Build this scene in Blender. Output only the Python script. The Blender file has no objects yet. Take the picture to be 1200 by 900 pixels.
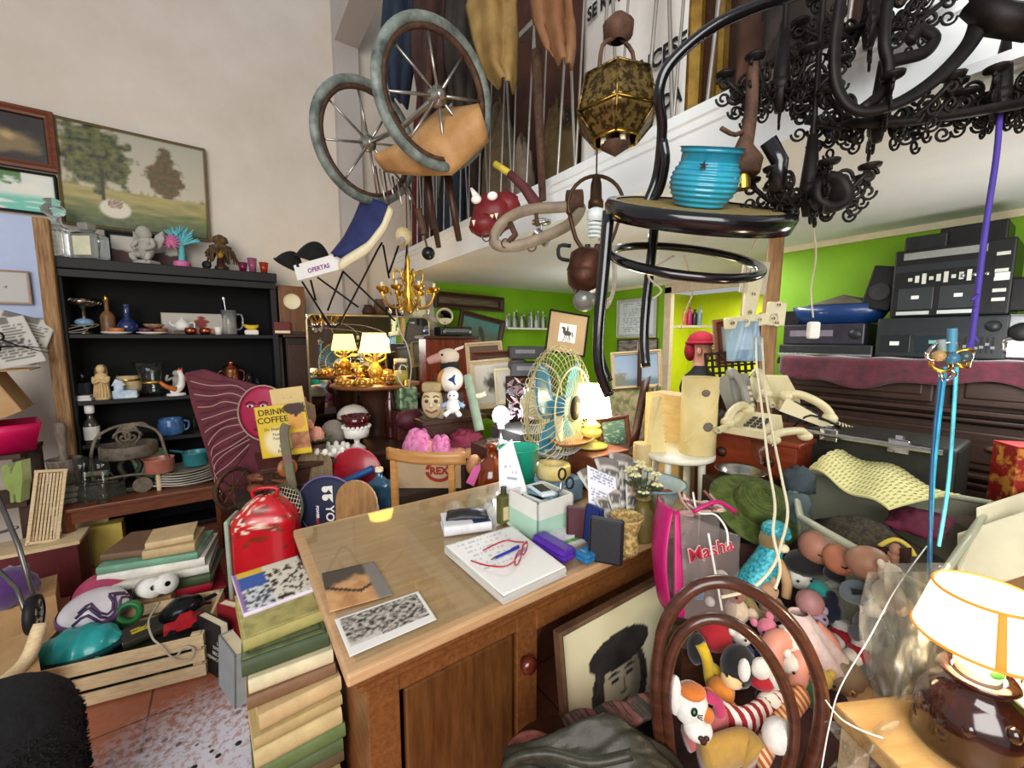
import bpy, bmesh, math, random
from mathutils import Vector, Matrix, Euler, noise
R=math.radians; PI=math.pi; V=Vector
C=bpy.context.scene.collection
random.seed(7)
FPX=480.0; CH=1.45; YAW=R(35); PIT=R(6.2)
FW=V((math.sin(YAW),math.cos(YAW),0)); RT=V((math.cos(YAW),-math.sin(YAW),0)); UPZ=V((0,0,1))
CF=FW*math.cos(PIT)-UPZ*math.sin(PIT); CU=FW*math.sin(PIT)+UPZ*math.cos(PIT)
EYE=V((0,0,CH))
VA=-YAW                      # rotation about z that turns a thing to look along the view
def ray(px,py): return CF+RT*((px-600)/FPX)-CU*((py-450)/FPX)
def at(px,py,d):             # point seen at a pixel at forward distance d
    r=ray(px,py); return EYE+r*(d/r.dot(FW))
def onz(px,py,z):
    r=ray(px,py); return EYE+r*((z-CH)/r.z)
def onx(px,py,x):
    r=ray(px,py); return EYE+r*(x/r.x)
def ony(px,py,y):
    r=ray(px,py); return EYE+r*(y/r.y)
def dist(p): return (V(p)-EYE).dot(FW)
def k(p):                    # metres per pixel at a point
    return (V(p)-EYE).dot(CF)/FPX
MAT={}
def mat(name,col,rough=.6,metal=0,var=.12,scale=14,bump=.08,trans=0,emit=0,alpha=1,coat=0,col2=None,stretch=None,ior=1.45,sheen=0,contrast=None):
    if name in MAT: return MAT[name]
    m=bpy.data.materials.new(name); m.use_nodes=True; nt=m.node_tree; b=nt.nodes['Principled BSDF']
    L=nt.links.new; N=nt.nodes.new
    c=tuple(col)+(1,)
    b.inputs['Roughness'].default_value=rough; b.inputs['Metallic'].default_value=metal
    b.inputs['Base Color'].default_value=c; b.inputs['IOR'].default_value=ior
    if coat: b.inputs['Coat Weight'].default_value=coat; b.inputs['Coat Roughness'].default_value=.12
    if sheen: b.inputs['Sheen Weight'].default_value=sheen
    if trans: b.inputs['Transmission Weight'].default_value=trans
    if alpha<1: b.inputs['Alpha'].default_value=alpha
    if emit:
        b.inputs['Emission Color'].default_value=c; b.inputs['Emission Strength'].default_value=emit
    if (var or col2) and not emit and not trans:
        tc=N('ShaderNodeTexCoord'); mp=N('ShaderNodeMapping'); nz=N('ShaderNodeTexNoise'); rp=N('ShaderNodeValToRGB')
        if stretch: mp.inputs['Scale'].default_value=stretch
        nz.inputs['Scale'].default_value=scale; nz.inputs['Detail'].default_value=5; nz.inputs['Roughness'].default_value=.62
        L(tc.outputs['Object'],mp.inputs[0]); L(mp.outputs[0],nz.inputs['Vector']); L(nz.outputs['Fac'],rp.inputs[0])
        lo,hi=contrast or (.3,.7)
        rp.color_ramp.elements[0].position=lo; rp.color_ramp.elements[1].position=hi
        c2=tuple(col2)+(1,) if col2 else tuple(min(1,x*(1+var)) for x in col)+(1,)
        c1=tuple(x*(1-var) for x in col)+(1,) if not col2 else c
        rp.color_ramp.elements[0].color=c1; rp.color_ramp.elements[1].color=c2
        L(rp.outputs[0],b.inputs['Base Color'])
        if bump:
            bp=N('ShaderNodeBump'); bp.inputs['Strength'].default_value=min(1,bump*3); bp.inputs['Distance'].default_value=.004
            L(nz.outputs['Fac'],bp.inputs['Height']); L(bp.outputs[0],b.inputs['Normal'])
    MAT[name]=m; return m
def vcmat(name,rough=.6,coat=0):   # painted surface: colour comes from the mesh's own paint layer
    if name in MAT: return MAT[name]
    m=bpy.data.materials.new(name); m.use_nodes=True; nt=m.node_tree; b=nt.nodes['Principled BSDF']
    a=nt.nodes.new('ShaderNodeVertexColor'); a.layer_name='paint'
    nt.links.new(a.outputs['Color'],b.inputs['Base Color']); b.inputs['Roughness'].default_value=rough
    if coat: b.inputs['Coat Weight'].default_value=coat
    MAT[name]=m; return m
def S(h):                    # '#rrggbb' to linear
    h=h.lstrip('#'); o=[]
    for i in (0,2,4):
        c=int(h[i:i+2],16)/255; o.append(c/12.92 if c<=.04045 else ((c+.055)/1.055)**2.4)
    return tuple(o)
def M(h,rough=.6,**kw):      # quick material from a hex colour
    n='m_%s_%d_%s'%(h.lstrip('#'),int(rough*100),'_'.join('%s%s'%(a,b) for a,b in sorted(kw.items())))
    return mat(n,S(h),rough,**kw)
def eul(r): return Euler(r).to_matrix().to_4x4() if r is not None else Matrix()
class MB:
    def __init__(s): s.v=[];s.f=[];s.mi=[];s.sm=[];s.ms=[];s.T=Matrix();s.col={}
    def add(s,vs,fs,m,smooth=False,T=None):
        T=s.T@T if T is not None else s.T
        o=len(s.v); s.v.extend(T@V(p) for p in vs)
        if m not in s.ms: s.ms.append(m)
        i=s.ms.index(m)
        for f in fs: s.f.append([o+a for a in f]); s.mi.append(i); s.sm.append(smooth)
        return o
    def box(s,c,d,m,rot=None,bev=0):
        x,y,z=[a/2 for a in d]; T=Matrix.Translation(c)@eul(rot)
        bev=min(bev,x*.9,y*.9,z*.9)
        if bev<=0:
            vs=[(a*x,b*y,g*z) for a in(-1,1) for b in(-1,1) for g in(-1,1)]
            s.add(vs,[(0,1,3,2),(4,6,7,5),(0,4,5,1),(2,3,7,6),(0,2,6,4),(1,5,7,3)],m,False,T); return s
        bm=bmesh.new(); bmesh.ops.create_cube(bm,size=2)
        for v in bm.verts: v.co=V((v.co.x*x,v.co.y*y,v.co.z*z))
        bmesh.ops.bevel(bm,geom=bm.edges[:],offset=bev,segments=2,affect='EDGES',profile=.5)
        s.bm(bm,m,T); return s
    def bm(s,bm,m,T=None,smooth=False):
        bm.verts.index_update()
        s.add([v.co.copy() for v in bm.verts],[[v.index for v in f.verts] for f in bm.faces],m,smooth,T); bm.free()
    def lathe(s,prof,m,c=(0,0,0),rot=None,n=20,sc=(1,1,1),a0=0,a1=2*PI):
        T=Matrix.Translation(c)@eul(rot)@Matrix.Diagonal((*sc,1)); vs=[];fs=[]
        full=abs(a1-a0-2*PI)<1e-4; nn=n if full else n+1
        for r,z in prof:
            for i in range(nn):
                a=a0+(a1-a0)*i/n; vs.append((r*math.cos(a),r*math.sin(a),z))
        for j in range(len(prof)-1):
            for i in range(n):
                i2=(i+1)%nn; a,b,c2,d=j*nn+i,j*nn+i2,(j+1)*nn+i2,(j+1)*nn+i
                if prof[j][0]<1e-6: fs.append((a,c2,d))
                elif prof[j+1][0]<1e-6: fs.append((a,b,d))
                else: fs.append((a,b,c2,d))
        s.add(vs,fs,m,True,T); return s
    def cyl(s,p0,p1,r0,m,r1=None,n=14,smooth=True):
        p0,p1=V(p0),V(p1); r1=r0 if r1 is None else r1; d=p1-p0; L=d.length
        if L<1e-7: return s
        T=Matrix.Translation(p0)@d.to_track_quat('Z','Y').to_matrix().to_4x4()
        vs=[(r*math.cos(2*PI*i/n),r*math.sin(2*PI*i/n),z) for r,z in((r0,0),(r1,L)) for i in range(n)]
        s.add(vs,[(i,(i+1)%n,n+(i+1)%n,n+i) for i in range(n)],m,smooth,T)
        s.add(vs,[tuple(range(n-1,-1,-1)),tuple(range(n,2*n))],m,False,T); return s
    def tube(s,pts,r,m,n=8,closed=False,sub=0,flat=1):
        pts=[V(p) for p in pts]
        if sub: pts=spline(pts,sub,closed)
        N=len(pts); vs=[];fs=[]; up=None
        for i,p in enumerate(pts):
            if closed: t=pts[(i+1)%N]-pts[i-1]
            else: t=pts[min(i+1,N-1)]-pts[max(i-1,0)]
            if t.length<1e-9: t=V((0,0,1))
            t.normalize()
            if up is None:
                up=t.orthogonal().normalized()
                if flat!=1: up=(V((0,0,1)) if abs(t.z)<.9 else V((1,0,0))); up=(up-t*up.dot(t)).normalized()
            else:
                up=up-t*up.dot(t); up=up.normalized() if up.length>1e-6 else t.orthogonal().normalized()
            b=t.cross(up); rr=r(i/(max(N-1,1))) if callable(r) else r
            for j in range(n):
                a=2*PI*j/n; vs.append(p+up*(math.cos(a)*rr)+b*(math.sin(a)*rr*flat))
        for i in range(N if closed else N-1):
            for j in range(n):
                i2=(i+1)%N; fs.append((i*n+j,i*n+(j+1)%n,i2*n+(j+1)%n,i2*n+j))
        if not closed: fs+= [tuple(range(n-1,-1,-1)),tuple(range((N-1)*n,N*n))]
        s.add(vs,fs,m,True); return s
    def sph(s,c,r,m,rot=None,n=14,top=1,bot=-1,lump=0,lf=3,seed=0):
        r=(r,r,r) if not hasattr(r,'__len__') else r; T=Matrix.Translation(c)@eul(rot); h=max(6,n*2//3); vs=[];fs=[]
        for j in range(h+1):
            a=-PI/2+PI*j/h; z=max(bot,min(top,math.sin(a))); cr=math.sqrt(max(0,1-z*z)) if bot<=math.sin(a)<=top else abs(math.cos(a))
            for i in range(n):
                b=2*PI*i/n; p=V((cr*math.cos(b),cr*math.sin(b),z))
                if lump: p*=1+lump*noise.noise(p*lf+V((seed*3.1,seed,0)))
                vs.append((p.x*r[0],p.y*r[1],p.z*r[2]))
        for j in range(h):
            for i in range(n):
                i2=(i+1)%n; a,b,c2,d=j*n+i,j*n+i2,(j+1)*n+i2,(j+1)*n+i
                fs.append((a,b,c2,d) if 0<j<h-1 else ((a,c2,d) if j==0 else (a,b,d)))
        s.add(vs,fs,m,True,T); return s
    def prism(s,poly,t,m,c=(0,0,0),rot=None,smooth=False,cm=None):   # outline in the local x-z plane, thickness along y
        T=Matrix.Translation(c)@eul(rot); n=len(poly)
        vs=[(x,-t/2,z) for x,z in poly]+[(x,t/2,z) for x,z in poly]
        s.add(vs,[tuple(range(n)),tuple(range(2*n-1,n-1,-1))],m,False,T)
        s.add(vs,[(i,n+i,n+(i+1)%n,(i+1)%n) for i in range(n)],cm or m,smooth,T); return s
    def sheet(s,fn,nu,nv,m,th=0,col=None,closed=False,T=None):         # fn(u,v)->point
        vs=[V(fn(i/nu,j/nv)) for j in range(nv+1) for i in range(nu+1)]; W=nu+1
        fs=[(j*W+i,j*W+i+1,(j+1)*W+i+1,(j+1)*W+i) for j in range(nv) for i in range(nu)]
        if th:
            nr=[V((0,0,0)) for _ in vs]
            for f in fs:
                q=(vs[f[2]]-vs[f[0]]).cross(vs[f[3]]-vs[f[1]])
                for a in f: nr[a]+=q
            K=len(vs); vs2=[p-(q.normalized() if q.length else V((0,0,1)))*th for p,q in zip(vs,nr)]
            bf=[tuple(K+a for a in reversed(f)) for f in fs]
            e=[i for i in range(W)]+[j*W+nu for j in range(1,nv+1)]+[nv*W+i for i in range(nu-1,-1,-1)]+[j*W for j in range(nv-1,0,-1)]
            sf=[(e[i],K+e[i],K+e[(i+1)%len(e)],e[(i+1)%len(e)]) for i in range(len(e))]
            o=s.add(vs+vs2,fs+bf+sf,m,True,T)
        else: o=s.add(vs,fs,m,True,T)
        if col:
            for j in range(nv+1):
                for i in range(nu+1):
                    c=col(i/nu,j/nv); s.col[o+j*W+i]=c
                    if th: s.col[o+len(vs)+j*W+i]=c
        return s
    def text(s,txt,size,m,c=(0,0,0),rot=None,ext=.0004,align='CENTER',sx=1,line=1,bold=0):  # reads along local x, faces -y
        cu=bpy.data.curves.new('t','FONT'); cu.body=txt; cu.size=size; cu.extrude=ext; cu.align_x=align; cu.align_y='CENTER'; cu.space_line=line; cu.resolution_u=3
        cu.offset=bold
        o=bpy.data.objects.new('t',cu); dg=bpy.context.evaluated_depsgraph_get(); me=o.to_mesh()
        T=Matrix.Translation(c)@eul(rot)@eul((PI/2,0,0))@Matrix.Diagonal((sx,1,1,1))
        s.add([v.co.copy() for v in me.vertices],[list(p.vertices) for p in me.polygons],m,False,T)
        o.to_mesh_clear(); bpy.data.objects.remove(o); bpy.data.curves.remove(cu); return s
    def mesh(s,name):
        me=bpy.data.meshes.new(name); me.from_pydata([tuple(p) for p in s.v],[],s.f)
        for m in s.ms: me.materials.append(m)
        me.polygons.foreach_set('material_index',s.mi); me.polygons.foreach_set('use_smooth',s.sm)
        if s.col:
            ca=me.color_attributes.new('paint','FLOAT_COLOR','POINT')
            for i,c in s.col.items(): ca.data[i].color=(*c,1)
        me.update(); return me
    def bounds(s):
        lo=V([min(p[i] for p in s.v) for i in range(3)]); hi=V([max(p[i] for p in s.v) for i in range(3)]); return lo,hi
def spline(pts,sub,closed=False):
    N=len(pts); out=[]
    for i in range(N if closed else N-1):
        g=(lambda a:pts[a%N]) if closed else (lambda a:pts[max(0,min(N-1,a))])
        p0,p1,p2,p3=g(i-1),g(i),g(i+1),g(i+2)
        for j in range(sub):
            t=j/sub; out.append(.5*((2*p1)+(p2-p0)*t+(2*p0-5*p1+4*p2-p3)*t*t+(3*p1-p0-3*p2+p3)*t**3))
    if not closed: out.append(pts[-1].copy())
    return out
def tag(o,label,cat,group=None,kind=None):
    if label: o['label']=label
    if cat: o['category']=cat
    if group: o['group']=group
    if kind: o['kind']=kind
    return o
def thing(name,label,cat,loc=(0,0,0),rz=0,group=None,rot=None):
    o=bpy.data.objects.new(name,None); o.empty_display_size=.05; C.objects.link(o); o.location=loc
    o.rotation_euler=rot if rot is not None else (0,0,rz); tag(o,label,cat,group); return o
def part(name,mb,parent,label=None,kind=None):            # mesh in its thing's own axes
    o=bpy.data.objects.new(name,mb.mesh(name)); C.objects.link(o); o.parent=parent
    if label: o['label']=label
    if kind: o['kind']=kind
    return o
def wpart(name,mb,root,parent=None,label=None,kind=None):           # mesh built in world axes, turned into its thing's axes
    inv=(Matrix.Translation(root.location)@root.rotation_euler.to_matrix().to_4x4()).inverted()
    mb.v=[inv@V(p) for p in mb.v]; return part(name,mb,parent or root,label,kind)
def one(name,mb,label,cat,loc=(0,0,0),rz=0,group=None,kind=None,rot=None):   # a thing that is one mesh, own axes
    o=bpy.data.objects.new(name,mb.mesh(name)); C.objects.link(o); o.location=loc
    o.rotation_euler=rot if rot is not None else (0,0,rz); return tag(o,label,cat,group,kind)
def wone(name,mb,label,cat,group=None,kind=None):         # a thing that is one mesh built in world axes; origin goes to its base
    lo,hi=mb.bounds(); c=V(((lo.x+hi.x)/2,(lo.y+hi.y)/2,lo.z)); mb.v=[V(p)-c for p in mb.v]
    return one(name,mb,label,cat,c,0,group,kind)
def struct(name,mb): return one(name,mb,None,None,kind='structure')
def dup(o,loc,rz=None,label=None,group=None):
    c=o.copy(); C.objects.link(c); c.location=loc
    if rz is not None: c.rotation_euler=(0,0,rz)
    if label: c['label']=label
    if group: c['group']=group
    for ch in [x for x in bpy.data.objects if x.parent==o]:
        d=ch.copy(); C.objects.link(d); d.parent=c
        for g in [x for x in bpy.data.objects if x.parent==ch]:
            e=g.copy(); C.objects.link(e); e.parent=d
    return c
def mix(a,b,t): t=max(0,min(1,t)); return tuple(x+(y-x)*t for x,y in zip(a,b))
def nz(x,y,z=0,o=3):
    return noise.fractal(V((x,y,z)),1,2,o)
def ss(a,b,x):
    t=max(0,min(1,(x-a)/(b-a))) if b!=a else float(x>a); return t*t*(3-2*t)
BLK=mat('black_paint',S('#070708'),.6,var=.3)
IRON=mat('wrought_iron',S('#100f0f'),.55,metal=.5,col2=S('#221d1a'),scale=30)
WOOD=mat('honey_wood',S('#5f3818'),.4,col2=S('#82502a'),scale=5,stretch=(14,1.2,14),bump=.05)
DWOOD=mat('dark_wood',S('#2e1910'),.45,col2=S('#4a2a19'),scale=6,stretch=(10,1.5,10),bump=.06)
MWOOD=mat('red_brown_wood',S('#5a2f1c'),.4,col2=S('#7b4429'),scale=6,stretch=(2,12,12),bump=.05)
RAW=mat('raw_pine',S('#c4a77c'),.8,col2=S('#e0cba4'),scale=7,stretch=(3,16,16),bump=.1)
WHITE=M('#e8e6df',.6,var=.05); CREAM=M('#e9dfbb',.55,var=.06); PAPER=M('#ecebe6',.85,var=.04)
GLASS=mat('clear_glass',(.96,.98,.97),.03,trans=1,ior=1.45)
BRASS=mat('brass',S('#b8923f'),.28,metal=1,var=.2); GOLD=mat('gilt',S('#d8a842'),.3,metal=1,var=.25)
STEEL=mat('steel',S('#b9bcbe'),.25,metal=1,var=.15); CHROME=mat('chrome',S('#dcdfe2'),.1,metal=1,var=0)
COPPER=mat('copper',S('#a5553a'),.3,metal=1,var=.25)
RUST=mat('rusty_iron',S('#3a2a22'),.75,metal=.3,col2=S('#6a4b39'),scale=25,bump=.2)
def area(name,loc,aim,sx_,sy_,e,col):
    l=bpy.data.lights.new(name,'AREA'); l.shape='RECTANGLE'; l.size=sx_; l.size_y=sy_; l.energy=e; l.color=col
    o=bpy.data.objects.new(name,l); C.objects.link(o); o.location=loc; o.rotation_euler=(V(aim)-V(loc)).to_track_quat('-Z','Y').to_euler(); return o
def point(name,loc,e,col,r=.03):
    l=bpy.data.lights.new(name,'POINT'); l.energy=e; l.color=col; l.shadow_soft_size=r
    o=bpy.data.objects.new(name,l); C.objects.link(o); o.location=loc; return o
WORLD,SHOP,GSTRIP,EXPO,BULB,GFILL=.32,150,15,0.4,5,8
def axes(tl,tr,bl):          # picture plane from three world corners
    tl,tr,bl=V(tl),V(tr),V(bl); x=(tr-tl); z=(tl-bl); W=x.length; H=z.length; x=x.normalized(); y=z.cross(x).normalized(); z=x.cross(y)
    m=Matrix((x,y,z)).transposed(); return (tr+bl)/2,W,H,m.to_euler()
def paintsheet(W,H,fn,mt,nu=48,nv=36,th=.002,y=0):
    m=MB(); m.sheet(lambda u,v:((u-.5)*W,y,(v-.5)*H),nu,nv,mt,th,fn); return m
PAINT=vcmat('oil_paint',.5); PRINT=vcmat('printed_paper',.75); PLUSHP=vcmat('printed_cloth',.9)
def frame_mb(W,H,fw,dp,m,lip=None):
    b=MB()
    prof=[(0,0),(0,-dp),(fw*.35,-dp*1.15),(fw*.7,-dp*.75),(fw,-dp*.6),(fw,0)]   # (inward, y)
    vs=[];n=len(prof)
    for sx,sz in((-1,-1),(1,-1),(1,1),(-1,1)):
        for a,y in prof: vs.append((sx*(W/2-a),y,sz*(H/2-a)))
    fs=[(i*n+j,((i+1)%4)*n+j,((i+1)%4)*n+(j+1)%n,i*n+(j+1)%n) for i in range(4) for j in range(n)]
    b.add(vs,fs,m); return b
def picture(name,label,cat,tl,tr,bl,fn,fm,fw=.03,dp=.02,mt=None,nu=48,nv=36,glass=False,matw=0,mm=None,group=None,back=True):
    c,W,H,e=axes(tl,tr,bl); t=thing(name,label,cat,c,group=group,rot=e)
    fw=min(fw,W*.3,H*.3)
    b=frame_mb(W,H,fw,dp,fm)
    if back: b.box((0,-.002,0),(W*.98,.004,H*.98),DWOOD)
    part('frame',b,t)
    w,h=W-2*fw,H-2*fw
    if matw:
        q=MB(); q.box((0,-.0065,0),(w+.004,.003,h+.004),mm or CREAM); part('mount',q,t); w-=2*matw; h-=2*matw
    part('canvas' if mt is None else 'print',paintsheet(w,h,fn,mt or PAINT,nu,nv,.002,-.0085 if matw else -.005),t)
    if glass:
        g=MB(); g.box((0,-dp*.62,0),(W-2*fw+.002,.002,H-2*fw+.002),GLASS); part('glazing',g,t)
    return t
def book(label,loc,rz,W,D,H,cov,pages='#e2d6b6',title=None,cat='book',group=None,name='book',rot=None,hard=.003,tcol='#d8c48a',cover_fn=None):
    """lying flat: spine on the -y side, W along x"""
    t=thing(name,label,cat,loc,rz,group,rot); cm=M(cov,.6,var=.15,scale=20) if isinstance(cov,str) else cov
    b=MB(); h=min(hard,H*.25)
    b.box((0,0,h/2),(W,D,h),cm); b.box((0,0,H-h/2),(W,D,h),cm)
    vs=[];n=6
    for i in range(n+1):
        a=PI/2+PI*i/n
        for x in(-W/2,W/2): vs.append((x,-D/2+.35*H*math.cos(a)*.6,H/2+math.sin(a)*H/2))
    b.add(vs,[(2*i,2*i+1,2*i+3,2*i+2) for i in range(n)],cm,True)
    b.add(vs,[tuple(range(0,2*n+2,2)),tuple(range(2*n+1,0,-2))],cm)
    if title: b.text(title,min(D*.2,.03),M(tcol,.5,var=0),(0,0,H+.0006),(-PI/2,0,0),sx=.9)
    part('cover',b,t)
    p=MB(); pm=mat('pages_'+pages,S(pages),.85,col2=tuple(x*.72 for x in S(pages)),scale=8,stretch=(1,1,90),bump=.15)
    p.box((0,.0015,H/2),(W-.006,D-.005,H-2*h),pm); part('pages',p,t)
    if cover_fn:
        q=paintsheet(W*.98,D*.98,cover_fn,PRINT,30,40,.0006); q.v=[(x,z,H+.0008-y*0+(.0006 if y<=0.0003 else 0)) for x,y,z in [tuple(a) for a in q.v]]
        q.v=[V(a) for a in q.v]; part('cover_print',q,t)
    return t
def revolve(name,label,cat,loc,prof,m,n=20,group=None,rz=0,th=0,sc=(1,1,1),rot=None):
    b=MB()
    if th: prof=list(prof)+[(max(r-th,.0005),z+(th if i==len(prof)-1 and False else 0)) for i,(r,z) in reversed(list(enumerate(prof)))]
    b.lathe(prof,m,n=n,sc=sc); return one(name,b,label,cat,loc,rz,group,rot=rot)
def shell(prof,th):          # closed vessel profile from the outer wall
    inn=[(max(r-th,.0),max(z,prof[0][1]+th)) for r,z in prof if r>th*1.2]
    return [(0,prof[0][1])]+list(prof)+list(reversed(inn))+[(0,max(prof[0][1]+th,inn[0][1] if inn else 0))]
def sc_(prof,r,h): return [(a*r,b*h) for a,b in prof]
def bottle_prof(r,h,neck=.3,sh=.62): return [(r*.95,0),(r,h*.03),(r,h*sh),(r*.75,h*(sh+.1)),(r*neck,h*(sh+.18)),(r*neck,h*.95),(r*neck*1.2,h*.96),(r*neck*1.2,h)]
def glassy(n):
    m=bpy.data.materials.new(n); m.use_nodes=True; nt=m.node_tree; N=nt.nodes.new; L=nt.links.new
    nt.nodes.remove(nt.nodes['Principled BSDF']); w=N('ShaderNodeLayerWeight'); q=N('ShaderNodeMath'); q.operation='POWER'; q.inputs[1].default_value=4; L(w.outputs['Facing'],q.inputs[0]); f=N('ShaderNodeMath'); f.operation='MULTIPLY_ADD'; f.inputs[1].default_value=.7; f.inputs[2].default_value=.03; L(q.outputs[0],f.inputs[0]); t=N('ShaderNodeBsdfTransparent'); t.inputs[0].default_value=(.95,.97,.96,1); g=N('ShaderNodeBsdfGlossy'); g.inputs['Roughness'].default_value=.04; x=N('ShaderNodeMixShader'); L(f.outputs[0],x.inputs[0]); L(t.outputs[0],x.inputs[1]); L(g.outputs[0],x.inputs[2]); L(x.outputs[0],nt.nodes['Material Output'].inputs[0]); MAT[n]=m; return m
WY=4.15; MX=1.48; MZ0,MZ1=2.065,2.29; CX=3.15; RX=3.95; CY0=1.36
plaster=mat('aged_plaster',S('#cbbfb0'),.85,col2=S('#d9d2c6'),scale=1.6,bump=.05)
ceilm=mat('white_soffit',S('#eef3f4'),.7,var=.04,scale=3)
green=mat('lime_green_paint',S('#7fb414'),.55,var=.08,scale=4)
yelg=mat('yellow_green_paint',S('#c3cc1a'),.6,var=.08,scale=4)
def floor_mat():
    m=bpy.data.materials.new('worn_tiles_sheen'); m.use_nodes=True; nt=m.node_tree; b=nt.nodes['Principled BSDF']; N=nt.nodes.new; L=nt.links.new
    tc=N('ShaderNodeTexCoord'); br=N('ShaderNodeTexBrick'); br.offset=0; br.inputs['Scale'].default_value=1; br.inputs['Brick Width'].default_value=.33; br.inputs['Row Height'].default_value=.33
    br.inputs['Mortar Size'].default_value=.004; br.inputs['Color1'].default_value=(*S('#a8644a'),1); br.inputs['Color2'].default_value=(*S('#9a5a44'),1); br.inputs['Mortar'].default_value=(*S('#5b3a30'),1)
    L(tc.outputs['Object'],br.inputs['Vector'])
    n1=N('ShaderNodeTexNoise'); n1.inputs['Scale'].default_value=38; n1.inputs['Detail'].default_value=6; n1.inputs['Roughness'].default_value=.7; L(tc.outputs['Object'],n1.inputs['Vector'])
    r1=N('ShaderNodeValToRGB'); r1.color_ramp.elements[0].position=.42; r1.color_ramp.elements[1].position=.56; L(n1.outputs['Fac'],r1.inputs[0])
    # pale daylight sheen painted into the tile colour, broken up by worn speckle
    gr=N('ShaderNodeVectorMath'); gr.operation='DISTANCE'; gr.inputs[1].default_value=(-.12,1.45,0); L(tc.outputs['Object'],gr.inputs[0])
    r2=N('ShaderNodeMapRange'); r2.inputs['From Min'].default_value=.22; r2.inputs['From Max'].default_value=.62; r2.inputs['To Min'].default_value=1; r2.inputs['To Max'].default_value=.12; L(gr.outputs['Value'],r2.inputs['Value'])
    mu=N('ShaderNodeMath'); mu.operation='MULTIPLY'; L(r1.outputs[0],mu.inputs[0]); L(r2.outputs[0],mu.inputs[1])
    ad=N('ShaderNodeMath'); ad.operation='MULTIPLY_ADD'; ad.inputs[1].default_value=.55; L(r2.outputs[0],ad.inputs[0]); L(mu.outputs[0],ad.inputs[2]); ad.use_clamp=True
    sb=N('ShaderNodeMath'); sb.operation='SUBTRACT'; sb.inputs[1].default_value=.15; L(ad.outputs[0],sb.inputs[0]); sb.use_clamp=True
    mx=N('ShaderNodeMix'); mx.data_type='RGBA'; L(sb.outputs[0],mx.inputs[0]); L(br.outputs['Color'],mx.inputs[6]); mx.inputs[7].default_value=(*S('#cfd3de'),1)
    vo=N('ShaderNodeTexVoronoi'); vo.inputs['Scale'].default_value=21; vo.inputs['Randomness'].default_value=1; L(tc.outputs['Object'],vo.inputs['Vector'])
    r3=N('ShaderNodeValToRGB'); r3.color_ramp.elements[0].position=.2; r3.color_ramp.elements[1].position=.24; L(vo.outputs['Distance'],r3.inputs[0])
    iv=N('ShaderNodeMath'); iv.operation='MULTIPLY_ADD'; iv.inputs[1].default_value=-1; iv.inputs[2].default_value=1; L(r3.outputs[0],iv.inputs[0])
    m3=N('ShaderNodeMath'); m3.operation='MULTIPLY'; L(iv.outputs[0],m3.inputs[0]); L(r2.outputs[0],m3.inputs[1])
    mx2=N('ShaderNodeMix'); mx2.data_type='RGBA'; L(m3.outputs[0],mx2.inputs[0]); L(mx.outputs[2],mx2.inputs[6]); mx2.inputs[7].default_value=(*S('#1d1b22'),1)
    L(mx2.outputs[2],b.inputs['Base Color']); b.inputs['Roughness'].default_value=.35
    bp=N('ShaderNodeBump'); bp.inputs['Strength'].default_value=.15; L(n1.outputs['Fac'],bp.inputs['Height']); L(bp.outputs[0],b.inputs['Normal'])
    return m
def wall(name,lo,hi,m):
    b=MB(); b.box([(a+c)/2 for a,c in zip(lo,hi)],[c-a for a,c in zip(lo,hi)],m); return struct(name,b)
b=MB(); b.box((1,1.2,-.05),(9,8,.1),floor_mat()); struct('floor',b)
b=MB(); b.box(((-3.4+MX+.4)/2,WY+.06,2.4),(MX+3.8,.12,4.8),plaster); b.box(((MX+.4+RX)/2,WY+.06,1.03),(RX-MX-.4,.12,2.07),green)
b.box(((MX+.4+RX)/2,WY+.06,3.4),(RX-MX-.4,.12,2.6),plaster); struct('wall_left',b)
b=MB(); b.box((1.05,WY-.05,2.02),(.2,.1,4.04),mat('grey_plaster',S('#b9b2ad'),.85,var=.08,scale=3)); struct('wall_pilaster',b)
b=MB(); b.box((1.05,1.6,4.22),(.2,5.1,.36),mat('grey_plaster',S('#b9b2ad'),.85)); struct('trim_1',b)
b=MB(); b.box(((MX+RX+1)/2,1.1,(MZ0+MZ1)/2),(RX+1-MX,6.1,MZ1-MZ0),ceilm); struct('ceiling',b)
b=MB()
for z,h,p in((MZ1-.02,.04,.03),(MZ1-.055,.03,.015),(MZ0+.012,.024,.012)): b.box((MX-p/2,1.1,z),(p,6.1,h),ceilm)
struct('trim_2',b)
b=MB(); b.box((CX+.06,-.3,1.03),(.12,CY0*2+.6,2.07),green); b.box((CX+.45,CY0-.06,1.03),(.78,.12,2.07),green); struct('wall_right',b)
wall('wall_back',(RX,2.72,0),(RX+.12,WY+.12,2.07),green)
b=MB(); b.box((RX+.06,1.5,1.03),(.12,.3,2.07),green); b.box((RX+.06,2.18,2.02),(.12,1.1,.1),green); struct('wall_doorway',b)
b=MB(); b.box((RX+1.5,2.2,1.03),(.1,2.6,2.07),yelg); b.box((RX+.8,3.4,1.03),(1.4,.1,2.07),yelg); b.box((RX+.8,1.05,1.03),(1.4,.1,2.07),yelg); struct('wall_beyond',b)
b=MB(); fm=M('#d9c3ae',.5)
b.box((RX-.02,1.69,1.0),(.06,.08,2.0),fm); b.box((RX-.02,2.68,1.0),(.06,.08,2.0),fm); b.box((RX-.02,2.185,1.985),(.06,1.07,.09),fm); struct('trim_3',b)
b=MB(); b.box((RX-.01,2.185,2.05),(.04,3.6,.035),CREAM); b.box((CX-.012,0,2.05),(.03,2.7,.04),CREAM); struct('trim_4',b)
wall('wall_front',(.45,-2.05,0),(4,-1.95,MZ0),mat('dim_plaster',S('#6b5a4a'),.9,var=.25,scale=2))
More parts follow.
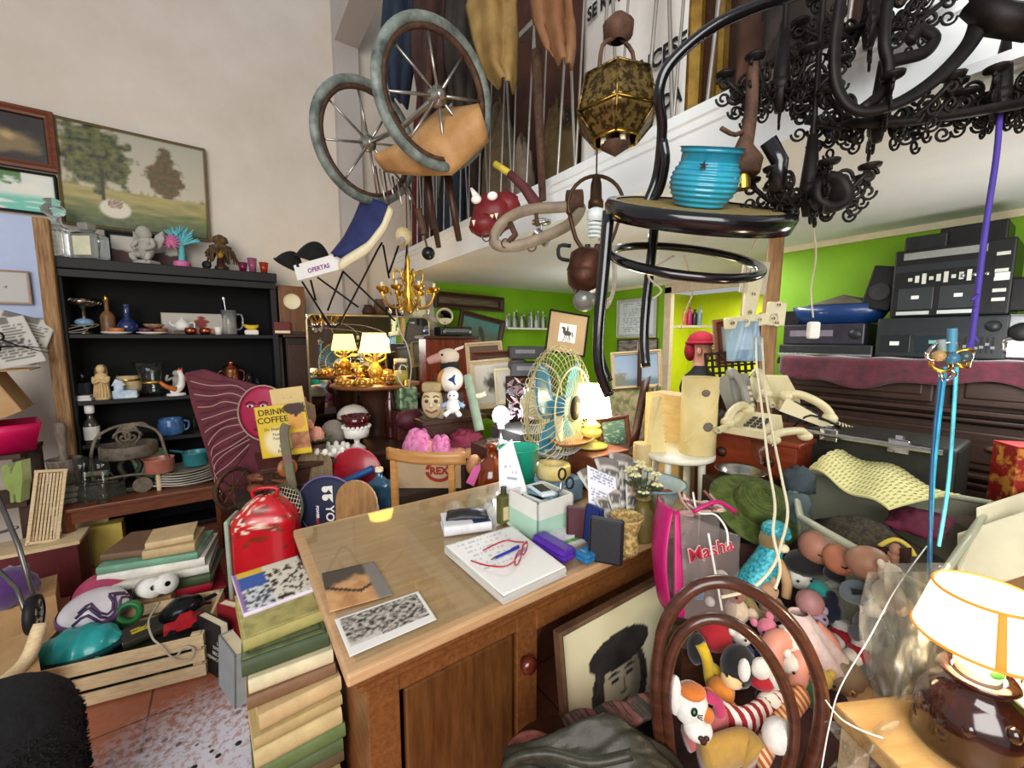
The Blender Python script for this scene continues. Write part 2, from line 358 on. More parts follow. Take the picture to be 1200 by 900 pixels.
wall('wall_gallery',(3.35,-2,MZ1),(3.45,WY,4.5),mat('gallery_wall',S('#6b5848'),.9,var=.2,scale=3))
bx0,bx1,by0,by1,bz=-.86,.37,3.85,4.13,1.975
SZ1=ony(190,392,by0).z; SZ2=ony(160,467,by0).z; SZ3=ony(150,517,by0).z
t=thing('bookcase','tall black painted open bookcase crowded with glass and crockery against the left wall','bookcase',((bx0+bx1)/2,(by0+by1)/2,0))
for x,n in((bx0+.015,'side_panel'),(bx1-.02,'side_panel')):
    b=MB(); b.box((x,(by0+by1)/2,bz/2),(.04,by1-by0,bz),BLK,bev=.003); wpart(n,b,t)
b=MB(); b.box(((bx0+bx1)/2,by1-.008,bz/2),(bx1-bx0-.04,.012,bz),mat('black_back',S('#040506'),.9,var=.3)); wpart('back_panel',b,t)
b=MB(); b.box(((bx0+bx1)/2,(by0+by1)/2-.01,bz-.035),(bx1-bx0+.02,by1-by0+.02,.07),BLK,bev=.006); b.box(((bx0+bx1)/2,by0-.012,bz-.1),(bx1-bx0,.02,.05),BLK,bev=.004); wpart('top_panel',b,t)
for z in(SZ1,SZ2,SZ3,.3,.06):
    b=MB(); b.box(((bx0+bx1)/2,(by0+by1)/2,z-.014),(bx1-bx0-.07,by1-by0-.02,.028),BLK,bev=.003); wpart('shelf',b,t)
b=MB(); p0=ony(47,255,3.8); b.box((p0.x,3.815,p0.z/2),(.07,.05,p0.z),mat('aged_board',S('#6b4a2e'),.75,col2=S('#b08a5e'),scale=7,stretch=(14,14,1),bump=.1),bev=.006); wone('wooden_board',b,'tall raw wooden board standing on end at the side of the black bookcase','board')
dx0,dx1,dy0,dy1,dz=.165,1.43,.83,1.63,.76
t=thing('writing_desk','honey brown wooden desk with a glass-covered top and a cupboard door','desk',((dx0+dx1)/2,(dy0+dy1)/2,0))
b=MB(); cx,cy=(dx0+dx1)/2,(dy0+dy1)/2; w,d=dx1-dx0,dy1-dy0
b.box((cx,cy,dz-.016),(w,d,.03),mat('pale_desktop',S('#b08a63'),.35,col2=S('#c9a47c'),scale=5,stretch=(1.2,12,12)),bev=.006); b.box((cx,cy,dz-.045),(w-.035,d-.035,.03),WOOD,bev=.008); b.box((cx,cy,dz-.07),(w-.06,d-.06,.03),WOOD,bev=.006); wpart('desktop',b,t)
b=MB(); b.box((cx,cy,dz+.0015),(w-.05,d-.05,.004),glassy('desk_glass')); wpart('glass_top',b,t)
b=MB(); cw=.47
b.box((dx0+.06+.02,cy,.345),(.03,d-.12,.67),WOOD); b.box((dx0+.06+cw,cy,.345),(.03,d-.12,.67),WOOD); b.box((dx0+.06+cw/2,dy1-.08,.345),(cw,.02,.67),WOOD)
for x in(dx0+.09,dx0+.06+cw-.02): b.box((x,dy0+.07,.345),(.075,.03,.67),WOOD,bev=.003)
b.box((dx0+.06+cw/2,dy0+.072,.645),(cw-.002,.028,.062),WOOD,bev=.003); b.box((dx0+.06+cw/2,dy0+.072,.05),(cw-.002,.028,.078),WOOD,bev=.003); b.box((dx0+.06+cw/2,cy,.08),(cw-.02,d-.16,.02),WOOD); wpart('cupboard',b,t)
b=MB(); b.box((dx0+.06+cw/2+.005,dy0+.066,.352),(cw-.15,.02,.52),mat('door_wood',S('#48280f'),.4,col2=S('#66401e'),scale=5,stretch=(12,12,1.4)),bev=.006); dr=wpart('door',b,t)
b=MB(); q=V((dx0+.06+cw-.035,dy0+.055,.52)); b.lathe([(0,0),(.012,0),(.012,.012),(.024,.02),(.026,.032),(.018,.042),(0,.045)],mat('knob_wood',S('#5a1f12'),.2,coat=.8),q,(PI/2,0,0)); wpart('knob',b,t,dr)
b=MB(); b.box(((dx0+.06+cw+dx1-.05)/2,dy0+.06,.655),(dx1-dx0-cw-.12,.03,.11),WOOD,bev=.004); wpart('apron',b,t)
b=MB(); b.box((dx1-.06,cy,.345),(.04,d-.1,.67),WOOD,bev=.004); wpart('side_panel',b,t)
b=MB(); b.box(((dx0+.06+cw+dx1-.06)/2,dy1-.1,.4),(dx1-dx0-cw-.14,.02,.55),DWOOD); wpart('back_panel',b,t)
tz=.46
t=thing('low_table','small reddish wooden table carrying the plates, mortar and old iron','table',(-.45,3.58,0))
b=MB(); b.box((-.455,3.585,tz-.012),(.83,.43,.024),MWOOD,bev=.005); wpart('table_top',b,t)
b=MB()
for y in(3.4,3.76): b.box((-.455,y,tz-.06),(.72,.02,.075),MWOOD,bev=.002)
for x in(-.82,-.09): b.box((x,3.58,tz-.06),(.02,.36,.075),MWOOD,bev=.002)
wpart('apron',b,t)
for x in(-.82,-.09):
    for y in(3.4,3.76):
        b=MB(); b.cyl((x,y,tz-.024),(x,y,0),.03,MWOOD,.02,n=4,smooth=False); wpart('leg',b,t)
sx=2.65; sz=1.35; sy0,sy1=-.9,1.08
t=thing('long_sideboard','long dark wooden sideboard with panelled drawers along the right wall','sideboard',((sx+CX)/2,(sy0+sy1)/2,0))
sw=mat('sideboard_wood',S('#24150e'),.5,col2=S('#3a251a'),scale=6,stretch=(12,1.3,12))
b=MB(); b.box(((sx+CX)/2,(sy0+sy1)/2,sz-.02),(CX-sx-.01,sy1-sy0,.04),sw,bev=.006); wpart('top_panel',b,t)
b=MB(); b.box(((sx+CX)/2+.02,(sy0+sy1)/2,(sz-.04)/2),(CX-sx-.06,sy1-sy0-.04,sz-.04),sw)
for z,h,p in((1.135,.02,.03),(1.1,.016,.02),(.86,.02,.03),(.82,.016,.02),(.5,.02,.02)): b.box((sx-p/2+.02,(sy0+sy1)/2,z),(p+.03,sy1-sy0-.02,h),sw,bev=.004)
wpart('carcass',b,t)
for y0,y1,z0,z1 in((.42,1.04,1.16,1.3),(-.24,.36,1.16,1.3),(-.86,-.3,1.16,1.3),(-.25,1.04,.88,1.08),(-.86,-.3,.88,1.08),(.4,1.04,.53,.79),(-.25,.34,.53,.79)):
    b=MB(); b.box((sx+.03,(y0+y1)/2,(z0+z1)/2),(.03,y1-y0,z1-z0),sw,bev=.008); b.box((sx+.018,(y0+y1)/2,(z0+z1)/2),(.02,y1-y0-.07,z1-z0-.06),sw,bev=.008); dr=wpart('drawer',b,t)
    for yy in((y0+y1)/2-.18,(y0+y1)/2+.18) if y1-y0>.9 else ((y0+y1)/2,):
        q=MB(); q.lathe([(0,0),(.024,0),(.024,.004),(.014,.006),(.012,.014),(0,.016)],RUST,(sx+.009,yy,(z0+z1)/2),(0,-PI/2,0),sc=(.7,1.3,1)); wpart('escutcheon',q,t,dr)
def cloth(u,v):
    y=sy1-.03-u*(sy1-sy0-.1); drop=.09+.05*math.sin(u*9)+.012*math.sin(u*40)+.2*ss(.3,.75,u)*.85
    if v<.35: return (sx+.33-.345*v/.35,y,sz+.006+.004*math.sin(u*60))
    w=(v-.35)/.65; return (sx-.016-.012*math.sin(u*50)*w-.02*w,y,sz+.004-w*drop)
b=MB(); b.sheet(cloth,90,14,mat('burgundy_velvet',S('#2e0414'),.8,col2=S('#5c0f28'),scale=24,sheen=.6,bump=.12),.004); wone('velvet_runner',b,'burgundy velvet cloth hanging over the front of the long dark sideboard','cloth')
def rgb(*h): return [S(a) for a in h]
def landscape(u,v):
    sky=mix(S('#c9bda0'),S('#a8a694'),v); c=sky
    tree2=ss(.0,.04,.17-abs((u-.7)*1.0)-abs(v-.62)*.45+.06*nz(u*14,v*14))
    far=ss(.0,.05,.42+.1*nz(u*9,1)+.05*nz(u*30,4)-v)
    c=mix(c,mix(S('#8d8a55'),S('#5c6335'),.5+.8*nz(u*20,v*20)),far)
    c=mix(c,mix(S('#4b4a26'),S('#6f5433'),.5+nz(u*25,v*25,3)),tree2 if v>.38 else 0)
    if v<.4: c=mix(mix(S('#a89a5e'),S('#5e6a34'),ss(.38,.1,v)+.6*nz(u*5,v*22)),S('#3f4a25'),ss(.15,0,v+.05*nz(u*20,v*20)))
    cr=math.hypot((u-.22)/.25,(v-.72)/.34)+.32*nz(u*11,v*11,7)
    c=mix(c,mix(S('#222a14'),S('#6d7038'),.5+.9*nz(u*22,v*22,5)),ss(1.05,.85,cr))
    if abs(u-.255)<.012 and .28<v<.6: c=S('#3a2f1f')
    e=math.hypot((u-.33)/.11,(v-.2)/.1); c=mix(c,S('#d5cdb8'),ss(1.05,.85,e))
    if math.hypot((u-.33)/.05,(v-.25)/.05)<1: c=mix(S('#6d3a32'),S('#c9b5a0'),.5+nz(u*60,v*60))
    return c
y=WY-.03
picture('landscape_painting','large landscape painting of a round tree over a meadow, high on the wall','painting',ony(65,136,y),ony(243,176,y),ony(70,262,y),landscape,M('#6f5e40',.6),.014,.02,nu=80,nv=60)
def darkoil(u,v):
    c=mix(S('#2a1d14'),S('#120d0b'),.5+nz(u*4,v*4)); g=math.hypot((u-.7)/.28,(v-.4)/.3)+.3*nz(u*6,v*6,2); c=mix(c,S('#7d6a45'),ss(1.1,.4,g))
    return mix(c,S('#b29a68'),ss(.5,.1,math.hypot((u-.66)/.2,(v-.5)/.25)+.2*nz(u*9,v*9)))
def wp(name,label,px0,py0,px1,py1,py2,fn,fm,fw,**kw):   # on the left wall: top-left, top-right, bottom-left pixels
    a,b_=ony(px0,py0,y),ony(px1,py1,y); c_=V((a.x,y,ony(px0,py2,y).z)); b_=V((b_.x,y,a.z)); return picture(name,label,'painting',a,b_,c_,fn,fm,fw,**kw)
a=ony(63,134,y); 
picture('oil_painting','dark oil painting with a pale figure in a moulded brown wooden frame','painting',V((a.x-.62,y,a.z)),a,V((a.x-.62,y,ony(63,203,y).z)),darkoil,MWOOD,.045,.035)
def harbour(u,v):
    c=mix(S('#e4e2d2'),S('#d3dcd4'),nz(u*3,v*3)+.5); c=mix(c,S('#4b7a3a'),ss(.05,.2,v-.55-.5*abs(u-.45)+.2*nz(u*9,v*9)) if u<.72 else 0)
    c=mix(c,S('#6cc2ad'),ss(.5,.3,v)*ss(.05,.25,.5+nz(u*3,v*18))); return c
a=ony(66,206,y)
picture('watercolour','pale watercolour of green trees above turquoise water in a thin black frame','painting',V((a.x-.55,y,a.z)),a,V((a.x-.55,y,ony(66,254,y).z)),harbour,BLK,.014,.02)
yy=WY-.02; a=ony(40,248,yy)
b=MB(); zt,zb=ony(20,252,yy).z,ony(20,372,yy).z; b.box((a.x-.33,yy,(zt+zb)/2),(.66,.012,zt-zb),M('#b9c7e6',.6,var=.04)); wone('added_pale_blue_panel',b,'pale blue panel standing in for the bluish wall beside the raw wooden board','panel')  # flat panel added to give this stretch of wall its pale blue
yy=WY-.05; a=ony(34,318,yy)
picture('framed_sheet','small framed blank grey sheet hung on the added pale blue panel','picture',V((a.x-.35,yy,a.z)),a,V((a.x-.35,yy,ony(34,357,yy).z)),lambda u,v:S('#c9c6c2') if math.hypot(u-.7,(v-.5)*.6)>.02 else S('#6b6461'),M('#b79a86',.5),.012,.014,mt=PRINT)
yy=4.08; a=ony(122,262,yy); 
picture('leaning_picture','small dark framed picture leaning behind the decanters on top of the black bookcase','picture',V((a.x,yy,bz+.235)),V((a.x+.42,yy,bz+.235)),V((a.x,yy-.03,bz)),lambda u,v:mix(S('#bdb9ae'),S('#4a3230'),ss(.55,.4,v+.2*nz(u*5,v*5))),BLK,.025,.02,mt=PRINT)
Y0=3.95
def L(px,y=Y0,py=420): return ony(px,py,y).x
dkg=glassy('cut_glass'); dk2=mat('decanter_glass',(.84,.87,.85),.05,trans=.88,ior=1.45)
def cut_bottle(b,w,d,h,m,facets=True):
    for z0,z1,a,c in((0,h*.72,1,1),):
        b.box((0,0,h*.36),(w,d,h*.72),m,bev=w*.12)
    if facets:
        for i in range(5):
            for j in range(5):
                b.add([(-w*.4+w*.2*i-w*.09,-d/2,h*.1+h*.13*j),(-w*.4+w*.2*i,-d/2,h*.1+h*.13*j-h*.055),(-w*.4+w*.2*i+w*.09,-d/2,h*.1+h*.13*j),(-w*.4+w*.2*i,-d/2,h*.1+h*.13*j+h*.055),(-w*.4+w*.2*i,-d/2-w*.05,h*.1+h*.13*j)],[(0,1,4),(1,2,4),(2,3,4),(3,0,4)],m)
    b.lathe([(w*.45,h*.7),(w*.2,h*.78),(w*.16,h*.86),(w*.22,h*.88)],m,n=12)
t=thing('decanter','cut-glass decanter with a tall faceted stopper at the end of the bookcase top','decanter',(L(84),3.93,bz+.002),VA)
b=MB(); cut_bottle(b,.16,.12,.26,dk2); part('body',b,t)
b=MB(); b.lathe([(0,.22),(.02,.225),(.02,.25),(.055,.28),(.06,.31),(.03,.34),(.045,.36),(0,.375)],dk2,n=8); part('stopper',b,t)
t=thing('decanter','square glass decanter with a cream paper label, beside the taller cut-glass one','decanter',(L(119),3.93,bz+.002),VA)
b=MB(); cut_bottle(b,.19,.12,.235,dk2,False); part('body',b,t)
b=MB(); b.box((0,-.063,.085),(.15,.002,.12),M('#dcdcbc',.6)); part('label_paper',b,t)
b=MB(); b.box((0,0,.215),(.07,.07,.05),M('#8d8a80',.3),bev=.01); part('stopper',b,t)
stone=mat('grey_stone',S('#97948a'),.8,col2=S('#b9b6ab'),scale=14,bump=.12)
b=MB()
b.box((0,0,.015),(.12,.1,.03),stone,bev=.01); b.sph((0,0,.1),(.05,.042,.07),stone); b.sph((0,-.005,.215),(.046,.045,.052),stone,lump=.12,lf=4); b.sph((0,0,.165),(.045,.035,.04),stone)
for s in(-1,1):
    b.tube([(s*.045,0,.175),(s*.072,-.02,.125),(s*.03,-.05,.1)],lambda u:.017-.006*u,stone,sub=3); b.tube([(s*.025,-.01,.07),(s*.06,-.05,.06),(s*.035,-.045,.025)],lambda u:.024-.01*u,stone,sub=3)
    b.prism([(0,0),(s*.03,.07),(s*.085,.1),(s*.09,.04),(s*.06,-.01),(s*.03,-.03)][::s],.012,stone,(s*.02,.035,.14))
one('cherub_statuette',b,'grey stone seated cherub statuette on top of the black bookcase','figurine',(L(183),3.94,bz+.002),VA)
pk=M('#d06b9a',.6,var=.2); tq=M('#5fb4bd',.6,var=.2)
t=thing('coral_tree','turquoise and pink coral-shaped tree ornament with spreading branches','ornament',(L(223),3.93,bz+.002),VA)
b=MB(); b.lathe([(0,0),(.055,0),(.05,.04),(.02,.05),(0,.05)],pk,n=10); part('base',b,t)
b=MB(); b.tube([(0,0,.04),(.005,0,.12),(0,0,.2)],lambda u:.022-.006*u,tq,sub=4)
random.seed(3)
for i in range(26):
    a=R(-75+150*(i/25)); l=random.uniform(.07,.14); y=random.uniform(-.03,.03); x1=math.sin(a)*l*1.1; z1=.17+math.cos(a)*l
    b.tube([(0,0,.16),(x1*.5,y*.6,.165+(z1-.17)*.55),(x1,y,z1)],lambda u:.012-.008*u,tq,sub=3,n=6)
    b.tube([(x1*.6,y*.7,.165+(z1-.17)*.6),(x1*.8+.03*math.cos(i),y,z1-.01*(i%3))],lambda u:.006-.003*u,tq,n=5)
part('branches',b,t)
b=MB()
for i in range(14):
    a=R(-150+300*i/13); b.tube([(-.03,-.04,.17),(-.03+math.sin(a)*.03,-.05,.17+math.cos(a)*.03),(-.03+math.sin(a)*.065,-.045,.17+math.cos(a)*.06)],lambda u:.008-.004*u,pk,n=6)
b.sph((-.03,-.045,.17),(.022,.014,.022),pk); part('blossom',b,t)
straw=mat('thatch',S('#3b2d1e'),.95,col2=S('#6e5532'),scale=40,stretch=(1,1,.15),bump=.3)
t=thing('straw_figurine','straw-caped figurine with a thatched hat and a yellow face','figurine',(L(268),3.94,bz+.002),VA)
b=MB(); b.lathe([(0,0),(.05,0),(.045,.03),(.022,.05),(.02,.13),(0,.14)],DWOOD,n=10); part('body',b,t)
b=MB(); b.sph((0,-.012,.125),(.026,.02,.034),M('#c9a227',.5,var=.3)); part('face',b,t)
random.seed(5)
b=MB(); b.lathe([(.07,.165),(.075,.18),(.03,.2),(.055,.215),(.045,.25),(.01,.27),(0,.272)],straw,n=12)
for i in range(40):
    a=2*PI*i/40; l=random.uniform(.06,.13); b.tube([(.05*math.cos(a),.05*math.sin(a),.18),(.08*math.cos(a),.08*math.sin(a),.15),((.07+.05*random.random())*math.cos(a),.09*math.sin(a),.18-l)],.005,straw,n=4)
part('straw_cape',b,t)
b=MB(); b.sph((0,0,.03),(.035,.02,.032),BLK); b.lathe([(.0,0),(.03,0),(.012,.012),(.01,.02)],BLK,n=10); one('black_trinket',b,'small black round trinket between the coral ornament and the straw figurine','ornament',(L(251),3.9,bz+.002),VA)
for i,(px,h,c,nm) in enumerate(((292,.07,'#a02060','deep pink'),(303,.11,'#d0709a','pale pink'),(316,.085,'#d8401a','orange red'))):
    revolve('glass_tumbler','small %s glass tumbler at the inner end of the bookcase top'%nm,'glass',(L(px,3.9),3.9,bz+.002),shell([(.022,0),(.034,h)],.003),mat('cglass'+c,S(c),.15,trans=.6),n=12)
z=SZ1+.001
sv=mat('tarnished_silver',S('#b5aa98'),.25,metal=1,col2=S('#6e6355'),scale=20)
t=thing('pedestal_bowl','tarnished silver pedestal bowl with a pale blue glass middle','bowl',(L(103),3.96,z))
b=MB(); b.lathe([(0,0),(.05,0),(.045,.012),(.014,.03),(.012,.06)],sv); b.lathe([(.012,.1),(.014,.16),(.03,.175),(.085,.2),(.088,.235),(.08,.235),(.075,.205),(0,.185)],sv)
for i in range(14): a=2*PI*i/14; b.tube([(.086*math.cos(a),.086*math.sin(a),.2),(.095*math.cos(a+.12),.095*math.sin(a+.12),.218),(.088*math.cos(a+.3),.088*math.sin(a+.3),.235)],.004,sv,n=5)
part('bowl',b,t); b=MB(); b.sph((0,0,.08),(.05,.05,.028),M('#7fa6c4',.2,coat=.5)); part('glass_knop',b,t)
random.seed(2); b=MB()
for q in range(3): b.tube([(.07*math.cos(a)*(1+.1*q)+.02*q,.03*math.sin(a),.008+.004*q+.05*(.5+.5*math.sin(a+q))) for a in [2*PI*i/16 for i in range(16)]],.0022,M('#9a9484',.5),n=5,closed=True)
one('wire_coil',b,'loose coil of grey wire lying at the outer end of the upper shelf','wire',(L(90,3.9),3.895,z))
t=thing('bottle','brown earthenware bottle with a slim neck beside the silver pedestal bowl','bottle',(L(130),3.98,z)); b=MB(); b.lathe([(0,0)]+bottle_prof(.04,.24,.3,.5)+[(0,.24)],mat('brown_ware',S('#5a3a22'),.4,col2=S('#8a6a45'))); part('body',b,t); b=MB(); b.lathe([(.013,.24),(.015,.27),(0,.275)],GOLD,n=10); part('stopper',b,t)
revolve('vase','cobalt blue round vase with a long straight neck','vase',(L(153),3.97,z),shell([(.03,0),(.058,.03),(.06,.06),(.045,.09),(.02,.115),(.018,.2),(.024,.21)],.004),M('#22305e',.15,coat=.6))
t=thing('saucer','white saucer under a small orange bowl on the upper shelf','saucer',(L(140,3.9),3.9,z)); b=MB(); b.lathe([(0,0),(.04,0),(.08,.012),(.08,.016),(.04,.006),(0,.006)],WHITE); part('dish',b,t)
revolve('small_bowl','small orange bowl standing on a white saucer','bowl',(L(140,3.9),3.9,z+.0075),shell([(.025,0),(.04,.015),(.045,.035)],.003),M('#b06a35',.4,var=.4))
t=thing('saucer','white saucer under the stacked purple bowls','saucer',(L(181,3.9),3.9,z)); b=MB(); b.lathe([(0,0),(.04,0),(.085,.012),(.085,.016),(.04,.006),(0,.006)],WHITE); part('dish',b,t)
for i,(dx,dzz,c,nm) in enumerate(((-.02,.0075,'#5b2c40','lower purple bowl of the pair on the white saucer'),(.03,.0075,'#7a4a3a','reddish brown bowl beside the purple one on the white saucer'))): revolve('small_bowl',nm,'bowl',(L(181,3.9)+dx*1.6,3.9,z+dzz),shell([(.022,0),(.038,.014),(.043,.034)],.003),M(c,.35,var=.3))
revolve('small_bowl','brown spotted bowl perched on the pair of bowls','bowl',(L(184,3.9),3.9,z+.043),shell([(.025,0),(.05,.012),(.06,.03)],.003),M('#8b6a52',.4,var=.5,scale=40))
def rosecard(u,v):
    c=S('#c3bbae'); g=math.hypot((u-.6)/.13,(v-.55)/.35)+.5*nz(u*12,v*9); return mix(c,S('#8c3a34'),ss(1,.7,g))
a=(L(193,4.06),4.07); picture('picture_card','long pale card with a red flower print leaning at the back of the upper shelf','picture',V((a[0],a[1],z+.165)),V((L(268,4.06),a[1],z+.165)),V((a[0],a[1]-.02,z+.003)),rosecard,M('#b7afa2',.7),.004,.006,mt=PRINT,back=False)
t=thing('teapot','white china teapot with a domed lid in front of the flower card','teapot',(L(217),3.95,z+.03)); b=MB(); b.lathe([(0,0),(.03,0),(.045,.02),(.046,.05),(.03,.068)],WHITE); part('body',b,t)
b=MB(); b.lathe([(.03,.068),(.02,.082),(.008,.086),(.009,.096),(0,.1)],WHITE); part('lid',b,t)
b=MB(); b.tube([(.042,0,.055),(.07,0,.06),(.07,0,.02),(.043,0,.018)],.005,WHITE,sub=4); part('handle',b,t); b=MB(); b.tube([(-.04,0,.03),(-.065,0,.045),(-.075,0,.065)],lambda u:.01-.005*u,WHITE,sub=3); part('spout',b,t)
b=MB(); b.box((0,0,.0145),(.1,.07,.028),DWOOD,bev=.004); one('wooden_block',b,'dark wooden block under the white teapot','block',(L(217),3.95,z))
for px,nm in((226,'outer'),(243,'inner')):
    t=thing('copper_pot','%s one of two little copper pots in front of the teapot and flower card'%nm,'pot',(L(px,3.89),3.89,z)); b=MB(); b.lathe(shell([(.025,0),(.037,.02),(.036,.04),(.03,.05)],.003),COPPER); part('body',b,t); b=MB(); b.tube([(.034,0,.04),(.055,0,.035),(.05,0,.012),(.033,0,.01)],.004,COPPER,sub=3,n=6); part('handle',b,t)
revolve('cup','small white cup between the copper pots and the glass jug','cup',(L(258,3.9),3.9,z),shell([(.018,0),(.026,.06)],.003),WHITE)
t=thing('glass_jug','tall clear glass jug with a handle','jug',(L(272),3.93,z)); b=MB(); b.lathe(shell([(.045,0),(.05,.01),(.047,.1),(.052,.19)],.004),dk2); part('body',b,t); b=MB(); b.tube([(.05,0,.16),(.085,0,.15),(.08,0,.06),(.048,0,.04)],.006,dk2,sub=4); part('handle',b,t)
b=MB(); b.cyl((0,0,.008),(-.02,.005,.27),.004,STEEL); b.sph((-.021,.005,.275),(.012,.006,.02),STEEL); one('spoon',b,'long steel spoon standing in the clear glass jug','spoon',(L(272)-.006,3.93,z+.004))
t=thing('butter_dish','white oblong dish holding a yellow ceramic banana','dish',(L(297,3.9),3.9,z)); b=MB(); b.box((0,0,.02),(.095,.06,.04),WHITE,bev=.012); part('dish',b,t)
b=MB(); b.tube([(-.05,0,.02),(-.02,-.01,.0),(.02,-.01,.0),(.05,0,.018)],lambda u:.004+.018*math.sin(PI*min(1,max(0,u*.96+.02))),M('#d8b52e',.5,var=.2),sub=4); one('ceramic_banana',b,'yellow banana-shaped ornament resting on the white oblong dish','ornament',(L(297,3.9),3.9,z+.06),.2)
z=SZ2+.001
for i,(w,h) in enumerate(((.095,.018),(.085,.016))): book('%s small white book of the pair under the squat decanter'%('lower','upper')[i],(L(94),3.93,z+(0,.019)[i]),VA*.3,w*1.15,w,h,'#dedcd6',name='small_book')
t=thing('decanter','squat smoky glass decanter standing on two white books','decanter',(L(95),3.93,z+.036)); b=MB(); cut_bottle(b,.08,.08,.12,dkg,False); part('body',b,t); b=MB(); b.lathe([(0,.1),(.012,.105),(.02,.13),(.012,.15),(0,.152)],dkg,n=8); part('stopper',b,t)
cr=mat('ivory_plaster',S('#c9a873'),.6,col2=S('#e0c896'),scale=12)
b=MB(); b.lathe([(0,0),(.042,0),(.044,.02),(.036,.09),(.04,.14),(.03,.175),(.014,.185)],cr,n=14); b.sph((0,-.004,.21),(.024,.024,.03),cr); b.lathe([(.03,.14),(.033,.19),(.03,.22),(.015,.24),(0,.243)],cr,(0,.006,0),n=12,a0=-.3,a1=PI+.3)
b.tube([(-.036,-.01,.155),(-.03,-.04,.12),(0,-.048,.14)],.011,cr,sub=3); b.tube([(.036,-.01,.155),(.03,-.04,.12),(0,-.048,.135)],.011,cr,sub=3)
for i in range(7): a=R(200+20*i); b.tube([(.036*math.cos(a),.036*math.sin(a),.11),(.046*math.cos(a),.046*math.sin(a),.02)],.005,cr,n=5)
one('praying_statuette',b,'ivory statuette of a veiled figure with joined hands','figurine',(L(118),3.91,z))
bw=mat('blue_white_china',S('#7fa3c4'),.3,col2=S('#dfe6ea'),scale=22,coat=.4)
t=thing('china_house','blue and white china house ornament with a pointed roof','ornament',(L(143,3.9),3.9,z)); b=MB(); b.box((0,0,.03),(.13,.06,.06),bw,bev=.008); b.box((-.03,0,.075),(.05,.05,.04),bw,bev=.006); part('body',b,t); b=MB(); b.prism([(-.035,0),(.035,0),(.02,.03),(-.012,.045)],.055,bw,(-.03,0,.094)); part('roof',b,t)
t=thing('small_barrel','small wooden barrel with brass hoops behind the china house','barrel',(L(147,4.03),4.03,z)); b=MB(); b.lathe([(0,0),(.06,0),(.075,.07),(.06,.15),(0,.15)],RAW); part('staves',b,t)
for q in(.03,.12): b=MB(); b.lathe([(.069,q-.008),(.072,q),(.069,q+.008)],BRASS); part('hoop',b,t)
revolve('shot_glass','small clear glass behind the ivory statuette','glass',(L(131,4.02),4.02,z),shell([(.02,0),(.025,.17)],.003),dkg,n=12)
t=thing('glass_vase','wide flared clear glass vase with a gilt ring','vase',(L(174),3.97,z)); b=MB(); b.lathe(shell([(.055,0),(.065,.03),(.06,.1),(.065,.16),(.1,.245)],.004),dkg,n=24); part('body',b,t); b=MB(); b.lathe([(.061,.095),(.064,.1),(.061,.105)],GOLD,n=24); part('gilt_ring',b,t)
wh=mat('speckled_china',S('#e6e1d8'),.3,col2=S('#8c857c'),scale=30,contrast=(.6,.64))
t=thing('rooster_figurine','speckled white bird figurine with an orange wing','figurine',(L(203,3.9),3.9,z)); b=MB(); b.lathe([(0,0),(.06,0),(.055,.015),(0,.02)],WHITE,n=14); b.tube([(-.03,0,.03),(0,0,.04),(.03,0,.07),(.038,0,.13),(.03,0,.165)],lambda u:.034-.018*u,wh,sub=4,n=12); b.sph((.03,0,.17),.018,wh); b.prism([(0,0),(.012,.018),(.02,.006),(.03,.02),(.034,-.002)],.006,M('#b5301f'),(.015,0,.185)); part('body',b,t)
b=MB(); b.tube([(.0,-.02,.045),(-.05,-.03,.07),(-.085,-.02,.105)],lambda u:.022-.012*u,M('#c06a2a',.5,var=.3),sub=4); part('wing',b,t)
b=MB(); b.lathe([(0,0),(.04,0),(.025,.05),(.03,.09),(.012,.1)],stone,n=12); b.sph((0,0,.12),.024,stone); b.tube([(-.028,0,.085),(-.06,-.01,.07),(-.05,-.02,.11)],.009,stone,sub=3); b.tube([(.028,0,.085),(.05,-.01,.06),(.02,-.03,.05)],.009,stone,sub=3); one('girl_figurine',b,'grey figurine with raised arms behind the speckled bird','figurine',(L(205,4.03),4.03,z+.035)); b=MB(); b.box((0,0,.0165),(.1,.08,.033),BLK,bev=.003); one('black_box',b,'flat black box under the grey figurine','box',(L(205,4.03),4.03,z))
rd=M('#8f3530',.45,var=.2)
t=thing('tool_box','small red metal box with a carrying handle at the inner part of the middle shelf','box',(L(232),3.95,z)); b=MB(); b.box((0,0,.055),(.12,.12,.11),rd,bev=.006); part('body',b,t); b=MB(); b.box((0,0,.121),(.13,.13,.022),rd,bev=.008); part('lid',b,t); b=MB(); b.tube([(-.06,-.068,.1),(-.08,-.08,.14),(-.06,-.075,.05)],.005,M('#9a6a58'),sub=3); part('handle',b,t)
t=thing('copper_jug','tall dark copper jug with a lid and side handles','jug',(L(270),3.94,z)); b=MB(); b.lathe(shell([(.05,0),(.055,.03),(.058,.1),(.05,.16),(.054,.19)],.004),mat('old_copper',S('#6a3f2c'),.3,metal=.9,col2=S('#a8754a'),scale=14)); part('body',b,t); b=MB(); b.lathe([(.056,.19),(.05,.205),(.015,.22),(.02,.232),(.015,.24),(0,.245)],COPPER); part('lid',b,t)
for s in(-1,1): b=MB(); b.tube([(s*.052,0,.17),(s*.085,0,.15),(s*.075,0,.08),(s*.054,0,.08)],.005,COPPER,sub=3,n=6); part('handle',b,t)
for px,h,nm in((290,.14,'stemmed glass beside the copper jug'),(300,.1,'short glass tumbler at the inner end of the middle shelf')): revolve('drinking_glass',nm,'glass',(L(px,3.92),3.92,z),shell([(.03,0),(.006,.012),(.006,h*.4),(.03,h*.55),(.032,h)] if h>.12 else [(.025,0),(.03,h)],.0025),dkg,n=14)
z=SZ3+.001
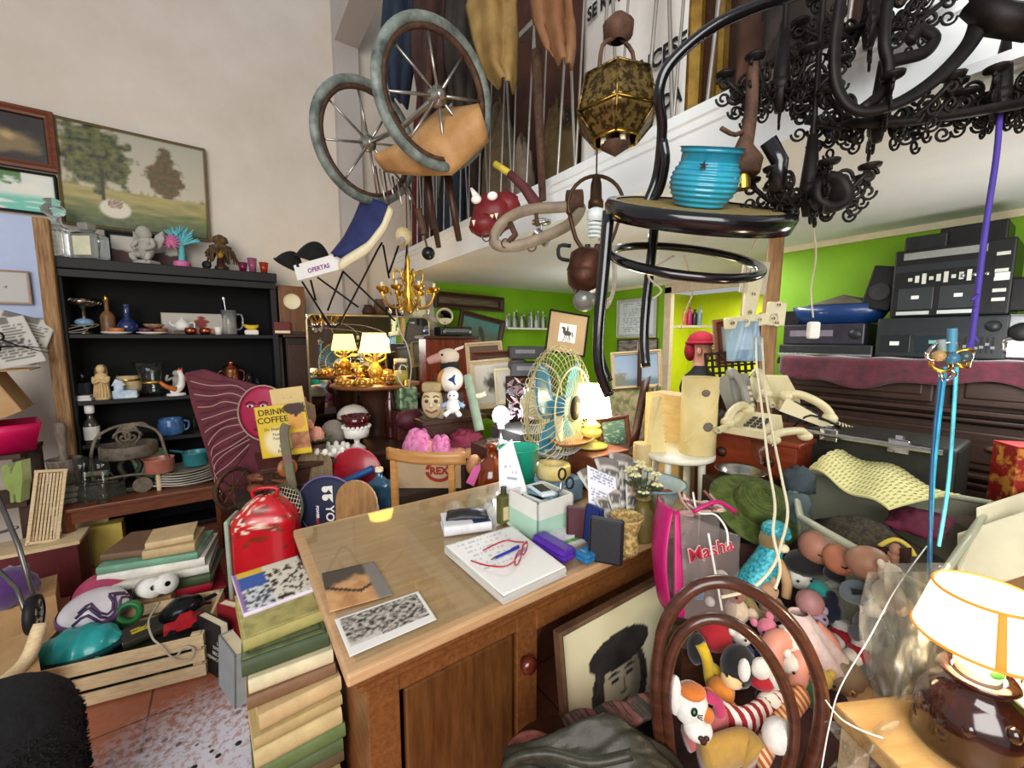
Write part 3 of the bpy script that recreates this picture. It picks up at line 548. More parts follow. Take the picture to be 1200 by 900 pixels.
blj=mat('blue_glaze',S('#2a4f86'),.25,col2=S('#4d78ad'),coat=.5,scale=18)
t=thing('ceramic_jar','blue glazed squat jar with a handle on the lower shelf','jar',(L(193,3.92),3.92,z)); b=MB(); b.lathe(shell([(.06,0),(.075,.015),(.078,.08),(.07,.105),(.072,.125)],.005),blj,n=22); part('body',b,t); b=MB(); b.tube([(.075,0,.1),(.105,0,.09),(.1,0,.04),(.076,0,.03)],.008,blj,sub=4); part('handle',b,t)
for px,h,c,cc,nm in ((98,.24,'#3c3a34','#e4e2da','dark bottle with a white cap and white label, beside the wooden pestle'),(228,.2,'#8a8d90','#9a9488','clear glass bottle next to the blue jar')):
    t=thing('bottle',nm,'bottle',(L(px,3.9),3.9,z)); b=MB(); b.lathe([(0,0)]+bottle_prof(.04,h,.42,.55)+[(0,h)],M(c,.15,coat=.6) if px<200 else dkg); part('body',b,t); b=MB(); b.lathe([(.022,h-.03),(.025,h-.02),(.025,h+.025),(0,h+.026)],M(cc,.5)); part('cap',b,t)
    if px<200: b=MB(); b.lathe([(.0405,.03),(.041,.12)],WHITE); part('label_paper',b,t)
for px,r_,h in((200,.05,.06),(236,.045,.07)): revolve('cream_pot','small cream pot on the lower shelf, %s'%('behind the salmon saucepan' if px==200 else 'under the clear glass bottle'),'pot',(L(px,4.02),4.02,z),shell([(r_*.7,0),(r_,h*.6),(r_,h)],.004),CREAM)
z=tz+.001
def T_(px,py,zz=None): p=onz(px,py,z if zz is None else zz); return p
p=T_(80,586); gw=mat('grey_worn_wood',S('#5b5048'),.85,col2=S('#8a7d70'),scale=10,stretch=(6,6,1),bump=.15)
for i in range(3): revolve('stone_disc','round grey grindstone disc, %s of the three under the wooden mortar'%('lowest','middle','topmost')[i],'stone',(p.x+.004*i,p.y,z+.034*i),[(0,0),(.1,0),(.104,.008),(.104,.025),(.098,.032),(0,.032)],mat('grindstone',S('#55514a'),.9,col2=S('#7d7a70')))
revolve('mortar','grey wooden mortar on three grindstone discs','mortar',(p.x,p.y+.01,z+.102),shell([(.06,0),(.07,.02),(.062,.04),(.075,.15),(.082,.16)],.014),gw,n=18)
b=MB(); b.lathe([(0,0),(.026,.006),(.03,.05),(.022,.1),(.019,.2),(.026,.28),(.03,.33),(.024,.36),(0,.366)],gw,n=14); one('pestle',b,'long worn wooden pestle standing up in the grey mortar','pestle',(p.x,p.y+.01,z+.122))
p=T_(119,583); ci=mat('cast_iron',S('#23241f'),.6,metal=.5,col2=S('#45443a'),scale=24,bump=.12)
t=thing('charcoal_iron','dark cast-iron charcoal box iron with a bar handle','iron',(p.x,p.y+.01,z),-.15)
b=MB(); q=[(-.11,-.05),(.04,-.05),(.12,0),(.04,.05),(-.11,.05)]; n=5
b.add([(x,y,0) for x,y in q]+[(x*.96,y*.95,.09) for x,y in q],[(4,3,2,1,0),(5,6,7,8,9)]+[(i,(i+1)%5,5+(i+1)%5,5+i) for i in range(5)],ci)
for i in range(4): b.cyl((-.08+.04*i,-.05,.025),(-.08+.04*i,-.054,.025),.012,ci)
part('body',b,t); b=MB(); b.box((0,0,.1),(.2,.09,.02),ci,bev=.005); part('lid',b,t)
b=MB(); b.tube([(-.08,0,.105),(-.08,0,.155),(.05,0,.155),(.06,0,.105)],.006,ci,sub=2); b.cyl((-.07,0,.155),(.04,0,.155),.016,gw); part('handle',b,t)
p=T_(155,577); 
t=thing('kitchen_scale','rusty antique iron scale with a round drum and an arched carrying handle','scale',(p.x,p.y+.05,z))
oldi=mat('old_grey_iron',S('#4e463d'),.7,metal=.4,col2=S('#857866'),scale=20,bump=.12)
b=MB(); b.lathe([(0,.235),(.14,.235),(.145,.245),(.145,.305),(.14,.315),(.125,.315),(.12,.27),(0,.27)],oldi,n=28); part('drum',b,t)
b=MB(); b.tube([(-.17,-.03,.05),(-.175,-.03,.25),(-.13,-.02,.39),(0,0,.44),(.14,-.02,.39),(.18,-.03,.25),(.22,-.05,.02)],.009,oldi,sub=5,flat=.5); part('handle',b,t)
b=MB()
for s in(-1,1):
    b.tube([(s*.02,0,.235),(s*.05,-.02,.17),(s*.03,-.02,.1),(s*.1,-.02,.05),(s*.16,-.02,.0)],.016,ci,sub=4)
b.tube([(-.2,-.04,.1),(0,-.06,.12),(.2,-.05,.09)],.009,oldi,sub=4); b.box((0,0,.02),(.26,.12,.035),ci,bev=.01); b.cyl((.06,-.06,.05),(.06,-.09,.05),.05,oldi); b.cyl((.14,-.1,.0),(.14,-.1,.16),.012,RAW); part('frame',b,t)
b=MB()
for s in(-1,1):
    b.tube([(s*(.02+.05*math.cos(a)*(1-a/9)),-.01,.36+.05*math.sin(a)*(1-a/9)) for a in [i*.45 for i in range(18)]],.008,oldi,n=6); b.tube([(s*.03,0,.31),(s*.06,0,.37),(s*.02,0,.44)],.009,oldi,sub=3)
b.prism([(0,.35),(.03,.42),(.075,.43),(.12,.41),(.08,.45),(.02,.45),(-.05,.42)],.01,oldi); part('scroll_finial',b,t)
for px,nm in((101,'beside the pestle'),(122,'nearer the round drum of the scale')):
    p=T_(px,588); revolve('wine_glass','clear stemmed wine glass '+nm,'glass',(p.x,p.y,z),shell([(.035,0),(.034,.004),(.005,.01),(.005,.09),(.03,.12),(.042,.2),(.04,.28)],.002),dkg,n=20)
p=T_(88,560); revolve('red_bottle','small dark red bottle standing close behind the pestle','bottle',(p.x,p.y+.04,z),[(0,0)]+bottle_prof(.022,.2,.4)+[(0,.2)],M('#7d1726',.2,coat=.6),n=12)
p=T_(222,569); p.y-=.0; p.x=min(p.x,-.2)
pl=mat('worn_white_plate',S('#d6d0c3'),.35,col2=S('#a69f8f'),scale=7,coat=.3)
def plate(r,h,ox=1): return [(0,0),(r*.6,0),(r*.64,h*.3),(r,h),(r*.985,h+.004),(r*.62,h*.45),(0,h*.4)]
specs=((.22,.03,1,'large oval white platter at the bottom of the plate stack'),(.17,.022,0,'white plate lying on the oval platter'),(.165,.022,0,'white plate third from the bottom of the stack'),(.165,.022,0,'white plate fourth from the bottom of the stack'),(.16,.022,0,'white plate second from the top of the stack'),(.155,.022,0,'grey dusty plate on top of the stack, under the teal saucepan'))
zz=z
for i,(r,h,o,nm) in enumerate(specs):
    revolve('plate',nm,'plate',(p.x-.02*(i>0)+.004*math.sin(i*5),p.y+.1,zz),plate(r,h),pl if i<5 else M('#8f897c',.5,var=.2),n=32,sc=(1,.78,1) if i==0 else (1,1,1)); zz+=.016 if i else .02
for px,c,nm,sx_,ang,r in((188,'#b06c5c','salmon-pink enamel saucepan at the outer side of the plate stack',-.05,2.6,.078),(229,'#2f7d85','teal enamel saucepan on top of the plate stack',.12,.5,.075)):
    q=ony(px,530,p.y+.12)
    t=thing('saucepan',nm,'saucepan',(q.x,p.y+(.12 if px>200 else .03),zz+.012 if px>200 else zz+.018),ang if px<200 else 2.4); e=mat('enamel'+c,S(c),.35,var=.2,coat=.3)
    b=MB(); b.lathe(shell([(r*.9,0),(r,.006),(r,.088),(r*1.06,.094)],.003),e,n=26); part('pan',b,t)
    b=MB(); b.tube([(r,0,.08),(r+.05,0,.085),(r+.13,0,.09)],.009,e,sub=3,flat=.6); part('handle',b,t)
q=ony(172,520,3.76); revolve('green_bowl','pale green bowl half hidden behind the salmon saucepan','bowl',(q.x,3.76,z),shell([(.05,0),(.08,.12),(.1,.21)],.004),M('#8fb98f',.4,var=.1))
b=MB(); p=ony(128,640,3.6); b.box((p.x,3.62,.13),(.15,.1,.26),M('#d6bf5a',.7,var=.1),bev=.004); wone('yellow_box',b,'yellow upright carton under the low reddish table','box')
b=MB(); p=ony(101,630,3.55); b.box((p.x,3.64,.15),(.16,.03,.3),RAW,rot=(-.15,.08,0)); wone('board_offcut',b,'short pale board leaning under the low reddish table','board')
t=thing('abacus_frame','pale wooden slatted frame leaning against the low table','frame',ony(50,637,3.3),.2,rot=(R(-14),R(9),.2))
b=MB()
for x in(-.055,.055): b.box((x,0,.2),(.016,.03,.4),RAW,bev=.003)
for zq in(.01,.4): b.box((0,0,zq),(.13,.03,.016),RAW,bev=.003)
part('frame',b,t); b=MB()
for i in range(7): b.box((-.04+.0133*i,.008,.2),(.009,.008,.38),RAW)
part('slats',b,t)
bl=ony(44,637,3.3)
b=MB(); b.box((bl.x-.02,3.33,bl.z/2-.002),(.38,.2,bl.z-.01),M('#5b1a1c',.6,var=.2),bev=.006); b.box((bl.x-.02,3.33,bl.z-.012),(.4,.22,.02),RAW); wone('red_crate',b,'dark red wooden box with a pale lid, under the leaning slatted frame','box')
tx0,tx1,ty=-1.75,-.98,3.62
t=thing('plank_stand','rough two-tier plank stand heaped with cardboard beside the raw wooden board','stand',((tx0+tx1)/2,ty,0))
za=ony(20,588,ty-.15).z; zb=ony(12,532,ty-.15).z
for zq in(za,zb): b=MB(); b.box(((tx0+tx1)/2,ty,zq-.013),(tx1-tx0,.36,.025),DWOOD); wpart('shelf',b,t)
for x in(tx0+.03,tx1-.03):
    for y in(ty-.08,ty+.15): b=MB(); b.box((x,y,(zb-.026)/2),(.05,.05,zb-.026),DWOOD); wpart('leg',b,t)
p=ony(18,585,ty-.08)
b=MB(); b.prism([(-.03,0),(-.025,.07),(-.06,.09),(-.07,.15),(-.045,.17),(-.065,.185),(-.06,.225),(-.02,.235),(.005,.21),(.0,.17),(.06,.25),(.1,.255),(.09,.13),(.065,.06),(.05,0),(.02,0),(.015,.05),(0,.05),(-.005,0)],.05,M('#8fa45a',.5,var=.15),cm=M('#b9c486',.5)); one('toy_dinosaur',b,'green upright toy dinosaur on the lower tier of the plank stand','toy',(p.x+.03,ty-.14,za+.001),VA*.8).scale=(.62,1,.95)
pkm=M('#d01257',.4,var=.08); p=ony(14,527,ty-.1)
b=MB(); b.lathe(shell([(.17,0),(.2,.1),(.22,.16)],.006),pkm,n=4,rot=(0,0,PI/4)); one('pink_basin',b,'hot pink plastic square basin on the upper tier of the plank stand','basin',(p.x-.06,ty-.02,zb+.001),.3)
tanm=mat('cardboard',S('#a88358'),.85,col2=S('#c09b6e'),scale=6)
pa=ony(30,418,3.6); z0=zb+.17
t=thing('cardboard_box','open tan cardboard box tilted on top of the pink basin','box',(p.x-.1,ty-.02,z0),rot=(0,R(-24),.1))
b=MB(); 
for x,y,w,d in((-.17,0,.008,.3),(.17,0,.008,.3),(0,-.15,.34,.008),(0,.15,.34,.008)): b.box((x,y,.12),(w,d,.24),tanm)
b.box((0,0,.005),(.34,.3,.01),tanm); part('body',b,t); b=MB(); b.box((.24,0,.22),(.15,.3,.006),tanm,rot=(0,.4,0)); part('flap',b,t); b=MB(); b.box((0,-.2,.26),(.34,.12,.006),M('#d9c7a0',.8),rot=(.5,0,0)); part('flap',b,t)
def news(u,v):
    c=S('#c9c5bd'); r=(v*16)%1
    if .1<u<.9 and .1<v<.85 and r<.55 and nz(u*40,int(v*16),4)>-.15: c=S('#5d5a58')
    return S('#77706c') if v>.88 and .1<u<.7 else c
for i,(px,py,a1,nm) in enumerate(((22,396,.35,'folded newspaper sheet leaning at the top of the cardboard pile'),(6,402,-.25,'crumpled pale newspaper sheet behind the folded one'))):
    c=ony(px,py,3.72-.06*i); e=(-.35,a1,.25)
    m=paintsheet(.24,.3,news,PRINT,26,34,.002); o=one('newspaper',m,nm,'paper',c,rot=e)
c=ony(12,404,3.55); b=MB(); oi=M('#25201e',.5,metal=.6)
for s in(-1,1):
    b.tube([(-.06+.03*math.cos(a),0,s*.035+.026*math.sin(a)) for a in [i*PI/6 for i in range(12)]],.006,oi,closed=True,n=6); b.tube([(-.03,0,s*.02),(.03,.004*s,0),(.15,.004*s,-s*.015)],lambda u:.007-.005*u,oi,n=6)
one('scissors',b,'old black iron scissors lying on the newspaper by the raw board','scissors',c,rot=(.2,.25,.3))
pc=at(192,665,2.05)
rots=(.12,.05,.1,.03,-.02,.08,.16)
b=MB(); b.box((pc.x,pc.y,.065),(.5,.34,.13),M('#8d1626',.55,var=.15),bev=.008,rot=(0,0,.1)); wone('red_box',b,'flat red box on the floor under the pile of big books','box')
zz=.131
for i,(W,D,H,cv,nm,tt) in enumerate(((.43,.29,.062,'#b01030','bright red thick volume at the bottom of the pile of big books',None),(.46,.31,.05,'#3d4a2c','dark green volume second from the bottom of the book pile',None),(.44,.3,.04,'#d8d4c6','white volume resting on the dark green one',None),(.42,.29,.045,'#dedad0','white volume fourth from the bottom of the book pile',None),(.4,.27,.035,'#6d9a80','sea-green volume on the white ones',None))):
    book(nm,(pc.x+.01*math.sin(i*3),pc.y+.01*math.cos(i*2),zz),rots[i]+VA*.35,W,D,H,cv,pages='#e6e0cf',name='big_book',group=None); zz+=H+.001
ux=RT*.11; book('slim brown volume lying on the outer side of the pile top',(pc-ux).to_2d().to_3d()+V((0,0,zz)),VA*.35-.1,.2,.25,.035,'#6e5440',name='big_book')
book('tan old paperback with worn edges, lower of two at the top of the pile',(pc+ux*.7).to_2d().to_3d()+V((0,0,zz)),VA*.3,.21,.2,.045,'#b79d72',name='old_paperback'); book('tan old paperback, topmost of the pile of big books',(pc+ux*.6).to_2d().to_3d()+V((0,0,zz+.046)),VA*.3+.12,.19,.18,.035,'#c4aa7e',name='old_paperback')
Bq=V((-.15,2.085,0)); ex=V((.978,-.208,0)).normalized(); W=.6; A=Bq-ex*W; ang=math.atan2(ex.y,ex.x); D=.36
t=thing('fruit_crate','pale slatted wooden fruit crate full of helmets and tools on the floor','crate',A,ang)
for y,n in((.006,'front'),(D-.006,'rear')):
    for i in range(3): b=MB(); b.box((W/2,y,.035+.068*i),(W,.01,.052),RAW,bev=.002); part('slat',b,t)
for x in(.006,W-.006):
    for i in range(3): b=MB(); b.box((x,D/2,.035+.068*i),(.012,D-.026,.052),RAW,bev=.002); part('slat',b,t)
for x in(.03,W-.03):
    for y in(.025,D-.025): b=MB(); b.box((x,y,.1),(.035,.024,.2),RAW,bev=.002); part('corner_post',b,t)
b=MB(); b.box((W/2,D/2,.006),(W-.03,D-.03,.01),RAW); part('bottom',b,t)
def crp(x,y,z): return A+ex*x+V((-ex.y,ex.x,0))*y+V((0,0,z))
dgc=mat('dark_green_cloth',S('#1e2619'),.9,col2=S('#39402c'),scale=12)
b=MB(); b.sheet(lambda u,v:crp(.045+(W-.09)*u,.05+(D-.1)*v,.03+.11*math.sin(PI*u)**.4*math.sin(PI*v)**.4+.03*nz(u*5,v*5)),24,20,dgc,.012); wone('dark_cloth',b,'crumpled dark green cloth filling the fruit crate','cloth')
def helmet(name,label,c,col,col2,r=(.13,.1,.085),rz=0,ribs=True,tilt=0):
    t=thing(name,label,'helmet',c,rot=(tilt,0,rz)); m=MB(); mm=M(col,.35,var=.12,coat=.3); m2=M(col2,.4)
    def f(u,v):
        a=2*PI*u; b_=PI/2*v; w=1+(.045*(math.sin(a*1+b_*0)*0+max(-1,min(1,math.sin(math.asin(math.sin(b_))*0+ (r[0]*math.cos(b_)*math.cos(a))*95))))) if ribs else 1
        return (r[0]*math.cos(b_)*math.cos(a)*w,r[1]*math.cos(b_)*math.sin(a)*w,r[2]*math.sin(b_)*w)
    m.sheet(f,72,18,mm); part('shell',m,t)
    m=MB(); m.lathe([(.97,0),(1.03,0),(1.04,.02),(1,.03)],m2,n=30,sc=(r[0],r[1],1)); part('rim',m,t); return t
helmet('bicycle_helmet','turquoise ribbed bicycle helmet lying on the front of the fruit crate',crp(.15,.13,.17),'#1d9a9a','#0f3b3f',r=(.14,.105,.095),rz=ang)
h=helmet('bicycle_helmet','white helmet with purple swirls, behind the turquoise one',crp(.13,.3,.235),'#dcd6da','#6e4a74',r=(.12,.1,.1),ribs=False,rz=.4,tilt=.3)
b=MB(); pur=M('#4a3358',.4)
for q in(-.3,.25,.6): b.tube([V((.121*math.cos(v)*math.cos(a),.101*math.cos(v)*math.sin(a),.101*math.sin(v))) for a,v in [(-2.4+.2*i,.15+.5*q+.35*math.sin(i*.9)+.35) for i in range(12)]],.006,pur,n=5)
part('stripes',b,h)
helmet('bicycle_helmet','pink and red speckled helmet, farthest of the three helmets',crp(.1,.5,.215),'#a8385e','#5d1a30',r=(.13,.11,.11),ribs=False,rz=.2)
b=MB(); b.box(crp(.1,.55,.1),(.3,.26,.19),tanm,rot=(0,0,ang)); wone('carton',b,'low tan carton behind the fruit crate under the pink helmet','box')
for i,(x,y) in enumerate(((.27,.42),(.32,.435))):
    b=MB(); b.lathe([(.012,0),(.045,0),(.045,.11),(.012,.11)],WHITE,n=16); b.lathe([(.05,0),(.05,.006)],CREAM); one('ribbon_roll',b,'white paper roll lying behind the fruit crate, %s of two'%('outer','inner')[i],'roll',crp(x,y,.245),rot=(R(70),.3,ang+.5))
b=MB(); b.box(crp(.3,.46,.1),(.14,.12,.19),tanm,rot=(0,0,ang)); wone('carton',b,'small tan carton holding up the two white paper rolls','box')
gt=M('#1f6d35',.4); b=MB(); b.lathe([(.03,0),(.05,0),(.05,.03),(.03,.03),(.03,0)],gt,n=20); one('tape_roll',b,'green adhesive tape roll standing in the middle of the fruit crate','tape',crp(.26,.28,.215),rot=(R(75),0,ang))
b=MB(); b.lathe(shell([(.02,0),(.075,.03),(.095,.075)],.004),mat('black_pan',S('#202226'),.25,metal=.7,var=.3),n=24); b.tube([(.09,0,.07),(.16,0,.075),(.23,0,.085)],.01,BLK,sub=3); one('frying_pan',b,'shiny black metal pan upside down on the inner end of the fruit crate','pan',crp(.45,.24,.26),rot=(R(180-20),0,ang+.8))
rdm=M('#b3202c',.4,var=.15)
t=thing('toy_car','red and black toy car under the black pan at the crate corner','toy',crp(.5,.12,.17),ang+.3)
b=MB(); b.prism([(-.07,.015),(-.068,.035),(-.03,.04),(-.01,.06),(.03,.06),(.045,.04),(.07,.032),(.07,.015)],.06,rdm); part('body',b,t)
for x in(-.042,.042):
    for y in(-.032,.032): b=MB(); b.cyl((x,y-.006,.016),(x,y+.006,.016),.016,BLK); part('wheel',b,t)
cab=M('#b8ac9c',.6)
b=MB(); b.tube([crp(.36,.3,.22),crp(.37,.15,.23),crp(.42,.03,.22),crp(.46,-.012,.2),crp(.5,-.014,.13),crp(.55,-.014,.11),crp(.57,-.014,.15),crp(.54,-.014,.17),crp(.51,-.014,.14)],.004,cab,sub=6); wone('pale_cable',b,'pale electric cable hanging over the front corner of the fruit crate','cable')
yl=M('#b7a81f',.5,var=.3)
book('black and yellow box game lying in the middle of the fruit crate',crp(.35,.15,.17),ang+.5,.15,.11,.03,'#2b2a1c',name='game_box',cover_fn=lambda u,v:S('#c4b020') if .2<u<.6 and .3<v<.7 and nz(u*9,v*9)>-.2 else S('#28271b'))
def standbook(name,label,base,rz,w,h,th,col,lean=0,txt=None,tc='#cfcabf'):
    t=thing(name,label,'book',base,rot=(0,lean,rz)); m=MB(); c=M(col,.55,var=.12)
    m.box((0,-th/2+.002,h/2),(w,.004,h),c); m.box((0,th/2-.002,h/2),(w,.004,h),c); m.box((-w/2+.002,0,h/2),(.004,th,h),c)
    if txt:
        for i,s in enumerate(txt): m.text(s,.022,M(tc,.6,var=0),(w/2-.006,-th/2-.0006,h*.66-.027*i),align='RIGHT')
    part('cover',m,t); m=MB(); m.box((0.003,0,h/2),(w-.008,th-.009,h-.006),mat('pages_#e2d6b6',S('#e2d6b6'),.85)); part('pages',m,t); return t
p=onz(254,787,0); standbook('art_book','black book with pale French lettering standing against the end of the fruit crate',p,VA-.45,.17,.25,.035,'#1c1a1d',txt=('LE','XVIIIE','SIECLE','FRANCAIS'))
p=onz(279,778,0); standbook('red_book','red book standing upright between the black art book and the tall book stack',p+V((0,.03,0)),VA-.3,.15,.27,.04,'#8d2028')
random.seed(11); zz=.001
S_=[(.05,'#7a6a4c'),(.045,'#5d6a3e'),(.05,'#8a7a55'),(.04,'#6e5a3e'),(.05,'#a08a5e'),(.045,'#5b4a33'),(.04,'#4f5c3a'),(.042,'#5f7040'),(.05,'#c2ad7c'),(.03,'#b09a6a'),(.045,'#c4a87a'),(.035,'#7a5a40'),(.04,'#d0c4a0'),(.045,'#3f4e33')]
desc=['lowest','second','third','fourth','fifth','sixth','seventh','eighth','ninth','tenth','eleventh','twelfth','thirteenth','fourteenth']
cw={'#7a6a4c':'drab brown','#5d6a3e':'moss green','#8a7a55':'khaki','#6e5a3e':'brown','#a08a5e':'tan','#5b4a33':'dark brown','#4f5c3a':'dull green','#5f7040':'olive green','#c2ad7c':'straw-coloured','#b09a6a':'sand-coloured','#c4a87a':'pale tan','#7a5a40':'chestnut brown','#d0c4a0':'cream','#3f4e33':'dark green'}
def embossed(u,v):
    c=mix(S('#4a5638'),S('#66704a'),nz(u*8,v*8)+.5); e=min(u,1-u,v,1-v)
    if .06<e<.09 or (.15<e<.2 and nz(u*30,v*30)>.1) or (abs(u-.5)<.25 and abs(v-.3)<.04): c=S('#333c26')
    return c
for i,(h,c) in enumerate(S_):
    W=random.uniform(.2,.23); D=random.uniform(.25,.29); off=max(0,i-9)*.012
    book('%s old book, %s from the floor in the tall stack beside the desk'%(cw[c],desc[i]),(.1+random.uniform(-.006,.006),1.27+off+random.uniform(-.01,.01),zz),random.uniform(-.07,.07),W,D,h,c,pages=('#cdbb92','#d8c79f','#b9a67c')[i%3],name='old_book',group='old books stacked beside the desk',cover_fn=embossed if i==13 else None); zz+=h+.001
book('yellow-green clothbound book lying near the top of the tall stack',(.085,1.36,zz),.06,.2,.24,.035,'#a39a5c',name='old_book',cover_fn=lambda u,v:mix(S('#b0a665'),S('#8f8750'),.3+nz(u*6,v*6)+(.6 if (abs(u-.55)<.2 and abs(v-.35)<.02) else 0))); zz+=.036
def mag(u,v):
    if v>.84: c=S('#d8b53a') if u<.42 else S('#ddd6c4')
    elif u<.42: c=S('#3a5aa8') if v>.5 else mix(S('#d0d4d8'),S('#3a4048'),ss(-.1,.2,nz(u*14,v*14)))
    else: c=mix(S('#e2dccb'),S('#3d332d'),ss(.0,.15,nz(u*11,v*9)-.05))
    return S('#8a6aa0') if u<.05 else c
book('colourful comic magazine on the very top of the tall book stack',(.085,1.47,zz),.1,.2,.25,.012,'#d9cfe0',pages='#efeae0',name='magazine',cover_fn=mag)
p=at(283,735,1.2); standbook('grey_book','slim grey book wedged upright at the outer side of the tall book stack',V((-.04,1.42,.38)),VA+.9,.04,.16,.14,'#7f8588',lean=.06)
p=at(318,690,2.0); p=V((p.x,p.y,0))
def decal(u,v):
    c=S('#c0101f'); 
    if v>.62: c=mix(c,S('#e9d9c0'),ss(.16,.2,nz(u*26,v*22))*(.3<u<.8)*(v>.76)); c=mix(c,S('#7d2a1a'),ss(.2,.3,nz(u*16,v*16,4)))
    return c
t=thing('red_case','tall bright red plastic case with stickers around its rounded top','case',p,VA+.25)
b=MB(); rc=M('#b80f1e',.35,var=.08,coat=.3)
b.sheet(lambda u,v:(lambda a,w:(w*.15*math.copysign(abs(math.cos(a))**.55,math.cos(a)),w*.1*math.copysign(abs(math.sin(a))**.55,math.sin(a)),.67*v if v<.9 else .603+.067*math.sin((v-.9)/.1*PI/2)))(2*PI*u,1 if v<.8 else math.cos((v-.8)/.2*PI/2*.95)),64,100,vcmat('sticker_plastic',.3,.3),0,decal); part('body',b,t)
b=MB(); b.tube([(-.05,0,.655),(-.05,0,.7),(.05,0,.7),(.05,0,.655)],.01,rc,sub=3); part('handle',b,t); b=MB(); b.box((-.155,0,.3),(.02,.15,.55),M('#9fae9a',.5),bev=.008); part('side_panel',b,t)
fur=mat('black_fleece',(.004,.004,.005),.95,var=.5,scale=60,bump=.3)
q=at(-2,900,.92)
b=MB(); random.seed(4); ctr=V((q.x,q.y,0)); 
b.sheet(lambda u,v:(lambda a,rr,zq:(ctr.x+rr*math.cos(a),ctr.y+rr*math.sin(a),zq))(2*PI*u,.15*(1 if v<.75 else math.cos((v-.75)/.25*PI/2)**.6)*(1+.05*nz(u*20,v*20)),.0+.579*v if v<.75 else .434+.14*math.sin((v-.75)/.25*PI/2)),60,40,fur)
for i in range(2600):
    a=random.uniform(0,2*PI); v=random.random(); zq=.25+.32*v; rr=.15 if zq<.434 else .15*max(0,1-((zq-.434)/.14)**2)**.5
    c=ctr+V((rr*math.cos(a),rr*math.sin(a),zq)); n=V((math.cos(a),math.sin(a),(zq-.45)*3 if zq>.45 else 0)).normalized(); n=(n+V([random.uniform(-.5,.5) for _ in range(3)])).normalized(); s_=n.orthogonal()*.0025
    b.add([c-s_,c+s_,c+n*.012],[(0,1,2)],fur)
wone('fleece_pouf',b,'black fluffy fleece-covered pouf in the near corner of the floor','pouf')
t=thing('hand_trolley','old folded hand trolley with a pale spoked wheel and a thin metal handle','trolley',at(40,720,1.45),VA)
b=MB(); ml=M('#6d6a66',.35,metal=.8)
P=lambda px,py,d=1.45:at(px,py,d)
b.tube([P(-12,560,1.6),P(22,640,1.5),P(44,715)],.008,ml); b.tube([P(-30,640,1.6),P(20,690,1.5),P(34,730)],.008,ml); b.tube([P(-20,630,1.6),P(20,618,1.53)],.006,ml); wpart('handle_frame',b,t)
b=MB(); b.lathe([(.02,-.012),(.055,-.012),(.055,.012),(.02,.012)],M('#cfc6b6',.5),n=24); b.lathe([(.053,-.016),(.068,-.014),(.072,0),(.068,.014),(.053,.016)],BLK,n=24)
for i in range(5): a=2*PI*i/5; b.cyl((.037*math.cos(a),.037*math.sin(a),-.0135),(.037*math.cos(a),.037*math.sin(a),.0135),.011,BLK,n=10)
b.cyl((0,0,-.02),(0,0,.02),.016,ml); b.v=[(Matrix.Rotation(PI/2,4,'X')@V(v)) for v in b.v]; b.v=[(Matrix.Rotation(-.95,4,'Z')@V(v)) for v in b.v]; part('wheel',b,t)
b=MB(); qz=P(20,780,1.35); b.box((qz.x-.12,qz.y+.05,qz.z/2),(.3,.3,qz.z),tanm,rot=(0,0,.3)); wone('carton',b,'large tan carton at the edge of the floor under the hand trolley','box')
b=MB(); b.tube([P(48,730,1.42),P(30,775,1.35),P(-15,815,1.2)],.022,RAW,sub=4); wone('bamboo_stick',b,'thick pale stick lying across the carton by the trolley wheel','stick')
b=MB(); b.sph(P(8,688,1.75),(.1,.08,.09),M('#4a2566',.9,var=.3,sheen=.5),lump=.3); wone('purple_cloth',b,'bunched purple cloth beneath the hand trolley handle','cloth')
b=MB(); qz=P(5,707,1.76); b.box((qz.x,qz.y+.05,qz.z/2),(.3,.25,qz.z),tanm,rot=(0,0,.2)); wone('carton',b,'tan carton supporting the bunched purple cloth','box')
t=thing('dark_cabinet','dark narrow cabinet between the black bookcase and the big mirror','cabinet',(.68,3.98,0))
ch=ony(340,392,3.84).z
b=MB(); b.box((.68,4.0,ch/2),(.52,.26,ch),mat('near_black_wood',S('#1d0f0d'),.5,col2=S('#2d1712'),scale=6),bev=.004); b.box((.68,3.98,ch-.012),(.56,.32,.024),DWOOD,bev=.006); wpart('carcass',b,t)
for x in(.55,.81): b=MB(); b.box((x,3.862,ch/2-.02),(.24,.02,ch-.12),DWOOD,bev=.006); d_=wpart('door',b,t); b=MB(); b.sph((x+(.09 if x<.6 else -.09),3.845,ch*.6),.012,BRASS,n=8); wpart('knob',b,t,d_)
def onto(px,py,y,z): p=ony(px,py,y); return V((p.x,y,z))
p=onto(343,390,3.95,ch+.001)
t=thing('mantel_clock','brown wooden box clock standing on the dark narrow cabinet','clock',p,0)
b=MB(); b.box((0,0,.2),(.2,.14,.4),mat('walnut',S('#5b3a1e'),.4,col2=S('#805430'),scale=5,stretch=(10,10,1)),bev=.01); b.box((0,0,.012),(.23,.16,.024),DWOOD); part('case',b,t); b=MB(); b.lathe([(0,0),(.06,0),(.066,.008),(.06,.012)],CREAM,(0,-.072,.27),(PI/2,0,0),n=20); part('dial',b,t)
b=MB(); p2=onto(331,392,3.87,ch+.001); b.box((0,0,.05),(.12,.06,.1),M('#6a2019',.5,var=.2),bev=.004); b.box((0,-.031,.02),(.11,.003,.02),CREAM); one('red_tin',b,'small red tin in front of the box clock on the dark cabinet','tin',p2)
my=3.70; ml_,mr_=ony(360,400,my).x,ony(503,400,my).x; mzt=ony(400,369,my).z
t=thing('big_mirror','large mirror with a thin pale rim standing behind the plant stand and lit lamp','mirror',((ml_+mr_)/2,my,0),rot=(0,0,0))
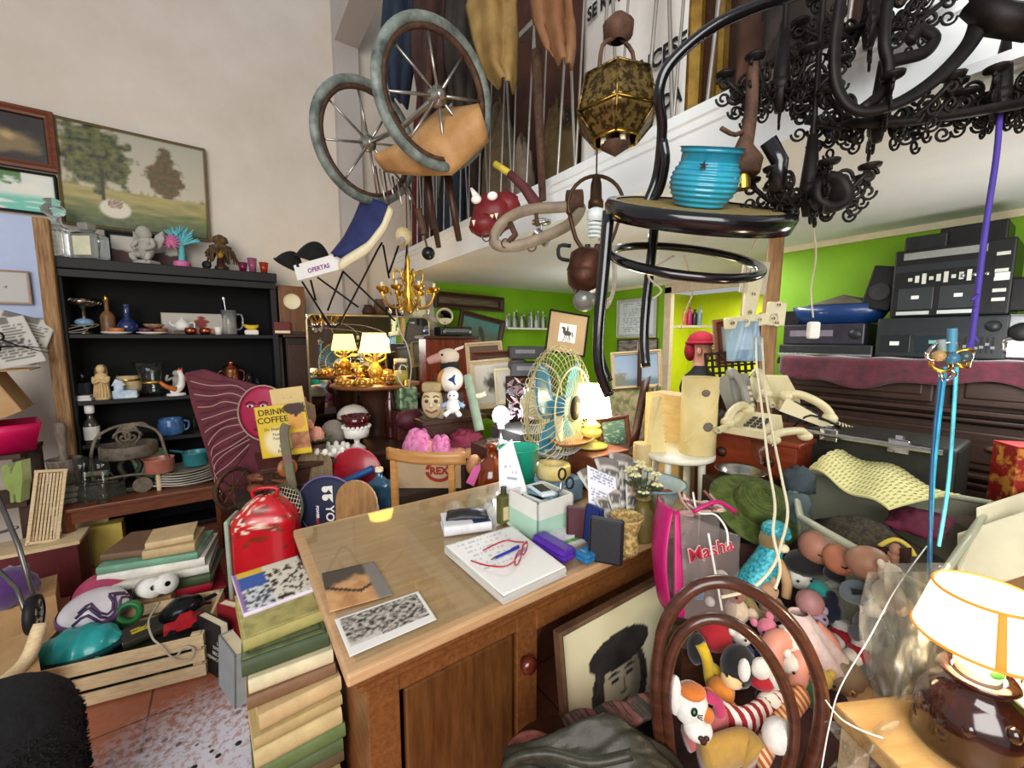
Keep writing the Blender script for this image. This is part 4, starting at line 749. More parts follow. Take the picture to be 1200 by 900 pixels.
b=MB(); b.box(((ml_+mr_)/2,my,(mzt+.55)/2),(mr_-ml_,.012,mzt-.55),mat('mirror_glass',(.86,.84,.78),.02,metal=1,var=0),bev=.004); wpart('glass',b,t)
b=MB(); fmw=M('#b8ad8a',.3,metal=.6)
r_=.05; pts=[(ml_,.56),(ml_,mzt-r_),(ml_+.015,mzt-.015),(ml_+r_,mzt),(mr_-r_,mzt),(mr_-.015,mzt-.015),(mr_,mzt-r_),(mr_,.56)]
b.tube([(x,my-.008,z) for x,z in pts],.009,fmw,n=6); wpart('rim',b,t)
b=MB(); b.box(((ml_+mr_)/2,my+.02,.275),(mr_-ml_-.1,.18,.549),DWOOD,bev=.005); wone('chest',b,'low dark chest under the big mirror','chest')
b=MB(); q0,q1=ony(425,372,4.02),ony(498,372,4.02); zq=q0.z+.015; b.box(((q0.x+q1.x)/2,4.03,zq-.012),(q1.x-q0.x,.2,.024),DWOOD); wone('plank_shelf',b,'dark plank shelf on the wall above the big mirror','shelf')
for i,(px,h,c,nm) in enumerate(((432,.1,'#4a2a1c','brown squat'),(445,.16,'#6a4a30','tan tall'),(457,.09,'#3a2018','dark brown'),(466,.12,'#5a2018','dark red'))): revolve('storage_jar',nm+' jar on the plank shelf above the big mirror','jar',V((ony(px,372,4.0).x,4.0,zq+.001)),[(0,0),(.05,0),(.06,h*.4),(.045,h*.8),(.035,h*.85),(.04,h),(0,h)],M(c,.5,var=.3),n=14)
t=thing('cream_radio','upright cream radio with a green dial on the plank shelf above the mirror','radio',V((ony(489,372,3.98).x,3.98,zq+.001))); b=MB(); b.box((0,0,.1),(.14,.12,.22),CREAM,bev=.012); part('body',b,t); b=MB(); b.box((-.02,-.061,.12),(.07,.004,.1),M('#6a8a7c',.3)); part('dial',b,t)
sp=V((.95,3.2,0)); pzt=at(437,449,3.16).z
t=thing('plant_stand','dark turned wooden plant stand with a round top carrying the lit table lamp','stand',sp)
b=MB(); b.lathe([(0,pzt-.025),(.31,pzt-.025),(.335,pzt-.012),(.33,pzt),(0,pzt)],mat('stand_top',S('#6b3d1c'),.3,col2=S('#8e5a2c'),scale=6,stretch=(1,9,1)),n=36); part('top',b,t)
b=MB(); b.lathe([(0,.08),(.1,.09),(.09,.14),(.07,.2),(.1,.3),(.105,.5),(.085,.6),(.1,.75),(.105,pzt-.15),(.14,pzt-.05),(.15,pzt-.026)],DWOOD,n=24); part('column',b,t)
for i in range(3): a=2*PI*i/3+.5; b=MB(); b.tube([(.06*math.cos(a),.06*math.sin(a),.16),(.18*math.cos(a),.18*math.sin(a),.12),(.27*math.cos(a),.27*math.sin(a),.02)],.03,DWOOD,sub=3); part('leg',b,t)
def shade_mat(n,h,e): return mat(n,S(h),.8,emit=e)
def table_lamp(name,label,loc,base,base_m,shade,sm,stem,sr=.012,bulb=None,shade_trim=None,rz=0,rot=None):
    t=thing(name,label,'lamp',loc,rz,rot=rot); b=MB(); b.lathe(base,base_m,n=28); part('base',b,t)
    b=MB(); b.cyl((0,0,base[-1][1]),(0,0,stem),sr,BRASS); part('stem',b,t)
    b=MB(); b.lathe(shade,sm,n=36); part('lamp_shade',b,t); return t
z=pzt+.001; lp=V((sp.x,sp.y,z))
t=table_lamp('table_lamp','small lit lamp with a glowing yellow shade on the plant stand before the mirror',lp,[(0,0),(.06,0),(.065,.015),(.03,.03),(.05,.06),(.06,.1),(.03,.14),(.02,.16)],mat('gold_glaze',S('#c2952f'),.25,metal=.6,col2=S('#e2c158'),scale=18),[(.115,.235),(.085,.385)],shade_mat('yellow_glow','#ffd060',5),.33)
for s in(-1,1): b=MB(); b.tube([(s*.02,0,.16),(s*.08,0,.19),(s*.07,0,.23),(s*.02,0,.2)],.008,GOLD,sub=3); part('handle',b,t)
random.seed(8); fig=mat('gold_figures',S('#a9762c'),.3,metal=.7,col2=S('#dcae58'),scale=20)
gil=['squat gilt filigree trinket','slim gilt filigree trinket','round gilt filigree trinket','gilt filigree trinket with a knob','low gilt filigree trinket','broad gilt filigree trinket']
plc=['at the outer edge of the plant stand top','left of the glowing lamp base','in front of the glowing lamp base','just right of the glowing lamp base','near the front rim of the plant stand','behind the glowing lamp on the plant stand']
for i,(dx,dy,r,h) in enumerate(((-.24,-.06,.05,.06),(-.14,.03,.035,.13),(-.02,-.2,.06,.06),(.12,-.08,.045,.1),(-.13,-.2,.05,.05),(.02,.2,.07,.1))):
    b=MB(); b.lathe([(0,0),(r,0),(r*.9,h*.2),(r*.4,h*.35),(r*.9,h*.6),(r*.7,h*.85),(r*.2,h*.92),(0,h)],fig,n=14)
    for j in range(9): a=2*PI*j/9; b.sph((r*.95*math.cos(a),r*.95*math.sin(a),h*.4),r*.28,fig,n=6)
    one('gilt_trinket',b,gil[i]+' '+plc[i],'trinket',lp+RT*dx+FW*dy)
t=thing('glass_canister','clear glass canister with a pale lid at the inner edge of the plant stand','canister',lp+RT*.21+FW*-.05); b=MB(); b.lathe(shell([(.05,0),(.055,.01),(.055,.15),(.045,.165)],.004),dkg); part('body',b,t); b=MB(); b.lathe([(0,.165),(.05,.165),(.05,.19),(0,.195)],CREAM); part('lid',b,t); b=MB(); b.lathe([(0,.006),(.049,.006),(.049,.1),(0,.1)],M('#c9b25a',.7,var=.3)); part('sweets',b,t)
lz=.72; lc=V((.58,2.75,0))
t=thing('ledge_table','low dark table crowded with flowers, pots and a red glass bowl','table',lc)
def lx(px,py=545): return onz(px,py,lz)
x0,x1=onz(338,548,lz),onz(505,535,lz)
b=MB(); b.box((.62,2.86,lz-.015),(1.0,.44,.03),DWOOD,bev=.005); wpart('table_top',b,t)
for x in(.16,1.08):
    for y in(2.68,3.04): b=MB(); b.box((x,y,(lz-.03)/2),(.05,.05,lz-.03),DWOOD); wpart('leg',b,t)
b=MB(); b.box((.62,2.68,lz-.08),(.92,.02,.1),DWOOD); wpart('apron',b,t)
z=lz+.001
def LZ(px,y=2.85): p=ony(px,530,y); return V((p.x,y,z))
wl=mat('white_lace',S('#e6e3da'),.6,var=.1)
t=thing('glass_compote','dark red glass bowl on a white pierced china stand','bowl',LZ(419,2.76)); b=MB(); b.lathe([(0,0),(.06,0),(.045,.02),(.016,.04),(.02,.07),(.075,.085),(.085,.15),(.075,.15),(.07,.09),(0,.085)],wl,n=28)
for i in range(18): a=2*PI*i/18; b.sph((.083*math.cos(a),.083*math.sin(a),.152),.012,wl,n=8)
part('china_stand',b,t); b=MB(); b.lathe(shell([(.045,.13),(.07,.16),(.095,.225)],.005),M('#5a0f16',.1,trans=.35,coat=.5),n=28); part('glass_bowl',b,t)
b=MB(); b.lathe([(0,0),(.15,0),(.155,.006),(0,.008)],wl,n=30); o=one('lace_doily',b,'white lace mat hanging at the front of the dark ledge table','doily',LZ(400,2.8))
o2=bpy.data.objects['glass_compote']; o2.location.z+=.009
b=MB(); b.sph((0,0,.09),(.085,.085,.09),mat('grey_ball',S('#8c8478'),.7,col2=S('#a9a297'))); one('grey_ball',b,'dull grey round ball behind the red glass bowl','ball',LZ(392,2.98))
t=thing('white_helmet','white domed helmet behind the red glass bowl','helmet',LZ(407,3.0)+V((.05,.0,.18))); b=MB(); b.sph((0,0,0),(.11,.1,.09),M('#cbc5ba',.5),bot=0,n=18); b.tube([(.1*math.cos(a),.09*math.sin(a),.02) for a in [PI*i/8-PI for i in range(9)]],.008,M('#8c877d'),n=6); b.tube([(-.09,0,.03),(0,-.02,.092),(.09,0,.03)],.006,M('#8c877d'),sub=4); part('shell',b,t)
b=MB(); b.lathe(shell([(.06,0),(.07,.1),(.08,.178)],.006),DWOOD); one('dark_pot',b,'dark wooden pot holding up the white domed helmet','pot',LZ(407,3.0)+V((.05,0,0)))
b=MB(); random.seed(6)
b.lathe(shell([(.05,0),(.085,.02),(.1,.045)],.006),wl,n=24)
for i in range(12): a=2*PI*i/12; b.sph((.1*math.cos(a),.1*math.sin(a),.05),(.018,.018,.022),wl,n=8)
one('shell_dish',b,'white scalloped openwork dish in front of the grey ball','dish',LZ(388,2.72))
def rose(b,c,r,m,rot=None):
    b.sph(c,(r*.55,r*.55,r*.6),m,n=8)
    for ring,(n,rr,op) in enumerate(((4,.55,.9),(5,.8,.6),(6,1,.25))):
        for i in range(n):
            a=2*PI*i/n+ring*.6; d=V((math.cos(a),math.sin(a),0)); q=V(c)+d*r*rr*.6+V((0,0,r*(.2-.25*ring)))
            b.sph(q,(r*.5,r*.16,r*.6),m,rot=(0,0,a+PI/2),n=8)
sal=mat('salmon_petal',S('#c9806a'),.7,col2=S('#e0a58c'),scale=20); lf=M('#3f4a2c',.7,var=.3)
t=thing('rose_pot','dark pot of salmon artificial roses beside the scalloped dish','flowers',LZ(372,2.74)); b=MB(); b.lathe(shell([(.04,0),(.055,.09)],.005),DWOOD); part('pot',b,t)
b=MB(); rose(b,(0,-.01,.15),.055,sal); rose(b,(-.04,.04,.2),.045,sal); part('roses',b,t); b=MB()
for i in range(8): a=2*PI*i/8; b.sph((.05*math.cos(a),.05*math.sin(a),.11),(.045,.018,.008),lf,rot=(0,-.4,a),n=8)
b.cyl((0,0,.06),(0,0,.14),.006,lf); part('leaves',b,t)
wal=M('#8a6f60',.7,var=.2)
t=thing('pink_bust','small dusky pink headless bust behind the salmon roses','figurine',LZ(357,2.92)); b=MB(); b.lathe([(0,0),(.05,0),(.04,.03),(.05,.12),(.08,.22),(.075,.3),(.03,.33),(.025,.36),(0,.365)],wal,n=16,sc=(1,.65,1)); part('torso',b,t)
b=MB(); b.lathe([(0,0)]+bottle_prof(.045,.42,.45,.6)+[(0,.42)],M('#3a1410',.12,coat=.7,var=.3)); one('brown_bottle',b,'tall dark brown glossy bottle on the ledge table beside the plant stand','bottle',LZ(459,2.98))
tg=mat('green_tin',S('#4a6a4a'),.4,metal=.3,col2=S('#9aae8a'),scale=24,contrast=(.45,.6)); p=LZ(478,2.93)
t=thing('green_lamp_jar','patterned green jar lamp base with a cord rising from it','jar',p+V((0,0,.211))); b=MB(); b.box((0,0,.085),(.14,.11,.17),tg,bev=.012); part('body',b,t); b=MB(); b.cyl((0,0,.17),(0,0,.22),.03,BRASS,.02); part('neck',b,t)
b=MB(); b.box((0,0,.105),(.2,.16,.21),M('#4a1d18',.6,var=.2),bev=.004); one('wooden_box',b,'dark red wooden box under the patterned green jar','box',p)
b=MB(); cdm=M('#c9bfae',.6); b.tube([at(479,455,2.9),at(482,430,2.85),at(477,405,2.8),at(468,385,2.75),at(462,340,2.6),at(470,320,2.3)],.004,cdm,sub=6); b.tube([at(479,455,2.9),at(472,452,2.85),at(466,440,2.85),at(470,428,2.85),at(477,430,2.86)],.004,cdm,sub=5); wone('pale_cable',b,'pale cord hanging from above down to the patterned green jar','cord')
bd=2.75
t=thing('carved_sun_face','carved maroon wooden sun face with flame-like rays beside the coffee sign','carving',at(285,600,bd)*1,VA+.15); t.location.z=.0
o_=at(285,505,bd); k_=k(o_)
def F2(px,py): return ((px-285)*k_,(0,0)[0],o_.z-(py-505)*k_)
mar=mat('maroon_paint',S('#4d1524'),.55,col2=S('#6e2a38'),scale=10); mpk=M('#a8254a',.5,var=.12); lin=M('#b08c84',.6)
out=[(236,436),(255,432),(275,440),(300,448),(330,458),(345,470),(345,500),(338,520),(322,540),(318,580),(300,600),(285,600),(268,580),(256,560),(252,530),(246,500),(240,470)]
b=MB(); b.prism([(F2(*q)[0],F2(*q)[2]) for q in out][::-1],.025,mar); part('rays',b,t)
b=MB(); random.seed(9)
for i in range(21):
    f=i/20; a=[(306-8*f,462+62*f),(285-10*f+6*math.sin(i),448+100*f**1.1),(262-4*f,445+120*f),(240+26*f,438+150*f)]
    b.tube([(F2(*q)[0],-.014,F2(*q)[2]) for q in a],lambda u:.0045,lin if i%2 else mar,sub=5,n=5)
part('carved_lines',b,t)
fc=F2(318,484); b=MB(); b.lathe([(0,.03),(.2,.03),(.236,.02),(.24,0)],mpk,(fc[0],-.008,fc[2]),(PI/2,0,0),n=36,sc=(.66,.78,1))
b.tube([(fc[0]+.163*math.cos(a),-.034,fc[2]+.19*math.sin(a)) for a in [2*PI*i/30 for i in range(30)]],.006,lin,closed=True,n=6); f=part('face',b,t)
b=MB()
for x in(304,318): q=F2(x,475); b.sph((q[0],-.04,q[2]),(.022,.006,.01),WHITE,n=10); b.sph((q[0],-.046,q[2]),(.009,.004,.009),BLK,n=8); b.tube([(q[0]-.03,-.04,q[2]+.012),(q[0],-.042,q[2]+.03),(q[0]+.03,-.04,q[2]+.015)],.004,BLK,sub=3,n=5)
part('eyes',b,t,None); b=MB(); q=F2(312,494); b.tube([(q[0]-.01,-.042,q[2]+.06),(q[0]-.015,-.055,q[2]+.01),(q[0]+.01,-.045,q[2])],.008,mpk,sub=3); b.sph((q[0],-.042,q[2]-.05),(.035,.008,.012),mar); part('nose_and_mouth',b,t)
b=MB(); b.box((0,.06,.33),(.24,.08,.66),DWOOD); o=part('prop_post',b,t)
def coffee(u,v):
    c=S('#d9b92c'); g=math.hypot((u-.35)/.3,(v-.3)/.3); c=mix(c,S('#efe6c6'),ss(1.1,.5,g)*.8)
    f=math.hypot((u-.8)/.17,(v-.68)/.2); 
    if f<1: c=mix(S('#c98a3a'),S('#d9a24a'),v)
    h=math.hypot((u-.8)/.24,(v-.9)/.15)+.3*nz(u*12,v*12)
    if h<.9: c=S('#3a2414')
    if u>.62 and .1<v<.45: c=mix(S('#8a5a34'),S('#c98a6a'),nz(u*7,v*7)+.5)
    return c
tl,tr,bl=at(297,478,2.3),at(356,471,2.34),at(308,538,2.3)
c,W,H,e=axes(tl,tr,bl); t=thing('coffee_sign','yellow metal sign reading DRINK COFFEE with a printed face','sign',c,rot=e); part('plate',paintsheet(W,H,coffee,vcmat('enamel_print',.35,.3),36,40,.003),t)
b=MB(); im=M('#3a2f10',.6,var=0); b.text('DRINK\nCOFFEE',H*.16,im,(-W*.17,-.0015,H*.3),align='CENTER',line=.95,bold=.0006); part('lettering',b,t); b=MB(); b.text('Do Stupid',H*.075,im,(-W*.2,-.0015,H*.05)); b.text('Things\nFaster',H*.075,im,(-W*.12,-.0015,-H*.1)); b.text('with\nMore\nEnergy!',H*.09,im,(-W*.02,-.0015,-H*.3)); part('lettering',b,t)
tl,tr,bl=at(316,457,2.45),at(354,452,2.47),at(320,480,2.45)
c,W,H,e=axes(tl,tr,bl); b=MB(); b.box((0,0,-.05),(W,.006,H+.1),M('#d8bf84',.8,var=.06)); b.text('~ . ~',.03,M('#a8935e',.8),(0,-.004,.0)); o=one('cream_card',b,'plain cream card standing behind the yellow coffee sign','card',c,rot=e)
b=MB(); P=lambda px,py,d:at(px,py,d)
pts=[P(336,497,2.26),P(333,505,2.25),P(335,525,2.24),P(339,550,2.22),P(343,572,2.2)]
b.tube(pts,.024,mat('woven_strap',S('#7a5a58'),.85,col2=S('#5a7a4a'),scale=3,stretch=(1,1,3),contrast=(.4,.6)),sub=4,n=8,flat=.15); wone('woven_strap',b,'pink and green woven strap hanging beside the yellow coffee sign','strap')
p=at(318,575,2.3); hb=p.z
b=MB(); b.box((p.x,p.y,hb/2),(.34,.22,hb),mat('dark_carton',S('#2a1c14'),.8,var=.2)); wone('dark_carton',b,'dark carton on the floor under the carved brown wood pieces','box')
bw_=mat('brown_carving',S('#5a2f1c'),.45,col2=S('#8a4f30'),scale=9)
b=MB()
for i,(a,r) in enumerate(((.1,.024),(-.15,.02),(.3,.018))): c_=p+V((.0,-.02,.03+.04*i)); d_=(RT*math.cos(a)+V((0,0,.2*math.sin(a*5)))).normalized(); b.tube([c_-d_*.13,c_-d_*.05,c_+d_*.06,c_+d_*.14],lambda u:r*(.8+.4*math.sin(u*9)),bw_,sub=4)
wone('carved_wood',b,'dark brown turned wooden pieces heaped below the coffee sign','carving')
b=MB(); b.lathe([(.02,-.012),(.05,-.012),(.055,0),(.05,.012),(.02,.012)],M('#9a5c2c',.4,var=.2),n=20); one('wooden_ring',b,'orange-brown wooden ring on the carved brown pieces','ring',at(337,548,2.25),rot=(R(80),0,.3))
t=thing('spoked_wheel','small old wooden wheel standing between the plates and the carved sun face','wheel',at(274,572,2.55),VA+1.32); t.scale=(.8,.8,.8); b=MB(); b.lathe([(.14,-.012),(.17,-.014),(.17,.014),(.14,.012),(.14,-.012)],RUST,n=30,rot=(PI/2,0,0)); part('rim',b,t)
for i in range(8): a=PI*i/4; b=MB(); b.cyl((.02*math.cos(a),0,.02*math.sin(a)),(.145*math.cos(a),0,.145*math.sin(a)),.008,RUST,n=6); part('spoke',b,t)
b=MB(); b.cyl((0,-.025,0),(0,.025,0),.028,RUST); part('hub',b,t)
b=MB(); q=at(276,572,2.5); b.box((q.x,q.y,(q.z-.17)/2),(.12,.2,q.z-.171),DWOOD); wone('wooden_block',b,'dark block on the floor under the small old wooden wheel','block')
grip=mat('worn_board',S('#54432f'),.7,col2=S('#8f7a55'),scale=5,stretch=(6,1,1.2)); 
def board(name,label,px,py,d,w,l,rz,tilt,m,edge=None):   # leaning board with a rounded top whose tip is at the pixel
    tip=at(px,py,d); poly=[]
    n=12; r=w/2
    for i in range(n+1): a=PI*i/n; poly.append((r*math.cos(a),l-r+r*math.sin(a)))
    for i in range(n+1): a=PI+PI*i/n; poly.append((r*math.cos(a),r+r*math.sin(a)))
    t=thing(name,label,'skateboard',V((tip.x,tip.y,0)),rot=(-tilt,0,rz)); b=MB(); b.prism(poly,.012,m,cm=edge or RAW); part('deck',b,t)
    for zq in(l*.22,l*.78):
        b=MB(); b.box((0,.02,zq),(.09,.028,.05),STEEL,bev=.005); tr=part('truck',b,t)
        for s in(-1,1): b=MB(); b.cyl((s*.05,.04,zq),(s*.09,.04,zq),.026,WHITE); part('wheel',b,t)
    return t
board('skateboard','grey-brown skateboard with worn diagonal stripes, leaning behind the racquet cover',363,530,2.35,.2,at(363,530,2.35).z/math.cos(.1),VA+.15,.1,grip)
board('skateboard','tan wood skateboard leaning in front of the red disc',412,566,2.0,.235,at(412,566,2.0).z/math.cos(.06)+.0,VA-.2,.06,mat('tan_board',S('#8a6238'),.6,col2=S('#b58a58'),scale=5,stretch=(5,1,1.5)))
tip=at(385,593,2.12); nv=M('#1d2440',.7,var=.1); r=.165
t=thing('racquet_cover','navy racquet cover with white lettering between the two skateboards','cover',tip,VA)
b=MB(); b.lathe([(0,-.03),(r*.9,-.025),(r,0),(r*.9,.025),(0,.03)],nv,rot=(PI/2,0,0),n=36); b.prism([(-.05,-r*.85),(.05,-r*.85),(.035,-.4),(-.035,-.4)],.05,nv); part('bag',b,t)
b=MB(); b.tube([(r*math.cos(a),0,r*math.sin(a)) for a in [-1.3+ (2*PI-.5)*i/36 for i in range(37)]],.006,M('#6b5a8a',.6),n=6); part('zip',b,t)
b=MB(); b.text('YONEX',.062,WHITE,(.02,-.0325,-.09),(0,PI/2,0),bold=.0012); b.text('POWER',.02,WHITE,(-.045,-.0325,-.02),(0,PI/2,0),bold=.0008); b.text('ISO',.02,M('#c02030',.6),(-.047,-.0325,-.07),(0,PI/2,0),bold=.0008); part('lettering',b,t); b=MB()
for q in((.0,.105),(.0,.06)): b.lathe([(0,.001),(.017,.001)],WHITE,(q[0],-.032,q[1]),(PI/2,0,0),n=16); b.add([(q[0]+.004,-.0325,q[1]+.016),(q[0]+.04,-.0325,q[1]+.02),(q[0]+.04,-.0325,q[1]-.028)],[(0,2,1)],WHITE)
part('logo',b,t); b=MB(); b.box((tip.x,tip.y+.02,(tip.z-.4)/2),(.2,.12,tip.z-.4),tanm); wone('carton',b,'tan carton under the navy racquet cover behind the desk','box')
b=MB(); q=at(417,557,2.45); b.lathe([(0,-.006),(.165,-.006),(.17,0),(.165,.006),(0,.006)],M('#9c1024',.35,var=.1,coat=.3),rot=(PI/2,0,0),n=36); b.tube([(.168*math.cos(a),-.002,.168*math.sin(a)) for a in [2*PI*i/36 for i in range(36)]],.005,M('#c9576a'),closed=True,n=6); one('red_disc',b,'round red disc leaning in front of the dark ledge table','disc',q,rot=(-.12,0,VA-.1))
b=MB(); b.cyl(at(397,568,2.3),at(437,549,2.34),.022,M('#1f4a86',.5)); wone('blue_tube',b,'blue tube lying across the round red disc','tube')
t=thing('blue_bottle','square blue glass bottle with a pale stopper between the red disc and the chair','bottle',at(446,600,2.2),VA); hb=.0
b=MB(); b.box((0,0,.09),(.13,.1,.18),M('#2d5a78',.12,coat=.6,trans=.3,var=.1),bev=.02); b.lathe([(.055,.17),(.03,.2),(.018,.21),(.018,.24)],M('#2d5a78',.12,coat=.6,trans=.3),n=16); part('body',b,t); b=MB(); b.cyl((0,0,.235),(0,0,.255),.022,CREAM); part('stopper',b,t)
b=MB(); q=at(446,600,2.2); b.box((q.x,q.y,q.z/2-.001),(.2,.16,q.z-.002),tanm); wone('carton',b,'tan carton under the square blue bottle behind the desk','box')
for i,(px,py,rr) in enumerate(((330,600,.13),(322,606,.12))):
    q=at(px,py,2.05+.08*i); t=thing('badminton_racquet','%s old racquet with pale strings beside the red case'%('nearer','farther')[i],'racquet',q,rot=(-.15,.25-.3*i,VA)); b=MB(); b.tube([(rr*.8*math.cos(a),0,rr*1.1*math.sin(a)) for a in [2*PI*j/28 for j in range(28)]],.007,M('#3f4a38',.4) if i==0 else M('#b0a890',.4),closed=True,n=8); part('rim',b,t)
    b=MB()
    for j in range(-6,7):
        x=rr*.8*j/7; h=rr*1.1*math.sqrt(max(0,1-(j/7)**2)); b.cyl((x,0,-h),(x,0,h),.0012,CREAM,n=4); x2=rr*1.1*j/7; h2=rr*.8*math.sqrt(max(0,1-(j/7)**2)); b.cyl((-h2,0,x2),(h2,0,x2),.0012,CREAM,n=4)
    part('strings',b,t); b=MB(); b.tube([(0,0,-rr*1.1),(0,0,-rr*1.1-.3)],.011,M('#3a2a20',.5)); part('handle',b,t)
oak=mat('oak',S('#a8743a'),.35,col2=S('#c6935a'),scale=5,stretch=(1.5,1.5,12),coat=.2)
c0=at(495,536,2.02); ct=V((c0.x,c0.y,0)); tz_=c0.z+.03; CR=VA-.22
t=thing('wooden_chair','light oak chair tucked behind the desk, its curved top rail showing','chair',ct,CR)
b=MB(); b.sheet(lambda u,v:((u-.5)*.44,-.05*(1-(2*u-1)**2)+.03,tz_-.062+.062*v),16,3,oak,.022); part('top_rail',b,t)
for x in(-.17,.15): b=MB(); b.box((x,.02,(tz_-.06)/2),(.032,.03,tz_-.06),oak,bev=.004); part('leg',b,t)
for x in(-.17,.15): b=MB(); b.box((x,.4,.22),(.032,.03,.44),oak,bev=.004); part('leg',b,t)
b=MB(); b.box((0,.2,.45),(.4,.42,.025),oak,bev=.008); part('seat',b,t)
def rexbox(u,v):
    c=mix(S('#c9ae86'),S('#bda07a'),nz(u*4,v*4)+.5); return c
p=at(503,572,2.36); t=thing('printed_carton','pale carton with a red round REX emblem behind the oak chair','box',V((p.x,p.y,p.z)),VA)
W,D,H=.38,.2,.17; b=MB(); b.box((0,D/2,H/2),(W,D,H),M('#c4a985',.8,var=.06)); part('body',b,t); b=MB(); rr=M('#a32c28',.7); b.text('REX',.06,rr,(.06,-.001,.105),bold=.003)
for a0,a1,z_ in((.15,PI-.15,1),(PI+.1,2*PI-.1,1)):
    pts=[(.06+.082*math.cos(a0+(a1-a0)*i/14),.105+.068*math.sin(a0+(a1-a0)*i/14)) for i in range(15)]+[(.06+.06*math.cos(a1-(a1-a0)*i/14),.105+.048*math.sin(a1-(a1-a0)*i/14)) for i in range(15)]
    b.prism(pts,.001,rr,(0,-.0005,0))
b.text('||||||',.02,M('#4a3a2a'),(.15,-.001,.03)); b.text('- - -',.02,M('#4a3a2a'),(-.13,-.001,.03)); part('printed_emblem',b,t)
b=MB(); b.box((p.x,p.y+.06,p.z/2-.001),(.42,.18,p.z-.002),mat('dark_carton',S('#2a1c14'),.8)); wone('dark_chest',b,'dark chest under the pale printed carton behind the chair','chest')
zd=dz+.0045
def D_(px,py,z=None): return onz(px,py,zd if z is None else z)
def flat(name,label,cat,corn,fn,th=.0008,nu=40,nv=30,mt=None,lift=0):
    tl,tr,br,bl=[onz(x,y,zd+lift) for x,y in corn]; m=MB()
    m.sheet(lambda u,v:(bl*(1-u)+br*u)*(1-v)+(tl*(1-u)+tr*u)*v+V((0,0,th)),nu,nv,mt or PRINT,th,fn); return wone(name,m,label,cat)
def crowd(u,v):
    if u<.04 or u>.96 or v<.2 or v>.95: return S('#dcdad6')
    g=.5+1.3*nz(u*16,v*13)+.5*nz(u*34,v*30,3); c=mix(S('#2c2623'),S('#b8b1a8'),g); return mix(c,S('#cdc8c0'),ss(.38,.2,v)*.8 if u<.4 else 0)
flat('old_photograph','black and white group photograph with a broad white border on the desk glass','photograph',((392,726),(490,693),(512,726),(410,770)),crowd,nu=60,nv=50)
def tanph(u,v):
    c=mix(S('#a8764a'),S('#c99a68'),nz(u*4,v*4)+.5); c=mix(c,S('#4a3f38'),ss(.62,.8,v+.3*abs(u-.6)+.1*nz(u*8,v*8))); 
    if abs(v-.3-.5*abs(u-.55))<.035: c=S('#3d2c22')
    return mix(c,S('#77706a'),ss(.72,.8,u))
flat('old_photograph','brown toned photograph lying behind the white bordered one','photograph',((377,672),(438,658),(461,697),(386,718)),tanph)
b=MB(); bl,br,tr,tl=[D_(*q) for q in((590,709),(663,674),(600,624),(522,648))]; random.seed(12)
pp=mat('sheet_edges',S('#dedbd4'),.85,col2=S('#aeaaa2'),scale=8,stretch=(1,1,160),bump=.1)
for i in range(7):
    z0=.0034*i; j=[V((random.uniform(-.004,.004),random.uniform(-.004,.004),z0)) for _ in range(4)]; q=[p+a for p,a in zip((bl,br,tr,tl),j)]
    b.add(q+[p+V((0,0,.0031)) for p in q],[(3,2,1,0),(4,5,6,7)]+[(a,(a+1)%4,4+(a+1)%4,4+a) for a in range(4)],pp)
ps=wone('paper_stack',b,'stack of white papers near the front edge of the desk, red glasses on top','papers')
zp=zd+.0255
def scrib(u,v):
    r=(v*12)%1; return S('#b4b6c2') if (r<.16 and .1<u<.8 and nz(u*30,int(v*12)*3.3)>.05 and v>.35) else S('#e9e8e4')
q=[V((p.x,p.y,0)) for p in(tl,tr,br,bl)]
m=MB(); m.sheet(lambda u,v:(q[3]*(1-u)+q[2]*u)*(1-v)+(q[0]*(1-u)+q[1]*u)*v+V((0,0,zp+.003*math.sin(PI*u)*math.sin(PI*v)*.3)),40,36,PRINT,.0008,scrib); wone('written_sheet',m,'handwritten white sheet on top of the paper stack, under the red glasses','paper')
zg=zp+.003
def G(px,py,dz_=0): return onz(px,py,zg+dz_)
t=thing('eyeglasses','red framed eyeglasses lying open on the paper stack','glasses',G(585,655)); gr=M('#a8102a',.25,coat=.5,var=.08)
b=MB(); L1=[G(563,659,.004),G(590,646,.012),G(612,640,.03),G(619,646,.03)]
fr=[G(600,669,.004),G(606,664,.02),G(614,655,.03),G(618,641,.03)]
lens=[]; A0,B0=G(602,668,.003),G(619,642,.003); n_=UPZ; ax=(B0-A0); 
for s in(0,1):
    c=A0+ax*(.27+.46*s)+V((0,0,.017)); lens.append(c)
    b.tube([c+ax*.2*math.cos(a)+n_*.0165*math.sin(a) for a in [2*PI*i/18 for i in range(18)]],.0028,gr,closed=True,n=6)
b.tube([lens[0]+ax*.2+n_*.006,lens[0]+ax*.23+n_*.01,lens[1]-ax*.2+n_*.006],.0025,gr,n=6); wpart('front_frame',b,t)
b=MB(); b.tube([A0+ax*.06+n_*.022,G(590,664,.012),G(568,662,.006),G(552,657,.002)],.0024,gr,sub=4,n=6); wpart('temple',b,t)
b=MB(); b.tube([B0-ax*.06+n_*.022,G(606,635,.012),G(590,634,.008),G(566,645,.002)],.0024,gr,sub=4,n=6); wpart('temple',b,t)
b=MB()
for c in lens: b.add([c+ax*.19*math.cos(a)+n_*.0155*math.sin(a) for a in [2*PI*i/14 for i in range(14)]],[tuple(range(14))],GLASS)
wpart('lenses',b,t)
